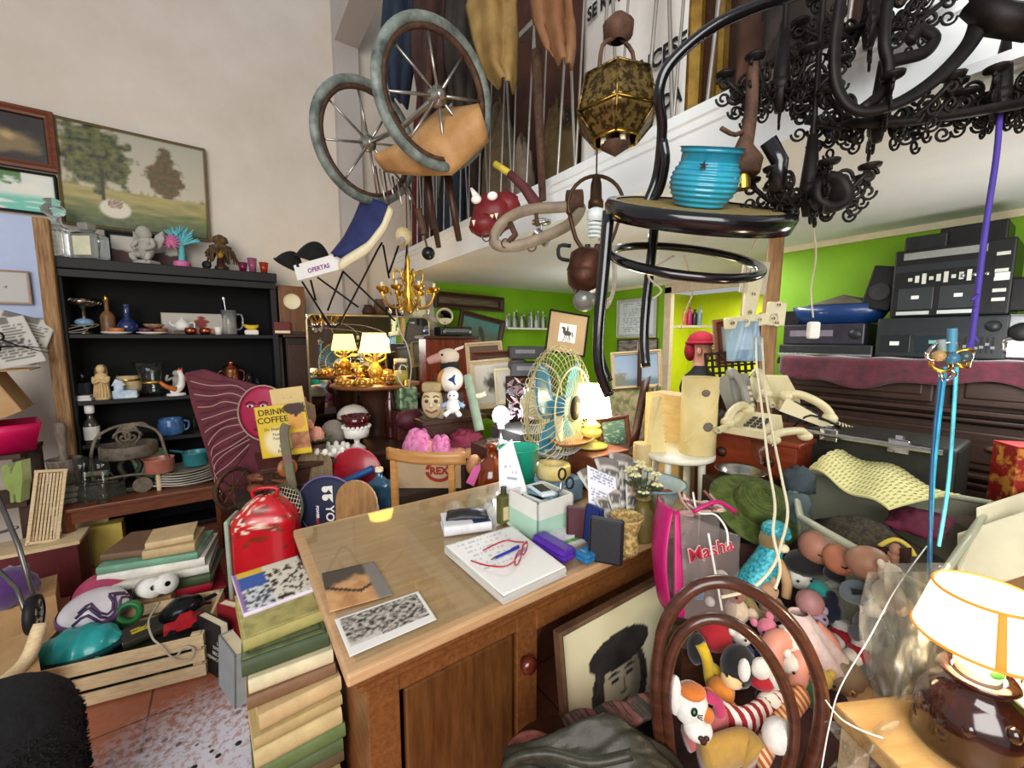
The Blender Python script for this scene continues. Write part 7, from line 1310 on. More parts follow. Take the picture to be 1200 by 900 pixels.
b=MB(); b.box((w*.41,y+.0005,h*.5),(w*.13,.003,h*.8),dkp); [b.box((w*.41,y,h*q_),(w*.1,.004,h*.045),M('#c9ccc8',.4)) for q_ in(.2,.32,.47,.58,.8)]; b.box((w*.42,y-.002,h*.5),(w*.11,.004,h*.1),M('#dfe2e0',.4)); part('side_controls',b,t)
zS=t.location.z+h
q=onx(1030,320,2.8); t=thing('small_speaker','small black speaker wedged beside the upper stereo, tilted','speaker',V((2.85,onx(1030,340,2.85).y,zL+.04)),rot=(0,R(12),-PI/2)); b=MB(); b.box((0,0,.12),(.12,.14,.22),BLK,bev=.008); part('cabinet',b,t); b=MB(); b.lathe([(0,.004),(.03,.0),(.042,.008),(.046,0)],M('#2a2a2c',.6),(0,-.072,.1),(PI/2,0,0)); part('cone',b,t)
t,w,h,dp=boxy('video_player','grey flat player lying on top of the black stereo','player',1060,1110,288,275,2.8,zS+.002,.24,gyp)
t,w,h,dp=boxy('cassette_recorder','dark recorder box at the top of the stereo stack, under the gallery','recorder',1100,1180,288,262,2.82,zS+.002,.22,dkp)
t,w,h,dp=boxy('video_recorder','purple-grey video recorder under the blue pot on the sideboard','recorder',917,1012,403,382,2.74,zt+.05,.26,mat('purple_grey',S('#201e26'),.35,col2=S('#353140'),scale=20)); zV=t.location.z+h; b=MB(); b.box((-.05,-dp/2-.001,h*.55),(w*.55,.003,h*.3),M('#7a7280',.3)); part('tape_slot',b,t); b=MB(); b.lathe([(0,.008),(.025,.008),(.028,0)],gyp,(w*.4,-dp/2,h*.5),(PI/2,0,0)); part('jog_dial',b,t); yV=t.location.y
t,w,h,dp=boxy('flat_player','flat dark player with a silver edge beneath the video recorder','player',912,1022,418,404,2.73,zt,.27,gyp); b=MB(); b.box((0,-dp/2-.004,.006),(w,.012,.01),STEEL); part('silver_edge',b,t); b=bpy.data.objects
vr=[o for o in C.objects if o.name.startswith('video_recorder')][-1]; vr.location.z=zt+h+.001; zV=zV-(.05-h)+.001
bpz=M('#14386e',.35,var=.15,coat=.4)
revolve('blue_pot','wide navy blue pot standing on the video recorder','pot',V((2.87,yV-.03,zV+.003)),shell([(.17,0),(.2,.06),(.205,.1)],.006),bpz,n=32,sc=(.62,1.1,1))
b=MB(); b.lathe([(0,0),(.16,.0),(.165,.01),(0,.06)],M('#5a5648',.7,var=.2),n=28,sc=(.7,1,1)); one('basket_lid',b,'grey-brown domed lid lying upside on the navy blue pot','lid',V((2.87,yV-.05,zV+.105)))
b=MB(); b.add([(-.1,-.05,0),(.08,-.05,0),(.08,.05,0),(-.1,.05,0),(-.14,-.06,.08),(.12,-.06,.08),(.12,.06,.08),(-.14,.06,.08)],[(3,2,1,0),(4,5,6,7),(0,1,5,4),(1,2,6,5),(2,3,7,6),(3,0,4,7)],BLK); yy=onx(926,360,2.9).y; one('black_tray',b,'black flared tray on the end of the video recorder by the post','tray',V((2.87,max(yy,yV+.13),zV+.003)),-PI/2)
t=thing('old_camera','silver and black old camera at the end of the stereo row','camera',V((2.78,onx(1199,425,2.78).y,zt)),-PI/2); b=MB(); b.box((0,0,.1),(.12,.1,.2),STEEL,bev=.015); part('body',b,t); b=MB(); b.lathe([(0,.03),(.03,.03),(.036,.02),(.04,0)],BLK,(-.01,-.05,.12),(PI/2,0,0)); part('lens',b,t); b=MB(); b.tube([(-.05,-.052,.03),(-.05,-.06,.09),(.05,-.06,.09),(.05,-.052,.03)],.008,CHROME,sub=3); part('frame_ring',b,t); b=MB(); b.box((0,.03,.28),(.13,.12,.14),BLK,bev=.01); part('top_housing',b,t)
rail=M('#b9b4ac',.35,metal=.8,var=.15); GX=MX+.05
t=thing('gallery_railing','pale metal zigzag rod railing along the edge of the gallery','railing',V((GX,1.2,MZ1)))
rods=[]
for i in range(30):
    y=-.2+.14*i; b=MB(); b.cyl((GX,y,MZ1),(GX,y+(.07 if i%2 else -.07),MZ1+.9),.008,rail,n=6); b.cyl((GX,y,MZ1),(GX,y+(-.05 if i%2 else .05),MZ1+.9),.006,rail,n=6) if i%2 else None; wpart('rod',b,t)
b=MB(); b.box((GX,1.9,MZ1+.91),(.04,4.4,.03),rail); wpart('top_rail',b,t)
def gpt(px,py,dx=.1): return onx(px,py,MX+dx)
cb=mat('dim_brown',S('#2a1a12'),.8,col2=S('#4a3222'),scale=5)
def slab(name,label,cat,px0,px1,pyt,dx,th,m,lean=0):
    a,b0=onx(px0,100,MX+dx),onx(px1,100,MX+dx); zt_=onx((px0+px1)/2,pyt,MX+dx).z; w=abs(a.y-b0.y); b=MB(); b.box((0,0,(zt_-MZ1)/2),(w,th,zt_-MZ1-.002),m,bev=.006); return one(name,b,label,cat,V((MX+dx+th/2,(a.y+b0.y)/2,MZ1+.001)),-PI/2)
slab('wardrobe','dark brown wardrobe on the gallery behind the hanging wheels','wardrobe',470,585,-60,.55,.4,cb)
slab('tall_cabinet','dark tall cabinet on the gallery behind the white banner','cabinet',602,800,-160,.6,.4,mat('dim_red_brown',S('#3a2018'),.8,col2=S('#5a3526'),scale=5))
slab('tall_cabinet','brown tall cabinet on the gallery beyond the gilt frame','cabinet',850,1000,-330,.5,.4,cb)
tl,tr,bl=onx(684,-15,MX+.16),onx(813,-95,MX+.16),onx(680,185,MX+.16); c,W,H,e=axes(tl,tr,bl)
H2=tl.z-MZ1-.02; c=V((MX+.16,(tl.y+tr.y)/2,MZ1+.01+H2/2)); W=abs(tl.y-tr.y)
t=thing('cloth_banner','white cloth banner with black lettering hung behind the gallery railing','banner',c,-PI/2)
b=MB(); b.sheet(lambda u,v:((u-.5)*W,.012*math.sin(u*11+v*2),(v-.5)*H2),24,18,M('#dedbd4',.8,var=.04),.003); part('cloth',b,t)
b=MB(); ink=M('#17171a',.7,var=0); dzt=c.z
def row(s,py,size,px=750,al='CENTER'):
    q=onx(px,py,MX+.145); b.text(s,size,ink,(c.y-q.y,-.02,q.z-c.z),align=al,bold=.003,sx=.8)
for r_ in(('SE RESTAURAN',20,.088,689,'LEFT'),('DE',38,.085,708,'LEFT'),('ABANICOS FRANCESE',47,.1,806,'RIGHT'),('ARREGLADA',110,.085,800,'RIGHT')): b=MB(); row(*r_); part('lettering',b,t)
t=thing('gilded_picture','tall gilt picture frame standing on the gallery beside the white banner','picture',V((MX+.2,onx(832,60,MX+.2).y,MZ1+.001)),-PI/2); w=abs(onx(815,60,MX+.2).y-onx(852,60,MX+.2).y); b=frame_mb(w*1.15,1.3,.05,.04,mat('old_gilt',S('#7a5c24'),.45,metal=.6,col2=S('#b08c40'),scale=20)); b.v=[v+V((0,0,.65)) for v in b.v]; part('moulding',b,t); b=MB(); b.box((0,.01,.65),(w,.01,1.25),DWOOD); part('backing',b,t)
def coat(name,label,pts,m,th=.07,cat='coat'):
    b=MB(); n=len(pts); L_=[at(*p[0]) for p in pts]; R2=[at(*p[1]) for p in pts]
    def f(u,v):
        j=min(n-2,int(v*(n-1))); w=v*(n-1)-j; a=L_[j].lerp(L_[j+1],w); c_=R2[j].lerp(R2[j+1],w); return a.lerp(c_,u)-FW*(th*math.sin(PI*u)+.02*math.sin(u*14+j))
    b.sheet(f,20,16,m,.012); return wone(name,b,label,cat)
lea=mat('tan_hide',S('#7d5f30'),.6,col2=S('#a3884e'),scale=7); brn=mat('brown_hide',S('#7a4f30'),.6,col2=S('#8f6844'),scale=6)
coat('leather_bag','olive tan leather bag hanging at the top beside the big wheel',[((552,-12,2.35),(606,-12,2.25)),((548,12,2.33),(604,12,2.25)),((556,50,2.32),(606,50,2.25)),((566,85,2.32),(604,92,2.25)),((585,105,2.3),(600,108,2.27))],lea,.1,'bag')
coat('hanging_saddle_flap','pale brown leather saddle flap hanging between the railing rods and the banner',[((622,-12,2.05),(668,-12,1.98)),((627,30,2.05),(672,30,1.98)),((640,60,2.04),(672,62,1.98)),((652,78,2.02),(668,82,1.99))],brn,.05,'saddle')
coat('brown_coat','long brown coat hanging over the gallery edge beyond the gilt frame',[((868,-20,1.42),(985,-20,1.22)),((864,30,1.42),(980,20,1.22)),((862,80,1.4),(965,50,1.24)),((858,112,1.38),(925,85,1.28))],mat('brown_coat',S('#3a241a'),.85,col2=S('#5a3b2a'),scale=8),.06)
coat('dark_coat','dark grey-brown coat hanging in front of the long brown coat',[((900,-20,1.25),(970,-20,1.16)),((896,30,1.25),(965,25,1.16)),((893,60,1.25),(950,55,1.17)),((886,85,1.26),(935,75,1.18))],mat('dark_coat',S('#211b18'),.9,col2=S('#38302b'),scale=8),.06)
for i,(a,w,y1,d,col,nm) in enumerate(((452,34,120,2.62,'#1f2a3a','slate blue garment hanging behind the far pram wheel'),(487,40,150,2.55,'#3a2420','maroon-brown garment hanging behind the near pram wheel'),(525,38,140,2.5,'#2f2a24','dark brown garment hanging beside the tan leather bag'))):
    coat('hanging_garment',nm,[((a,-10,d),(a+w,-14,d)),((a-4,40,d),(a+w,30,d)),((a-2,80,d),(a+w-2,75,d)),((a+8,y1,d),(a+w-10,y1+8,d))],M(col,.9,var=.3),.06,'garment')
for i,(p0,p1,d,m,nm) in enumerate((((490,150),(514,290),2.75,DWOOD,'dark wooden chair leg hanging under the big pram wheel, outermost'),((497,170),(507,268),2.5,DWOOD,'dark wooden chair leg just inside the outermost one'),((521,185),(538,282),2.45,DWOOD,'dark wooden chair leg hanging over the white gallery edge'),((628,60),(636,235),2.15,RUST,'thick rusty bar hanging before the railing by the red mask'))):
    b=MB(); A_,B_=at(*p0,d),at(*p1,d); b.tube([A_,A_.lerp(B_,.5),B_],lambda u:.026-.008*u,m,n=8); wone('hanging_bar',b,nm,'bar')
random.seed(19)
cl=[('#4a3a30','brown'),('#6a2a2a','dull red'),('#2f3f55','slate blue'),('#7a6a50','khaki'),('#3a2f2a','dark brown'),('#8a7a6a','stone grey'),('#5a4a2a','olive brown'),('#2a2a30','charcoal')]
zo=['under the pram hood','beside the small wheel','behind the big wheel hub','under the leather bag','above the red mask','beside the rusty bar','behind the zigzag rods','at the foot of the banner']
for i,(px,py,r) in enumerate(((500,215,.1),(492,150,.12),(535,110,.12),(585,150,.13),(560,190,.1),(610,185,.1),(655,150,.12),(520,225,.09))):
    q=onx(px,py,MX+.22); q.z=max(q.z,MZ1+.0); b=MB(); b.sheet(lambda u,v:(lambda a,e:V((q.x,q.y,MZ1))+V((r*.8*math.cos(a)*math.cos(e),r*1.2*math.sin(a)*math.cos(e),(q.z-MZ1+r)*math.sin(e)))*(1+.25*nz(math.cos(a)*2+i,math.sin(a)*2,e*2)))(2*PI*u,PI/2*v),20,12,M(cl[i][0],.85,var=.3)); wone('clothes_bundle',b,'%s bundle of clothes on the gallery, %s'%(cl[i][1],zo[i]),'clothes')
wm=mat('worn_tyre',S('#3f4843'),.5,col2=S('#8f9a92'),scale=14); ch=mat('dull_chrome',S('#a8a59c'),.3,metal=.9,var=.2)
pram=thing('hanging_pram','old pram hanging from the gallery by its frame, two worn wheels and a leather hood','pram',at(490,150,2.3))
def wheel(label,px,py,d,rad,rz,tilt,ns):
    b=MB(); b.tube([(rad*math.cos(a),0,rad*math.sin(a)) for a in [2*PI*i/48 for i in range(48)]],rad*.082,wm,closed=True,n=12); t=part('wheel',b,pram,label); t.location=at(px,py,d)-pram.location; t.rotation_euler=(tilt,0,rz)
    b=MB(); b.lathe([(rad*.86,-.012),(rad*.93,-.014),(rad*.93,.014),(rad*.86,.012),(rad*.86,-.012)],RUST,rot=(PI/2,0,0),n=48); part('rim',b,t)
    for i in range(ns): a=2*PI*i/ns+.25; b=MB(); b.tube([(.03*math.cos(a),-.012,.03*math.sin(a)),(rad*.88*math.cos(a),0,rad*.88*math.sin(a))],lambda u:.0085-.003*u,ch,n=6); part('spoke',b,t)
    b=MB(); b.lathe([(0,.05),(.02,.05),(.024,.04),(.024,.03),(.045,.02),(.045,-.02),(.02,-.03),(0,-.03)],ch,rot=(PI/2,0,0),n=20); part('hub',b,t); return t
wd=2.15
wheel('larger, nearer wheel',512,113,wd,.308,VA+.72,.15,8)
wheel('farther wheel against the pale wall',431,168,2.6,.32,VA+.88,.1,8)
b=MB(); b.tube([at(512,113,wd),at(470,150,2.45),at(431,168,2.6)],.014,ch,n=8); b.tube([at(505,60,2.4),at(500,120,2.45),at(505,190,2.45)],.02,RUST,n=8); wpart('axle',b,pram)
hd=mat('pram_leather',S('#a3743f'),.55,col2=S('#c79b66'),scale=7)
b=MB(); A_=[at(443,190,2.5),at(475,165,2.45),at(515,130,2.4),at(560,125,2.35)]; B_=[at(452,200,2.45),at(490,205,2.3),at(530,205,2.25),at(572,165,2.25)]
def hood(u,v):
    j=min(2,int(u*3)); w=u*3-j; return A_[j].lerp(A_[j+1],w).lerp(B_[j].lerp(B_[j+1],w),v)-FW*(.12*math.sin(PI*v))
b.sheet(hood,24,10,hd,.012); wpart('hood',b,pram,None,'tan leather hood')
b=MB(); 
for i in range(9): b.tube([at(440+5*i,195+3*i,2.55),at(446+5*i,228+(i%3)*6,2.5)],.006,rail if i%2 else RUST,n=5)
wone('spring_rods',b,'cluster of thin metal rods below the pram hood','rods')
nvb=mat('navy_print',S('#1c2350'),.8,col2=S('#2c3568'),scale=9)
b=MB(); Lf=[at(425,230,2.7),at(415,255,2.7),at(403,278,2.68),at(388,297,2.65)]; Rf=[at(456,240,2.6),at(448,262,2.6),at(432,283,2.6),at(400,303,2.62)]; Yf=[at(462,248,2.58),at(452,272,2.58),at(432,297,2.58),at(398,318,2.6)]
def strip4(a,c): 
    def f(u,v): j=min(2,int(v*3)); w=v*3-j; return a[j].lerp(a[j+1],w).lerp(c[j].lerp(c[j+1],w),u)-FW*.03*math.sin(PI*u)
    return f
t=thing('navy_pennant','navy pennant with a cream border draped beside the hats','flag',Rf[1]); b.sheet(strip4(Lf,Rf),10,16,nvb,.004); wpart('navy_field',b,t)
b=MB(); b.sheet(strip4(Rf,Yf),8,16,CREAM,.004); wpart('cream_border',b,t); b=MB(); b.tube([at(433,246,2.63),at(428,256,2.63),at(432,262,2.63),at(424,272,2.63)],.006,M('#8f97b0',.7),sub=4); wpart('motif',b,t)
for px,py,s,nm in((367,297,1,'black rounded hat above the OFERTAS card'),(338,303,.8,'black soft hat beyond the OFERTAS card, nearer the bookcase')):
    q=at(px,py,3.0); b=MB(); b.sheet(lambda u,v:(lambda a,r:(r*math.cos(a)*.115*s,r*math.sin(a)*.1*s,(.13*s*math.cos(min(1,r)*PI/2)**.7 if r<1 else -.01*(r-1))))(2*PI*u,1.15*v+.001),28,12,mat('black_felt',S('#15130f'),.9,var=.4),.004); one('hanging_hat',b,nm,'hat',q+V((0,0,-.05)),rot=(.1,R(18) if s==1 else R(30),VA))
tl,tr,bl=at(343,312,2.72),at(397,297,2.66),at(350,328,2.72); c,W,H,e=axes(tl,tr,bl)
t=thing('price_card','white card reading OFERTAS pegged to the iron trellis','sign',c,rot=e); b=MB(); b.box((0,0,0),(W,.003,H*1.05),PAPER); part('card',b,t); b=MB(); oc=M('#8a3a8a',.6,var=0); b.text('OFERTAS',H*.42,oc,(0,-.0025,-.01),bold=.0012); part('lettering',b,t)
for s in(-1,1): b=MB(); b.box((s*W*.4,-.004,H*.5),(.012,.02,.03),BLK); part('peg',b,t)
tm=mat('black_iron_rod',S('#1d1716'),.4,metal=.6,var=.2)
t=thing('iron_trellis','black iron rod trellis hanging as crossed zigzags over the mirror','trellis',at(400,300,2.75))
for pts in([(354,330),(386,381),(392,384),(398,380),(443,292),(448,284)],[(364,328),(370,352)],[(372,325),(420,360)],[(402,318),(384,364)],[(402,318),(463,376)],[(449,287),(456,326)],[(467,288),(456,320)],[(477,288),(474,330)]):
    b=MB(); b.tube([at(x,y,2.75) for x,y in pts],.0065,tm,n=6); wpart('rod',b,t)
b=MB(); q=at(473,277,2.5); b.sph(q,(.05,.05,.055),M('#cdb98a',.6,var=.1),n=14); b.cyl(q+V((.0,-.0,-.03))-FW*.04,q+V((0,0,-.035))-FW*.056,.02,STEEL); wone('pulley_bell',b,'cream wooden pulley bell hanging above the gilt chandelier','bell')
b=MB(); q=at(502,297,2.4); b.sph(q,.037,mat('dark_ball',S('#22241f'),.3,metal=.5,var=.3),n=16); b.cyl(q,at(497,275,2.4),.006,RUST); b.cyl(at(497,275,2.4),at(490,245,2.4),.02,RUST); wone('ball_pendulum',b,'dark metal ball hanging on a short rod under the chair legs','pendulum')
q=at(479,345,2.5); kq=k(q); t=thing('gilt_chandelier','small gilt chandelier with looping arms hanging before the dresser','chandelier',q)
b=MB(); b.lathe([(0,-.12),(.03,-.1),(.012,-.05),(.04,0),(.015,.06),(.03,.1),(.01,.16),(.015,.2),(0,.24)],GOLD,n=14); part('column',b,t)
for i in range(8):
    a=2*PI*i/8; ca,sa=math.cos(a),math.sin(a); b=MB(); b.tube([(.02*ca,.02*sa,-.02),(.07*ca,.07*sa,-.08),(.13*ca,.13*sa,-.06),(.16*ca,.16*sa,.0),(.13*ca,.13*sa,.03),(.11*ca,.11*sa,0)],.007,GOLD,sub=4,n=6); b.lathe([(.006,0),(.03,.012),(.034,.03)],GOLD,(.16*ca,.16*sa,.005),n=10); b.cyl((.16*ca,.16*sa,.01),(.16*ca,.16*sa,.06),.008,CREAM,n=6); b.tube([(.02*ca,.02*sa,.1),(.08*ca,.08*sa,.14),(.09*ca,.09*sa,.08),(.05*ca,.05*sa,.05)],.004,GOLD,sub=4,n=5); b.sph((.12*ca,.12*sa,-.1),(.009,.009,.016),GLASS,n=8); part('arm',b,t)
b=MB(); b.cyl((0,0,.24),(.0,0,MZ0-q.z if q.x>MX else MZ1+.3-q.z),.004,RUST,n=6); part('hanging_rod',b,t)
q=at(578,252,2.0); dr=M('#6d1418',.5,var=.25)
t=thing('hanging_mask','dark red grinning mask with white eyes hanging over the gallery edge','mask',q,VA-.2); b=MB(); b.sph((0,0,0),(.1,.08,.09),dr,lump=.2,n=20); b.sph((-.03,-.05,-.06),(.07,.06,.05),dr,n=14,lump=.2); b.sph((.06,.0,.04),(.07,.05,.06),dr,n=12,lump=.3); part('face',b,t)
b=MB()
for x,z_ in((-.06,.05),(.015,.06)): b.sph((x,-.075,z_),(.025,.014,.02),WHITE,n=10)
part('eyes',b,t); b=MB(); [b.prism([(-.008,.012),(.008,.012),(0,-.014)],.008,CREAM,(-.065+.02*i,-.1+.004*i,-.06-.0*i+.006*i)) for i in range(6)]; part('teeth',b,t); b=MB(); b.tube([(-.07,-.03,.07),(-.1,-.02,.12)],lambda u:.02-.014*u,WHITE); part('horn',b,t)
t=thing('striped_umbrella','folded dark umbrella with a yellow handle tip above the red mask','umbrella',at(600,215,2.05)); b=MB(); b.tube([at(597,203,2.05),at(615,220,2.03),at(632,245,2.0)],lambda u:.018+.012*u,M('#5a2a2a',.7,var=.3),n=8); wpart('canopy',b,t); b=MB(); b.tube([at(580,192,2.08),at(597,203,2.05)],.016,M('#c9b83a',.5,var=.2),n=8); wpart('handle',b,t)
hw=mat('harness_wood',S('#6a5a48'),.6,col2=S('#9c8e7a'),scale=8)
t=thing('hanging_collar','old oval wooden harness collar with iron rings hanging below the gallery','harness',at(628,262,1.7)); b=MB(); b.tube([at(579,284,1.7),at(588,262,1.72),at(615,247,1.75),at(655,243,1.75),at(680,243,1.72),at(668,262,1.68),at(632,280,1.65),at(600,289,1.67)],.022,hw,closed=True,sub=6,n=8); wpart('hoop',b,t)
b=MB(); b.cyl(at(664,237,1.72),at(682,236,1.72),.045,RUST); wpart('boss',b,t)
for px,py,r in((623,288,.018),(592,285,.014),(570,277,.016)): b=MB(); c=at(px,py,1.66); b.tube([c+RT*r*math.cos(a)+UPZ*r*1.2*math.sin(a) for a in [2*PI*i/14 for i in range(14)]],.003,RUST,closed=True,n=5); wpart('ring',b,t)
b=MB(); b.tube([at(598,262,1.7),at(604,275,1.66),at(596,284,1.66)],.012,RUST); wpart('strap_iron',b,t); b=MB(); b.tube([at(628,250,1.7),at(630,265,1.7)],.008,RUST); wpart('strap_iron',b,t)
q=at(698,250,1.55); lb=mat('dark_bronze',S('#3a2a1e'),.5,metal=.7,col2=S('#5a4028'))
t=thing('hanging_lamp','old bronze hanging lamp with an unlit spiral bulb in its hoop','lamp',q,VA); b=MB(); b.tube([(.1*math.cos(a),0,.03+.1*math.sin(a)) for a in [-.5+ (PI+1)*i/20 for i in range(21)]],.007,lb,n=8); b.tube([(-.095,0,-.0),(-.07,0,-.09),(-.03,0,-.14)],.008,lb,sub=3); b.tube([(.09,0,-.01),(.06,0,-.1),(.02,0,-.14)],.006,lb,sub=3); part('hoop',b,t)
b=MB(); b.lathe([(.012,.13),(.02,.1),(.022,.05),(.028,.04),(.028,.02),(0,.02)],lb,n=14); part('socket',b,t); b=MB(); b.lathe([(.012,.02),(.03,.01),(.032,-.02),(.02,-.03)],M('#d3dcdc',.4),n=14); b.tube([((.026-.004*abs(math.sin(i*.1)))*math.cos(i*.6),(.026)*math.sin(i*.6),-.03-.0014*i) for i in range(44)],.0055,M('#dfe8e8',.3),n=6); part('spiral_bulb',b,t)
b=MB(); [b.tube([(0,0,-.2),(.03*math.cos(a),.03*math.sin(a),-.16),(.05*math.cos(a),.05*math.sin(a),-.12)],lambda u:.009+.006*math.sin(PI*u),lb,sub=3) for a in(0,1.6,3.1,4.7)]; b.lathe([(0,-.24),(.02,-.22),(.012,-.2),(.015,-.17)],lb,n=10); part('leaf_cluster',b,t); b=MB(); b.cyl((0,0,.13),(0,0,MZ0-q.z+.15),.003,RUST,n=5); part('wire',b,t)
q=at(688,322,1.5)
t=thing('copper_kettle','dark copper lantern pot with a side handle hanging under the bronze lamp','pot',q,VA); b=MB(); b.lathe([(0,-.075),(.03,-.072),(.062,-.04),(.072,0),(.07,.005),(.075,.01),(.07,.03),(.068,.07),(.05,.085),(0,.09)],mat('dull_copper',S('#35201a'),.45,metal=.7,col2=S('#6a4430'),scale=16),n=28,rot=(0,.12,0)); part('body',b,t); b=MB(); b.tube([(-.065,0,.05),(-.1,0,.06),(-.1,0,.1),(-.06,0,.1)],.007,BLK,sub=3); part('handle',b,t); b=MB(); b.cyl((0,0,.085),(0,0,.105),.01,lb); part('knob',b,t)
b=MB(); q=at(712,322,1.47); wcx=M('#d9d2c2',.6)
for i in range(7): b.tube([q+RT*(.032+.003*(i%3))*math.cos(a)*.9+UPZ*(.085+.004*i)*math.sin(a)+FW*.006*i+V((0,0,-.01*(i%2))) for a in [2*PI*j/20 for j in range(20)]],.0032,wcx,closed=True,n=5)
wone('cable_coil',b,'coil of white cable hanging against the copper pot','cable')
q=at(684,353,1.5); t=thing('clamp_lamp','small grey reflector lamp with a white clip below the copper pot','lamp',q,VA); b=MB(); b.lathe([(0,.05),(.03,.045),(.04,.01),(.04,0),(.035,0),(.028,.035),(0,.04)],M('#8a8d88',.35,metal=.5),n=24,rot=(PI/2-.3,0,0)); part('reflector',b,t); b=MB(); b.tube([(0,-.01,.0),(.02,-.03,.03),(.045,-.03,.05)],.012,WHITE,sub=3); part('clip',b,t)
q=at(634,314,2.2); q.z=MZ0; t=thing('ceiling_spotlight','small silver spotlight fixed under the gallery ceiling','spotlight',q,VA); b=MB(); b.lathe([(0,-.002),(.05,-.004),(.05,-.018),(0,-.024)],STEEL,n=22); part('base',b,t); b=MB(); b.cyl((0,0,-.02),(0,0,-.07),.006,STEEL); part('stem',b,t); b=MB(); b.cyl((-.03,0,-.06),(.035,-.01,-.115),.027,STEEL,.03); part('head',b,t)
q=at(722,130,1.3); br=mat('pierced_brass',S('#46351a'),.45,metal=.8,col2=S('#86703f'),scale=60,contrast=(.45,.55))
t=thing('brass_lantern','pierced six-sided brass lantern hanging in front of the white banner','lantern',q,VA+.3); 
for i in range(12):
    a0,a1=PI*i/3,PI*(i+1)/3; p=[V((r*math.cos(a),r*math.sin(a),z_)) for r,z_ in(((.1,.085),(.125,-.02)) if i<6 else ((.125,-.02),(.07,-.085))) for a in(a0,a1)]; b=MB(); b.sheet(lambda u,v:p[2].lerp(p[3],u).lerp(p[0].lerp(p[1],u),v),6,6,br,.003)
    b.tube([p[0],p[2]],.004,br,n=6); b.tube([p[0],p[1]],.004,br,n=6); b.tube([p[2],p[3]],.004,BRASS,n=6); part('side_panel',b,t)
b=MB(); b.lathe([(.1,.085),(.045,.115),(.02,.12)],br,n=6); part('roof',b,t); b=MB(); b.tube([(-.06,0,.1),(-.05,0,.17),(-.01,0,.2)],.006,RUST,sub=3); b.tube([(.06,0,.1),(.05,0,.17),(.01,0,.2)],.006,RUST,sub=3); b.lathe([(.02,.19),(.042,.205),(.045,.235),(.02,.26),(0,.27)],RUST,n=16); b.cyl((0,0,.3),(0,0,1.1),.004,RUST,n=6); part('canopy',b,t)
b=MB(); [b.cyl((.04*math.cos(a),.04*math.sin(a),-.1),(.04*math.cos(a),.04*math.sin(a),-.03),.009,CREAM,n=8) for a in(0,1.57,3.14,4.71)]; b.cyl((0,0,-.12),(0,0,.1),.008,RUST); b.lathe([(0,-.13),(.045,-.1),(.045,-.095),(0,-.1)],RUST,n=12); part('candle_cluster',b,t)
q=at(815,246,1.0); bm=mat('black_enamel',S('#0d0d11'),.18,coat=.6,var=.2)
t=thing('bar_stool','black tubular bar stool with a woven round seat, hanging over the desk','stool',q,rot=(R(23),R(3),VA)); r=.205
b=MB(); b.lathe([(0,.006),(r-.015,.008)],mat('cork_weave',S('#6e5c34'),.85,col2=S('#9a8650'),scale=90,bump=.3),n=40); part('woven_seat',b,t); b=MB(); b.lathe([(r-.02,.012),(r,.012),(r+.006,0),(r,-.028),(r-.02,-.03)],bm,n=48); part('seat_ring',b,t)
for a in(PI*1.02,PI*.88,PI*.55):
    ca,sa=math.cos(a),math.sin(a); b=MB(); pts=[(r*ca,r*sa-.36*g,-g) for g in(.02,.15,.28)]+[((r-.01)*ca,(r-.01)*sa-.13,-.36),((r-.04)*ca,(r-.04)*sa-.15,-.42)]; b.tube(pts,.0135,bm,sub=4,n=10); part('leg',b,t)
b=MB(); b.tube([(.175*math.cos(a2),.175*math.sin(a2),-.115) for a2 in [2*PI*i/40 for i in range(40)]],.011,bm,closed=True,n=8); part('foot_ring',b,t)
b=MB(); b.tube([at(757,240,1.12),at(770,205,1.1),at(776,150,1.05),at(772,110,1.02),at(785,75,1.0),at(830,35,.98),at(880,10,.97),at(940,-10,.97)],.0125,bm,sub=5,n=10); b.tube([at(757,238,1.12),at(772,225,1.1),at(780,190,1.06),at(777,165,1.05)],.011,bm,sub=4,n=8); wpart('back_hoop',b,t)
b=MB(); b.tube([at(910,225,.95),at(914,190,.95),at(900,165,.95)],.018,bm,n=8); wpart('back_post',b,t)
tqm=mat('turquoise_glaze',S('#167a98'),.25,col2=S('#2fa0b8'),coat=.6,scale=6); kq=k(q)
t=thing('turquoise_pot','ribbed turquoise pot with a star hole standing on the woven bar stool seat','pot',q+eul((R(23),R(3),VA))@V((.004,.0,.0085)),rot=(R(23),R(3),VA)); t.scale=(.86,.86,.9)
def rib(u,v):
    a=2*PI*u; h=.132*v; r0=.06+.026*math.sin(PI*min(1,v*1.15)) if v<.87 else .07+.01*(v-.87)/.13; r0+=.0018*math.sin(v*70); return (r0*math.cos(a),r0*math.sin(a),h)
b=MB(); b.sheet(rib,40,70,tqm); b.lathe([(.0,.002),(.06,.0)],tqm); b.lathe([(.08,.132),(.072,.132),(.07,.09),(.055,.01),(0,.01)],tqm,n=40); part('body',b,t); b=MB(); b.prism([((.011 if i%2==0 else .0045)*math.cos(PI*i/5+PI/2),(.011 if i%2==0 else .0045)*math.sin(PI*i/5+PI/2)) for i in range(10)],.004,BLK,(-.042,-.0765,.093),(0,0,-.5)); part('star_hole',b,t)
def scroll(b,c,ux,uz,r,turns=1.6,th=.004,s=1): b.tube([V(c)+(ux*math.cos(s*(a))+uz*math.sin(s*a))*r*(1-a/(2*PI*turns)*.8) for a in [i*.42 for i in range(int(2*PI*turns/.42))]],th,IRON,n=5)
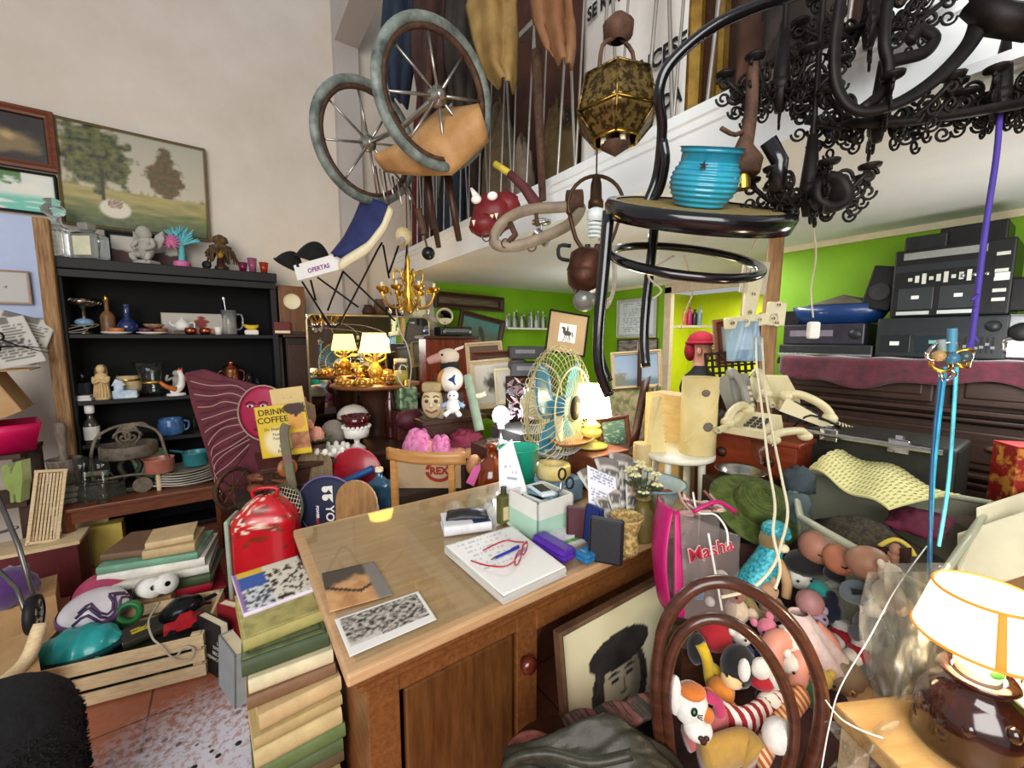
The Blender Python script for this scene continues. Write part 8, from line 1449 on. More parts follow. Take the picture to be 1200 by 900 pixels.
def chandelier(name,label,ctr,R0,arms,seed,d=1.0):
    t=thing(name,label,'chandelier',at(*ctr,d)); random.seed(seed); o=at(*ctr,d); b=MB(); b.tube([o+V((0,0,-.06)),o,o+V((0,0,.12))],lambda u:.01+.01*math.sin(PI*u),IRON,n=10); b.sph(o,.022,IRON); wpart('centre',b,t)
    for i in range(arms):
        a=2*PI*i/arms+seed; dr=RT*math.cos(a)+FW*math.sin(a)*.6; b=MB(); b.tube([o,o+dr*R0*.5+V((0,0,-.03)),o+dr*R0+V((0,0,.02))],.006,IRON,sub=3,n=6)
        for j in range(4): c=o+dr*R0*(.35+.22*j)+V((0,0,-.02+.03*(j%2))); scroll(b,c,dr,UPZ,.026-.003*j,s=1 if j%2 else -1); scroll(b,c+V((0,0,-.035)),dr,-UPZ,.018,1.4,.003)
        b.lathe([(0,0),(.02,.006),(.022,.012),(0,.009)],IRON,o+dr*R0+V((0,0,.02)),n=12); part_=wpart('arm',b,t)
    b=MB(); b.cyl(o,o+V((0,0,1.2)),.006,IRON,n=6); wpart('chain_rod',b,t); return t
chandelier('iron_chandelier','curly black wrought-iron chandelier hanging lowest beside the bar stool',(948,222),.13,7,1,1.0)
chandelier('iron_chandelier','curly black wrought-iron chandelier under the big iron hoop',(1030,135),.17,8,2,1.02)
chandelier('iron_chandelier','rusty brown wrought-iron chandelier above the bar stool, against the coats',(915,100),.13,7,3,1.05)
chandelier('iron_chandelier','curly black wrought-iron chandelier near the purple cord, at the corner of the gallery ceiling',(1172,112),.1,7,4,1.0)
chandelier('iron_chandelier','curly black wrought-iron chandelier at the very top behind the big iron hoop',(1020,25),.16,8,5,1.08)
b=MB(); o=at(965,232,.97); b.lathe([(.014,.0),(.04,.004),(.046,.03),(.036,.038),(.024,.03),(.014,0)],IRON,o,rot=(R(80),0,VA),n=24); wone('iron_cup',b,'dark iron lamp cup on the lowest chandelier, its mouth towards the room','lamp part')
b=MB(); b.tube([at(985,0,.95),at(978,60,.95),at(982,105,.95),at(1005,130,.94),at(1050,122,.93),at(1100,90,.92),at(1140,45,.92),at(1150,5,.92),at(1145,-30,.92)],.017,IRON,sub=6,n=10,flat=.6); b.tube([at(1040,75,.95),at(1052,70,.95),at(1082,62,.95),at(1095,45,.95),at(1078,35,.95),at(1066,48,.95)],.013,IRON,sub=5,n=8,flat=.7); b.tube([at(1040,0,.96),at(1036,50,.95),at(1041,78,.95),at(1036,105,.95),at(1010,128,.94)],.011,IRON,sub=5,n=8); b.tube([at(1145,0,.92),at(1170,22,.9),at(1215,28,.88)],.03,IRON,n=8); wone('iron_hoop',b,'large black iron hoop with a curled strap at the top near corner','ironwork')
b=MB(); b.tube([at(945,140,1.02),at(985,145,1.0),at(1060,143,.98),at(1130,133,.96),at(1215,118,.94)],.011,IRON,n=8); wone('iron_bar',b,'long black iron bar running level through the chandeliers','bar')
b=MB(); b.tube([at(882,75,1.0),at(880,130,1.0),at(872,180,.99),at(868,205,.99)],lambda u:.012+.008*u,RUST,sub=4); b.lathe([(0,0),(.035,.0),(.04,.03),(.02,.06),(.012,.08)],RUST,at(870,205,.98),n=12); b.cyl(at(870,222,.98),at(870,206,.98),.016,BRASS); b.tube([at(878,148,1.0),at(862,158,.98),at(845,150,.97)],.005,RUST,sub=3); wone('rusty_pendant',b,'rusty hanging lamp stem with a bell-shaped cup beside the turquoise pot','lamp part')
b=MB(); pu=M('#4a3a9a',.7,var=.2); b.tube([at(1172,125,.98),at(1168,180,.96),at(1156,260,.94),at(1146,340,.92),at(1139,395,.9),at(1134,412,.89)],.0055,pu,sub=4,n=6); 
random.seed(3)
for i in range(10): b.tube([at(1146-2*i*.3,345+7*i,.915),at(1142+random.uniform(-6,6),352+7*i,.91)],.003,pu,n=4)
wone('purple_rope',b,'purple cord hanging from the iron bar down to the key bunch','cord')
t=thing('key_bunch','bunch of rings and trinkets tied to the purple cord above the blue lanyards','keys',at(1112,420,.88)); 
for i,(px,py,r,c) in enumerate(((1098,412,.018,CHROME),(1105,424,.02,GOLD),(1130,420,.019,GOLD),(1112,410,.016,STEEL),(1108,440,.014,STEEL))): b=MB(); c0=at(px,py,.88); b.tube([c0+RT*r*math.cos(a)+UPZ*r*math.sin(a)+FW*.006*math.sin(a*2+i) for a in [2*PI*j/16 for j in range(16)]],.004,c,closed=True,n=6); wpart('ring',b,t)
b=MB(); b.sph(at(1130,418,.875),.014,M('#3a4a4a',.2)); b.sph(at(1116,420,.875),.013,M('#3a6a8a',.3)); b.sph(at(1100,417,.875),.012,M('#a88a5a',.3)); b.cyl(at(1116,385,.88),at(1115,412,.88),.008,M('#4a8aa8',.5)); b.cyl(at(1103,398,.88),at(1104,412,.88),.007,M('#8a9a94',.5)); wpart('charms',b,t)
bl_=[('#2f9ac0','bright blue'),('#58c0d6','pale turquoise'),('#1d4f78','dark blue')]
for i,(p0,p1,p2) in enumerate((((1108,430),(1094,560),(1086,725)),((1121,430),(1112,560),(1100,640)),((1102,440),(1092,550),(1090,690)))):
    b=MB(); b.tube([at(*p0,.88),at(*p1,.86),at(*p2,.84)],.0075,M(bl_[i][0],.5,var=.3,scale=30),sub=6,n=8,flat=.45); wone('hanging_lanyard',b,'%s lanyard hanging from the key bunch over the storage bin'%bl_[i][1],'lanyard')
b=MB(); b.tube([at(952,262,1.1),at(956,300,1.3),at(950,340,1.45),at(953,372,1.5)],.0028,wcx,sub=4,n=5); c=at(953,387,1.5); b.box(c,(.038,.026,.062),WHITE,rot=(0,0,VA),bev=.008); wone('cord_switch',b,'white plug switch hanging on a thin cord before the blue pot','switch')
b=MB(); b.tube([at(900,262,1.1),at(880,295,1.2),at(872,335,1.7),at(868,370,2.0)],.003,wcx,sub=5,n=5); b.tube([at(790,300,1.1),at(765,315,1.15),at(760,325,1.15),at(775,340,1.15),at(765,350,1.15)],.003,wcx,sub=4,n=5); b.tube([at(802,300,1.05),at(812,340,1.4),at(803,365,1.8),at(798,385,2.0)],.0028,wcx,sub=4,n=5); wone('loose_wires',b,'thin white wires looping below the bar stool ring','wire')
def Q(l,d,z): return RT*l+FW*d+V((0,0,z))
clr=mat('cloudy_plastic',S('#b9bfa8'),.2,alpha=.26,var=0); bz0=.52
c1,c2,c3,c4=onz(1092,694,.88),onz(938,606,.9),onz(926,548,.92),onz(1162,590,.92); top=[c1,c2,c3,c4]; cen=sum(top,V())/4
bot=[V((cen.x+(p.x-cen.x)*.86,cen.y+(p.y-cen.y)*.86,bz0)) for p in top]
t=thing('storage_bin','clear plastic storage bin filled with crochet and dark knitted cloth','bin',V((cen.x,cen.y,bz0))); b=MB()
for i in range(4): j=(i+1)%4; b.sheet(lambda u,v:bot[i].lerp(bot[j],u).lerp(top[i].lerp(top[j],u),v),4,4,clr,.004)
b.add([p.copy() for p in bot],[(0,1,2,3)],clr); wpart('walls',b,t); b=MB(); b.tube([p for i in range(4) for p in(top[i],top[i].lerp(top[(i+1)%4],.5))],.011,M('#c3c7ae',.3,alpha=.75,var=0),closed=True,n=8); wpart('rim',b,t)
b=MB(); b.sheet(lambda u,v:(bot[0].lerp(bot[3],u)).lerp(bot[1].lerp(bot[2],u),v)+V((0,0,-.002)),1,1,tanm,.515); wone('carton',b,'big tan carton under the clear storage bin','box')
def inbin(u,v,z): p=c1.lerp(c2,u).lerp(c4.lerp(c3,u),v); return V((p.x,p.y,z))
def heap(name,label,u0,u1,v0,v1,zf,m,n=22,cat='cloth',th=.01): b=MB(); b.sheet(lambda u,v:inbin(u0+(u1-u0)*u,v0+(v1-v0)*v,zf(u,v)),n,n,m,th); return wone(name,b,label,cat)
knit=mat('dark_knit',S('#2b261d'),.95,col2=S('#4a4232'),scale=90,bump=.35,contrast=(.4,.6))
heap('knitted_cloth','dark brown knitted cloth heaped in the clear storage bin',.12,.88,.12,.75,lambda u,v:.74+.14*math.sin(PI*u)**.6*math.sin(PI*min(1,.15+v*.8))+.02*nz(u*6,v*6),knit)
heap('maroon_garment','maroon garment showing beside the crochet in the clear storage bin',.12,.4,.5,.85,lambda u,v:.87+.03*math.sin(PI*u)*math.sin(PI*v)+.008*nz(u*6,v*6),M('#5a1230',.9,var=.2))
cro=M('#d9d596',.9,var=.08); b=MB(); nu,nv=66,36
e0,e1,e2,e3=onz(952,545,.99),onz(1000,580,.95),onz(1128,580,.95),onz(975,530,.99)
A0,A1,B0_,B1_=at(948,548,1.50),at(1042,598,1.22),at(1002,528,1.66),at(1126,581,1.27)
def crf(u,v): p=A0.lerp(A1,u).lerp(B0_.lerp(B1_,u),v); return p+V((0,0,.025*math.sin(PI*v)+.012*math.sin(u*9+v*4)))
vs=[crf(i/nu,j/nv) for j in range(nv+1) for i in range(nu+1)]; fs=[(j*(nu+1)+i,j*(nu+1)+i+1,(j+1)*(nu+1)+i+1,(j+1)*(nu+1)+i) for j in range(nv) for i in range(nu) if not((i+(j//3%2)*1)%3==1 and j%3!=0)]
o=b.add(vs,fs,cro); K=len(vs); b.add([p-V((0,0,.005)) for p in vs],[tuple(reversed(f)) for f in fs],cro); wone('crochet_cloth',b,'pale yellow openwork crochet cloth draped over the back of the storage bin','cloth')
b=MB(); q=at(936,565,1.45); b.sph(q,(.07,.05,.055),M('#3a444c',.9,var=.25),lump=.4,lf=4); b.sph(at(930,600,1.36),(.05,.05,.07),M('#4a5a5c',.9,var=.25),lump=.4,seed=4); wone('denim_bundle',b,'grey-blue denim bundle between the green straw hat and the crochet','cloth')
b=MB(); b.tube([at(1030,640,1.1),at(1048,632,1.1),at(1064,640,1.08),at(1072,652,1.06)],.006,M('#c9b040',.5),sub=4); wone('yellow_loop',b,'yellow cord loop lying on the dark knitted cloth','loop')
def dp(px,py): return min(1.27-(py-630)*.0016,1.2-(px-938)*.00253)
def TP(px,py,dz_=0): return at(px,py,dp(px,py)+dz_)
heapm=mat('toy_heap_cloth',S('#2a1c1a'),.95,col2=S('#5a3a34'),scale=9)
def hm(u,v):
    py=630+265*v; px=800+(1070-800)*u-30*v*(1-u); p=TP(px,py,.085); p.z-=.025+.01*nz(u*6,v*6); return p
b=MB(); b.sheet(hm,16,16,heapm,.0); lo=[hm(u/16,v/16) for v in range(17) for u in range(17)]
b.sheet(lambda u,v:(lambda p:V((p.x,p.y,.02+0*v)))(hm(u,v)),1,1,heapm)
edge=[(i/16,0) for i in range(16)]+[(1,i/16) for i in range(16)]+[(1-i/16,1) for i in range(16)]+[(0,1-i/16) for i in range(16)]
for i in range(64):
    p,q=hm(*edge[i]),hm(*edge[(i+1)%64]); b.add([p,q,V((q.x,q.y,.02)),V((p.x,p.y,.02))],[(0,1,2,3)],heapm)
wone('dark_cloth_heap',b,'dark heap of cloth under the soft toys','cloth')
pl_=lambda h,**kw:M(h,.9,sheen=.3,var=.12,scale=40,**kw)
sk2=M('#c98a78',.5,var=.06); sk3=M('#c07a5a',.5,var=.1)
def toy(name,label,px,py,parts_,dz_=0,rot=None,cat='soft toy'):
    t=thing(name,label,cat,TP(px,py,dz_),rot=rot or (0,0,VA))
    for n,fn in parts_: b=MB(); fn(b); part(n,b,t)
    return t
def eyes(x,z,y,s=.006):
    def f(b):
        for q in(-1,1): b.sph((x+q*.02,y,z),s,BLK,n=8)
    return f
tqs=mat('turquoise_sequin',S('#0f7f96'),.45,metal=.2,col2=S('#4fc0cc'),scale=120,contrast=(.4,.6)); brb=pl_('#8a7448')
def lim(*L):
    def f(b):
        for pts,r,m in L: b.tube(pts,(lambda rr:lambda u:rr*(1.1-.25*u))(r),m,sub=4,n=10)
    return f
def balls(*L):
    def f(b):
        for c,r,m in L: b.sph(c,r,m,n=14,lump=.06,lf=4)
    return f
toy('teddy_bear','brown teddy in a turquoise sequin dress and cap, seated at the back of the toys',886,672,[('body',balls(((.04,0,.11),(.035,.035,.04),brb))),('dress',lambda b:b.tube([(.045,0,.09),(.015,-.01,.03),(-.04,-.02,-.05)],lambda u:.03+.022*u,tqs,sub=4,n=14)),('cap',balls(((.05,0,.142),(.04,.038,.028),tqs),((.078,-.01,.128),(.014,.014,.016),tqs))),('leg',lim(([(-.02,-.04,-.04),(.01,-.07,-.06),(.04,-.09,-.07)],.018,brb))),('leg',lim(([(-.05,-.03,-.05),(-.04,-.07,-.08),(-.01,-.1,-.09)],.018,brb))),('arm',lim(([(.045,-.02,.06),(.06,-.05,.01),(.055,-.06,-.04)],.015,M('#b9946a',.8)))),('snout',balls(((.055,-.035,.1),(.016,.014,.013),CREAM)))],.0)
wp_=pl_('#dedad2'); bk=pl_('#121214'); 
toy('plush_doll','white plush doll with a floppy black cap and a turquoise shirt',944,676,[('head',balls(((-.02,0,.0),(.035,.03,.036),wp_))),('black_cap',balls(((.0,0,.045),(.065,.05,.038),bk))),('shirt',balls(((.02,-.03,-.025),(.035,.03,.03),pl_('#2fa39a')))),('arm',lim(([(.045,-.03,-.01),(.07,-.03,0),(.09,-.02,.015)],.011,wp_))),('arm',lim(([(-.01,-.05,-.03),(-.03,-.06,-.05)],.011,wp_))),('trousers',balls(((.045,-.055,-.05),(.04,.03,.03),pl_('#161c3a')))),('eyes',eyes(-.025,.005,-.031,.004))],.0)
toy('plush_cushion','small black oval plush pad beside the floppy black cap',987,672,[('pad',balls(((0,0,0),(.052,.035,.026),bk)))],.03)
for px,py,r,lab,m in((958,641,.05,'dusky bald baby doll head at the back of the toys',M('#a8745f',.5,var=.1)),(986,655,.045,'orange-tinted bald baby doll head next to the dusky one',sk3)):
    toy('doll_head',lab,px,py,[('head',lambda b:(b.sph((0,0,0),(r,r*.95,r),m,n=18),b.sph((-r*.2,-r*.9,-r*.2),(r*.18,r*.2,r*.16),m,n=8))),('ear',lambda b:b.sph((r*.97,0,-.004),(r*.16,r*.2,r*.28),m,n=8)),('closed_eyes',lambda b:[b.tube([(x-.009,-r*.9,0),(x,-r*.96,-.004),(x+.009,-r*.9,0)],.002,BLK,n=5) for x in(-.022,.014)])],.02,cat='doll')
toy('baby_doll','brown baby doll lying face down with one arm raised, by the bin wall',1022,664,[('body',lambda b:(b.sph((-.01,0,.01),(.05,.045,.042),M('#9c7058',.5,var=.1),n=16),b.tube([(.03,0,-.01),(.05,.0,.0),(.055,0,.035)],.014,M('#9c7058',.5),sub=3),b.sph((.055,0,.045),(.013,.012,.018),M('#9c7058',.5),n=8)))],.01,cat='doll')
toy('striped_plush','grey and white plush with black stripes against the bin wall',1012,694,[('body',balls(((-.02,0,0),(.04,.03,.03),pl_('#5d6a72')),((.02,-.02,-.005),(.022,.02,.018),wp_))),('stripes',lim(([(-.05,-.02,.015),(-.02,-.032,.02),(.01,-.03,.01)],.008,bk))),('paws',balls(((.045,-.02,.0),(.018,.016,.016),wp_),((.01,-.035,-.02),(.016,.016,.014),wp_)))])
toy('navy_plush','small navy plush toy below the turquoise shirted doll',972,715,[('body',balls(((0,0,0),(.035,.03,.04),pl_('#141a33')),((.01,0,.04),(.02,.02,.02),pl_('#141a33'))))])
def dress(b):
    b.sheet(lambda u,v:(lambda a,r:(r*math.cos(a)*.9+.06*v,-.02+.75*r*math.sin(a)-.02*v,.06-.13*v+.012*math.sin(a*7)*v))(2*PI*u,.025+.062*v),40,10,mat('pale_pink_print',S('#c9a8a4'),.85,col2=S('#e2d2cc'),scale=30),.003)
pkl=M('#d8937f',.45,var=.05)
toy('large_doll','big baby doll in a pale pink dress lying with bare legs among the toys',928,735,[('dress',dress),('leg',lim(([(-.02,-.04,-.0),(-.09,-.06,-.0),(-.105,-.08,-.045),(-.11,-.085,-.085),(-.125,-.1,-.09)],.027,pkl))),('leg',lim(([(.01,-.05,-.03),(-.03,-.08,-.03),(-.05,-.1,-.085),(-.055,-.1,-.115),(-.075,-.115,-.12)],.025,pkl))),('head',balls(((.045,.0,.075),(.036,.034,.036),M('#a87a78',.5)))),('arm',lim(([(.04,-.03,.03),(.08,-.05,-.01),(.085,-.06,-.06)],.016,pkl))),('white_pants',balls(((-.035,-.045,.0),(.045,.035,.036),wp_)))],-.02,cat='doll')
rdp=pl_('#a01424'); gyp_=pl_('#6a6c6c')
for px,py,lab,a in((982,748,'red and white knitted bootee with a grey sole, upper of the two',.5),(1004,768,'red and white knitted bootee with a grey sole, lower of the two',.3)):
    toy('knitted_bootee',lab,px,py,[('sole',balls(((-.02,-.02,-.02),(.05,.026,.018),gyp_))),('upper',balls(((-.01,0,.0),(.045,.024,.024),wp_))),('red_band',balls(((.005,-.003,.006),(.022,.03,.028),rdp))),('cuff',lim(([(.015,0,.01),(.025,0,.045)],.022,wp_)))],0,(0,R(-15),VA+a),'bootee')
toy('red_ball','soft red plush ball left of the bare doll legs',838,742,[('ball',balls(((0,0,0),(.05,.045,.052),rdp)))],-.01)
toy('yellow_plush','yellow and black plush with long limbs behind the spotted dog',816,772,[('body',balls(((0,0,.03),(.026,.025,.045),bk))),('limb',lim(([(.0,-.02,.06),(.015,-.03,.02),(.022,-.03,-.03),(.03,-.03,-.06)],.014,pl_('#c9a81a')))),('limb',lim(([(.02,-.02,.0),(.05,-.03,-.02),(.06,-.04,-.07)],.014,pl_('#c9a81a'))))])
toy('white_plush','small white plush head with dark eyes beside the pink dress',930,778,[('head',balls(((0,0,0),(.034,.03,.03),wp_),((.02,0,.03),(.011,.01,.014),wp_),((-.02,0,.03),(.011,.01,.014),wp_))),('eyes',eyes(0,.0,-.03,.004)),('scarf',balls(((.02,-.01,-.03),(.035,.025,.014),pl_('#c0304a')),((-.02,-.01,-.034),(.025,.02,.013),pl_('#1f6a3a'))))],-.03)
toy('panda_plush','black plush with white paws and a red waistband in the middle of the toys',878,785,[('body',balls(((-.03,0,.01),(.045,.035,.06),bk))),('red_waistband',balls(((.02,-.02,-.01),(.034,.03,.02),rdp)))]+[('paw',balls((c,r,wp_))) for c,r in(((.01,-.03,.03),(.024,.02,.027)),((.05,-.03,-.0),(.022,.02,.027)),((.025,-.05,-.045),(.032,.022,.025)),((-.035,-.035,.03),(.014,.016,.03)))],-.04)
ora=pl_('#c06a24')
toy('spotted_dog','white plush dog head with orange patches, long lashes and a brown heart nose',808,828,[('head',lambda b:(b.sph((0,0,.01),(.04,.036,.05),wp_,n=18),b.sph((.012,-.02,-.035),(.032,.03,.026),wp_,n=14),b.sph((-.035,0,.03),(.014,.02,.05),wp_,n=10))),('patches',balls(((.032,-.022,-.0),(.014,.014,.018),ora),((.0,-.012,.05),(.03,.024,.016),ora))),('eye',lambda b:(b.sph((-.005,-.035,.02),(.008,.004,.011),BLK,n=10),b.sph((-.007,-.0385,.023),(.003,.002,.004),M('#3aa04a'),n=6),[b.cyl((.002,-.036,.014-.003*i),(.014,-.036,.012-.006*i),.0012,BLK,n=4) for i in range(3)])),('heart_nose',lambda b:(b.sph((.006,-.05,-.03),(.007,.005,.006),M('#3a1a14'),n=8),b.sph((.018,-.05,-.03),(.007,.005,.006),M('#3a1a14'),n=8),b.sph((.012,-.05,-.038),(.008,.005,.008),M('#3a1a14'),n=8))),('ear',lim(([(.035,0,.03),(.06,-.01,.02),(.065,-.015,-.01)],.013,pl_('#b0305a'))))],-.08)
def cloth_toy(name,label,pts,r,m,cat='cloth'):
    b=MB(); b.tube([TP(x,y,-.02) for x,y in pts],r,m,sub=5,n=12,flat=.6); return wone(name,b,label,cat)
def stripes(n,a,b_,k_=60,ang=(1,0,0)):
    if n in MAT: return MAT[n]
    m=bpy.data.materials.new(n); m.use_nodes=True; nt=m.node_tree; N=nt.nodes.new; L=nt.links.new; tc=N('ShaderNodeTexCoord'); w_=N('ShaderNodeTexWave'); w_.inputs['Scale'].default_value=k_/6.28; rp=N('ShaderNodeValToRGB'); rp.color_ramp.interpolation='CONSTANT'; rp.color_ramp.elements[1].position=.5; rp.color_ramp.elements[0].color=(*S(a),1); rp.color_ramp.elements[1].color=(*S(b_),1); mp=N('ShaderNodeMapping'); mp.inputs['Rotation'].default_value=ang
    L(tc.outputs['Object'],mp.inputs[0]); L(mp.outputs[0],w_.inputs[0]); L(w_.outputs['Fac'],rp.inputs[0]); L(rp.outputs[0],nt.nodes['Principled BSDF'].inputs['Base Color']); nt.nodes['Principled BSDF'].inputs['Roughness'].default_value=.9; MAT[n]=m; return m
cloth_toy('striped_scarf','red and white striped scarf across the front of the toys',((840,835),(870,845),(900,830),(925,820)),.036,stripes('red_white',"#8a1420","#d8cfc8",95))
cloth_toy('orange_net','orange and cream striped knitted net below the red striped scarf',((890,890),(905,862),(920,840),(940,815)),.034,stripes('orange_cream','#b0582a','#d9b890',150,(0,.6,.4)))
cloth_toy('pink_fleece','dusty pink fleece beside the spotted dog',((805,865),(830,852),(850,838)),.035,pl_('#b05a5a'))
cloth_toy('mustard_plush','mustard yellow plush body lying at the front of the toys',((825,890),(848,880),(872,875),(885,890)),.045,pl_('#a8823a'))
toy('white_ball','white fluffy ball at the front of the toys beside the orange net',912,862,[('ball',balls(((0,0,0),(.035,.03,.04),wp_)))],-.06)
b=MB(); b.tube([TP(958,770,.0),TP(968,790,-.01),TP(990,805,-.01),TP(1000,815,-.01)],.013,stripes('braid','#7a2a20','#c9a070',200),sub=4,flat=.4); wone('braid_strap',b,'woven brown and red braid strap right of the toys','strap')
b=MB(); q=TP(985,790,.0); b.sph(q,(.05,.05,.045),M('#9a846a',.9,var=.2),lump=.3); wone('beige_cloth',b,'beige cloth lump under the woven braid strap','cloth')
for px,py,c1_,c2_,nm,wh in((903,708,'#8a6a50','#b08a6a','brown knitted','beside the turquoise dress hem'),(862,712,'#c9b8a0','#8a5a4a','cream and rust','behind the bare doll leg'),(868,762,'#1b3a6a','#d8d4cc','blue and white','above the white paws'),(902,752,'#d8cfc4','#c9708a','white and pink','between the bare doll legs'),(948,806,'#2a5a3a','#c9a84a','green and yellow','right of the white plush head'),(958,742,'#6a4a6a','#b09ab0','mauve','under the navy plush'),(846,806,'#c97a2a','#e0c08a','orange and cream','behind the spotted dog ear'),(1040,692,'#b0987a','#d8c8b0','beige','nearest the bin rim'),(1018,728,'#4a4a52','#c9c9c4','grey and white','between the bootees and the bin'),(900,815,'#3a1a1a','#d8c9b0','dark red','above the orange net')):
    toy('soft_toy','small %s soft toy %s'%(nm,wh),px,py,[('body',balls(((0,0,-.01),(.034,.03,.036),pl_(c1_)),((-.03,-.02,-.03),(.016,.016,.02),pl_(c1_)),((.03,-.02,-.03),(.016,.016,.02),pl_(c1_)))),('head',balls(((.008,-.012,.038),(.027,.025,.025),pl_(c2_)),((-.016,-.005,.06),(.01,.008,.012),pl_(c2_)),((.03,-.005,.06),(.01,.008,.012),pl_(c2_)))),('eyes',eyes(.008,.042,-.036,.0035))],-.01,(R(-20),R(px%50-25),VA+py%7*.2-.6))
pkb=M('#b81468',.4,var=.08); A_=[at(790,598,1.14),at(868,628,1.16),at(862,735,1.08),at(789,722,1.05)]
t=thing('clear_toy_bag','clear plastic toy bag with a bright pink side and lettering, beside the desk','bag',(A_[2]+A_[3])/2); dn=FW*.12
b=MB(); film=mat('bag_film',S('#a89a98'),.12,alpha=.2,var=0)
for o_ in(V(),dn): b.sheet(lambda u,v:(A_[3].lerp(A_[2],u)).lerp(A_[0].lerp(A_[1],u),v)+o_+FW*(-.02*math.sin(PI*u)*math.sin(PI*v)+.006*nz(u*7,v*7)),14,16,film,.0015)
wpart('film',b,t); b=MB(); b.sheet(lambda u,v:A_[3].lerp(A_[0],v)+dn*u-RT*(.018*math.sin(PI*v)+.0)-RT*.012*math.sin(PI*u),6,16,pkb,.004); b.sheet(lambda u,v:A_[3].lerp(A_[0],v)+RT*(.03*u*(1-.5*v))-FW*.004,3,16,pkb,.003); wpart('pink_side',b,t)
c,W,H,e=axes(at(800,644,1.08),at(866,624,1.11),at(806,664,1.08)); M4=Matrix.Translation(c)@Euler(e).to_matrix().to_4x4()
b=MB(); b.T=M4; b.text('Masha',H*1.05,M('#e9c3c4',.5,var=0),(-W*.05,.001,0),bold=.0022); b.text('Masha',H*1.05,M('#b02438',.5,var=0),(-W*.05,-.001,0),bold=.0004); wpart('lettering',b,t)
b=MB(); b.tube([at(812,600,1.14),at(840,588,1.14),at(862,600,1.15)],.006,pkb,sub=4); wpart('handle',b,t)
for px,py,fn,nm,lb_ in((818,690,lambda b:b.box((0,0,0),(.03,.02,.06),M('#1f6f9c',.4),bev=.004),'toy_block','small blue toy block inside the clear pink bag'),(845,678,lambda b:(b.sph((0,0,0),(.022,.02,.025),wp_),b.sph((.01,-.018,.008),.008,BLK,n=8)),'toy_dog','tiny white toy animal inside the clear pink bag'),(832,705,lambda b:b.sph((0,0,0),.014,WHITE),'white_bead','white bead ball inside the clear pink bag')):
    b=MB(); fn(b); one(nm,b,lb_,'toy',at(px,py,1.13),VA)
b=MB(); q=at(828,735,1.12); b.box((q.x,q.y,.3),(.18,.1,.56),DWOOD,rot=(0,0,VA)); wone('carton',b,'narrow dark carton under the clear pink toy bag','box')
b=MB(); random.seed(5)
for i in range(9): b.tube([at(795+6*i%40,575+4*(i%5),1.2),at(800+7*i%50,588+3*(i%4),1.19),at(812+9*(i%5),604-2*i%9,1.17),at(790+8*(i%6),600,1.18)],.0045,[M('#b08a80',.7),M('#c9b0a4',.7),M('#7a4a48',.7)][i%3],sub=4,n=5)
wone('string_tangle',b,'tangle of pinkish strings on top of the clear pink bag','string')
b=MB(); b.tube([at(812,577,1.2),at(818,600,1.15),at(838,603,1.13),at(851,620,1.1),at(853,640,1.08)],.0032,WHITE,sub=5,n=5); b.tube([at(830,625,1.08),at(838,670,1.06),at(846,715,1.04)],.0032,WHITE,sub=3,n=5); wone('white_string',b,'white string looped over the clear pink bag','string')
b=MB(); b.tube([at(1086,640,.95),at(1050,690,.85),at(1020,745,.8),at(985,805,.76),at(972,850,.74),at(962,905,.7)],.0014,WHITE,sub=5,n=5); b.tube([at(967,820,.78),at(985,842,.75),at(1010,856,.73),at(1035,865,.72)],.002,WHITE,sub=4,n=5); wone('thin_string',b,'thin white string running from the storage bin down past the bentwood chair','string')
film2=mat('polythene',S('#c6c4b8'),.15,alpha=.2,var=0,coat=.5)
for i,(px,py,w,h,d,lb_) in enumerate(((1052,765,70,190,.86,'crumpled clear polythene sheet hanging between the toys and the brown lamp'),(1075,740,60,160,.84,'second clear polythene bag behind the brown jug lamp'),(1010,875,70,60,.78,'crumpled clear polythene at the foot of the toy heap'))):
    b=MB(); b.sheet(lambda u,v:at(px+(u-.5)*w*(1+.3*math.sin(v*5+i)),py+(v-.5)*h,d+.05*nz(u*3.5+i*7,v*4,1)+.04*math.sin(u*5+v*3)),30,36,film2,.001); wone('polythene_sheet',b,lb_,'plastic sheet')
tzl=.66; q0=at(1120,885,.74); tc_=Q(.98,.7,0)
t=thing('corner_table','pale wooden corner table holding the brown jug lamp','table',V((tc_.x,tc_.y,0)),VA+.12); b=MB(); b.box((0,0,tzl-.02),(.52,.3,.04),mat('pale_table',S('#b08a52'),.4,col2=S('#c9a670'),scale=5,stretch=(1.5,9,9)),bev=.006); part('table_top',b,t)
for x in(-.23,.23):
    for y in(-.12,.12): b=MB(); b.box((x,y,(tzl-.04)/2),(.035,.035,tzl-.04),RAW); part('leg',b,t)
lq=onz(1134,874,tzl+.001); kq=k(lq); glz=mat('brown_glaze',S('#1a0906'),.12,col2=S('#3d1a10'),coat=1,scale=7)
t=thing('jug_lamp','lit lamp with a glossy dark brown jug base and a cream banded shade','lamp',lq,VA)
hj=.155; b=MB(); b.lathe([(0,0),(.078,0),(.084,.012),(.076,.03),(.082,.06),(.078,.09),(.06,.12),(.042,.135),(.05,.148),(.056,.152),(.052,.158),(.03,.156),(0,.15)],glz,n=36); random.seed(4)
for i in range(14): a=random.uniform(0,6.28); z_=random.uniform(.02,.11); b.sph((.07*math.cos(a),.07*math.sin(a),z_),(.013,.013,.016),glz,n=8)
part('jug_base',b,t); b=MB(); b.lathe([(.03,.155),(.034,.17),(.03,.195),(0,.2)],M('#d9dccb',.4),n=20); b.sph((.0,-.03,.178),(.014,.006,.01),M('#4aa03a'),n=8); part('socket',b,t)
shm=shade_mat('lit_cream_shade','#ffe9c4',1.25); b=MB(); b.lathe([(.096,.225),(.073,.318)],shm,n=40); part('lamp_shade',b,t)
b=MB(); trimm=mat('shade_trim',S('#c07a2a'),.7,emit=.8)
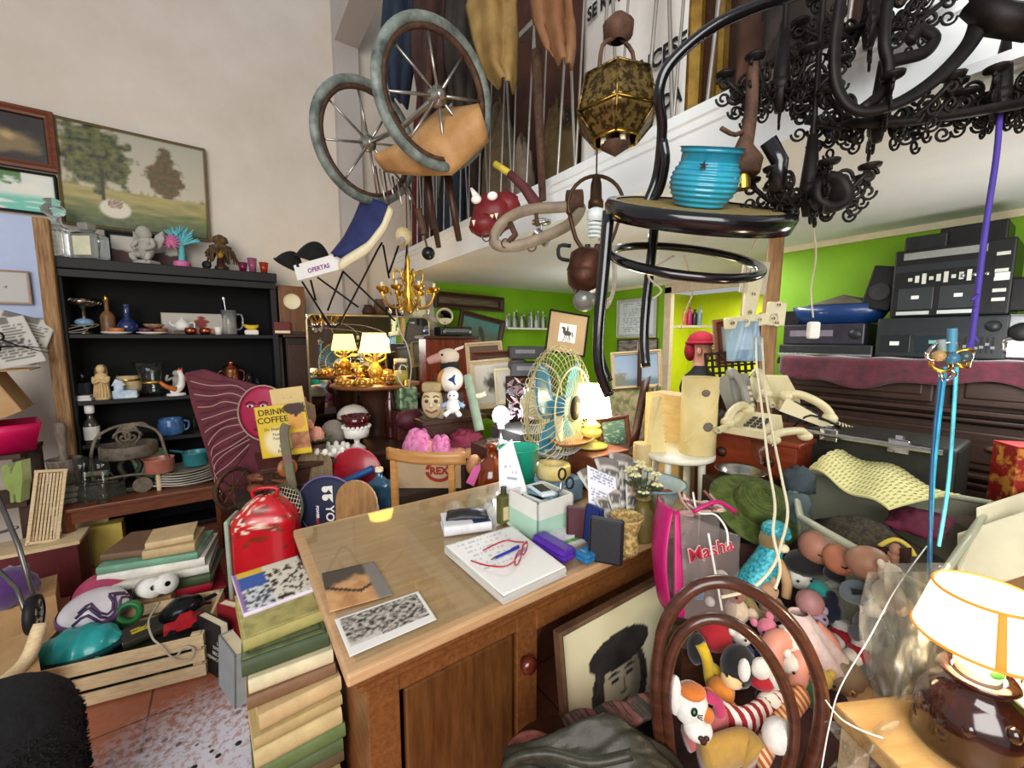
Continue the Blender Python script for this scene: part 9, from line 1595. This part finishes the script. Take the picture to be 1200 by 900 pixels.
for r_,z_ in((.096,.225),(.073,.318)): b.tube([(r_*math.cos(a),r_*math.sin(a),z_) for a in [2*PI*i/40 for i in range(40)]],.003,trimm,closed=True,n=6)
a=-2.2; b.sheet(lambda u,v:(lambda aa,rr:(rr*math.cos(aa),rr*math.sin(aa),.225+.093*v))(a+.14*(u-.5),.0972-.023*v),3,6,trimm,.001); part('amber_band',b,t)
LAMPB=lq+V((0,0,.25))
b=MB(); random.seed(8); q=onz(1190,850,tzl+.001)
crinkle(b,V((q.x+.02,q.y-.0,tzl+.001)),.07,M('#d9dcc0',.8,var=.1),9,h=1.2); wone('tissue_flower',b,'crumpled pale tissue beside the brown jug lamp','paper')
b=MB(); b.tube([at(1150,785,.82),at(1175,775,.8),at(1210,768,.78)],.016,M('#5aa0b8',.4,alpha=.8,var=0),sub=3,flat=.4); wone('blue_strip',b,'pale blue plastic strip behind the brown jug lamp','plastic strip')
ep=Q(1.6,1.0,0); b=MB(); b.box((ep.x,ep.y,.4),(.3,.3,.8),tanm,rot=(0,0,VA)); wone('carton',b,'big tan carton at the edge of the view under the curled cream papers','box')
for i,(px,py,lb_) in enumerate(((1168,640,'large curled cream sheet leaning at the edge behind the cream lamp shade'),(1190,610,'second curled cream sheet, farther back by the red patterned box'))):
    b=MB(); b.sheet(lambda u,v:at(px-45+120*u,py+60-75*v-40*u,1.02+.08*i+.05*math.sin(u*3)+.1*v),16,14,M('#d5d0b4',.85,var=.05),.002); wone('cream_sheet',b,lb_,'paper')
q=at(1192,590,1.32); t=thing('patterned_box','red and orange patterned cardboard box at the edge beside the dark sideboard','box',V((q.x,q.y,.801)),VA-.3); hb=at(1185,522,1.32).z-.801
b=MB(); b.box((.05,0,hb/2),(.2,.1,hb),mat('red_pattern',S('#8f1f18'),.5,col2=S('#c98a3a'),scale=18,contrast=(.5,.58)),bev=.003); part('carton',b,t)
b=MB(); b.box((.05,0,hb),(.2,.1,.006),M('#a81c20',.5)); part('lid',b,t)
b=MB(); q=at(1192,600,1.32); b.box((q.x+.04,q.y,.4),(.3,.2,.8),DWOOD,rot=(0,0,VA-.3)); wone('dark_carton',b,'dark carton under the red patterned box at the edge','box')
ty1=.795; tl,tr=ony(648,738,ty1),ony(779,669,ty1); tr=V((tr.x,ty1,tl.z)); bl=V((tl.x,ty1-.07,tl.z-.52))
def portrait(u,v):
    c=mix(S('#ddd8b8'),S('#cfc9a4'),v+.1*nz(u*3,v*3)); x,y=(u-.5)*1.0,(v-.5)*1.25
    hair=math.hypot((x+.02)/.27,(y+.02)/.36); face=math.hypot((x+.0)/.18,(y-.0)/.29); cap=math.hypot((x-.0)/.3,(y-.27)/.14)
    if y<-.25 and abs(x)<.12+max(0,-.33-y)*3: c=S('#8f8a76')
    if y<-.36 and abs(x)<.42+.25*(-.36-y): c=S('#26231f')
    if hair<1 and y<.25: c=mix(S('#1c1a18'),S('#3a3631'),.5+nz(u*30,v*12))
    if face<1: c=mix(S('#b9b298'),S('#77715f'),ss(-.02,.16,x+.04*nz(u*8,v*8)))
    for s in(-1,1):
        if math.hypot((x-s*.075)/.04,(y-.05)/.015)<1: c=S('#1d1b19')
        if math.hypot((x-s*.078)/.055,(y-.1)/.013)<1: c=S('#2b2723')
    if abs(x-.012)<.012 and -.07<y<.03 or math.hypot((x)/.035,(y+.075)/.012)<1: c=S('#6a6453')
    if math.hypot(x/.07,(y+.14)/.014)<1: c=S('#5a4f46')
    if cap<1 or (abs(x)<.2 and .17<y<.24): c=mix(S('#171513'),S('#2b2826'),.5+nz(u*9,v*9))
    return c
picture('framed_portrait','black and white portrait of a person in a dark cap, leaning against the desk front','picture',tl,tr,bl,portrait,mat('old_frame',S('#3d2a1e'),.5,col2=S('#6a4f38'),scale=12),.022,.025,mt=PRINT,nu=70,nv=90)
bw2=mat('bentwood',S('#3a1d14'),.28,col2=S('#57301f'),scale=6,stretch=(3,3,9),coat=.5)
sc2=Q(.35,.62,.46); t=thing('bentwood_chair','dark bentwood chair with a double hoop back in the foreground','chair',V((sc2.x,sc2.y,0)),VA)
b=MB(); b.lathe([(0,.445),(.19,.445),(.205,.455),(.2,.47),(.17,.468),(0,.462)],bw2,n=36); part('seat',b,t)
for x,y in((-.14,-.12),(.14,-.12),(-.13,.14),(.13,.14)): b=MB(); b.tube([(x,y,.45),(x*1.2,y*1.2,.0)],lambda u:.018-.005*u,bw2,n=10); part('leg',b,t)
def hoop(pts,r,n): 
    b=MB(); b.tube([at(*p) for p in pts],r,bw2,sub=6,n=12); wpart(n,b,t)
hoop([(790,960,.9),(775,880,.89),(769,800,.88),(778,735,.87),(808,693,.86),(850,682,.85),(900,705,.84),(940,750,.83),(962,810,.82),(958,870,.81),(935,930,.82)],.0145,'outer_hoop')
hoop([(797,960,.89),(785,870,.88),(781,800,.87),(795,748,.86),(828,725,.85),(868,735,.84),(905,775,.83),(928,830,.82),(928,880,.81),(912,930,.82)],.0128,'inner_hoop')
b=MB(); q=Q(.12,.83,0); b.lathe([(0,.44),(.14,.44),(.15,.455),(.14,.475),(0,.475)],DWOOD,q,n=28); [b.cyl(q+V((.11*math.cos(a),.11*math.sin(a),.44)),q+V((.15*math.cos(a),.15*math.sin(a),0)),.016,DWOOD) for a in(.8,2.4,3.9,5.5)]; wone('wooden_stool',b,'dark round wooden stool hidden beneath the leather jacket by the desk','stool')
jk=mat('dark_leather',S('#22221a'),.45,col2=S('#3d3c30'),scale=24,bump=.2)
def jac(u,v):
    px=590+215*u; py=930-100*v*math.sin(PI*(.12+.76*u))**.5+12*u; return at(px,py,.74+.12*v)+V((0,0,.02*math.sin(u*8+v*3)+.012*nz(u*6,v*6)))-UPZ*.02
b=MB(); b.sheet(jac,36,20,jk,.02); wone('leather_jacket',b,'dark olive leather jacket thrown over the bentwood chair seat','jacket')
b=MB(); b.tube([at(590,930,.72),at(598,893,.72),at(640,882,.715),at(690,893,.71),at(740,884,.71)],.016,jk,sub=5,n=10,flat=.6); wone('jacket_sleeve',b,'folded dark leather sleeve lying along the near edge of the jacket','sleeve')
rp=mat('red_woven_cushion',S('#6a2a28'),.9,col2=S('#a8685a'),scale=40)
b=MB(); b.sheet(lambda u,v:at(592+62*u,885-30*v*math.sin(PI*u)**.4,.84+.06*v),12,8,rp,.02); wone('red_cushion',b,'faded red patterned cushion peeping out under the jacket beside the desk','cushion')
b=MB(); b.sheet(lambda u,v:at(668+105*u-10*v,868-28*v-26*u,.9+.05*v)+V((0,0,.012*abs(math.sin(u*9)))),40,8,mat('striped_rug',S('#35332a'),.9,col2=S('#7a4a44'),scale=9,stretch=(9,1,1),contrast=(.45,.55)),.016); wone('folded_blanket',b,'folded grey and red woven blanket on the jacket in front of the portrait','blanket')
point('bulb_glow',bpy.data.objects['bulb_lamp'].location+V((0,-.09,at(587,487,2.3).z-.87)),BULB,(.95,.97,1),.05)
point('table_lamp_glow',lp+V((0,0,.31)),6,(1,.8,.45),.05); point('desk_lamp_glow',lp2+V((0,0,.23)),5,(1,.9,.7),.06); point('jug_lamp_glow',LAMPB,4,(1,.86,.6),.05)
cd=bpy.data.cameras.new('camera'); cd.sensor_width=36; cd.lens=36*FPX/1200; cd.clip_start=.05
co=bpy.data.objects.new('camera',cd); C.objects.link(co); co.location=EYE
co.rotation_euler=Matrix((RT,CU,-CF)).transposed().to_euler(); bpy.context.scene.camera=co
w=bpy.data.worlds.new('world'); bpy.context.scene.world=w; w.use_nodes=True
bg=w.node_tree.nodes['Background']; bg.inputs[0].default_value=(.93,.96,1,1); bg.inputs[1].default_value=WORLD
area('shop_front_daylight',(-1.6,-1.6,2.3),(1.2,2.2,1),3.2,2.4,SHOP,(1,.97,.93))
area('gallery_strip_fill',(2.4,1.6,MZ0-.02),(2.4,1.6,0),1.2,.2,GSTRIP,(1,.98,.92))  # unseen strip light added to brighten the space under the gallery
point('gallery_fill',(2.3,.1,1.4),GFILL,(1,.99,.95),.12); point('gallery_fill',(2.9,2.7,1.4),GFILL,(1,.99,.95),.12)  # two added fill points without fittings, to lift the gallery ceiling
area('room_beyond_light',(RX+.7,2.2,2.0),(RX+.7,2.2,0),.6,.6,25,(1,1,.85))
vs=bpy.context.scene.view_settings; vs.view_transform='Standard'; vs.look='None'; vs.gamma=1; vs.use_curve_mapping=False; vs.exposure=EXPO
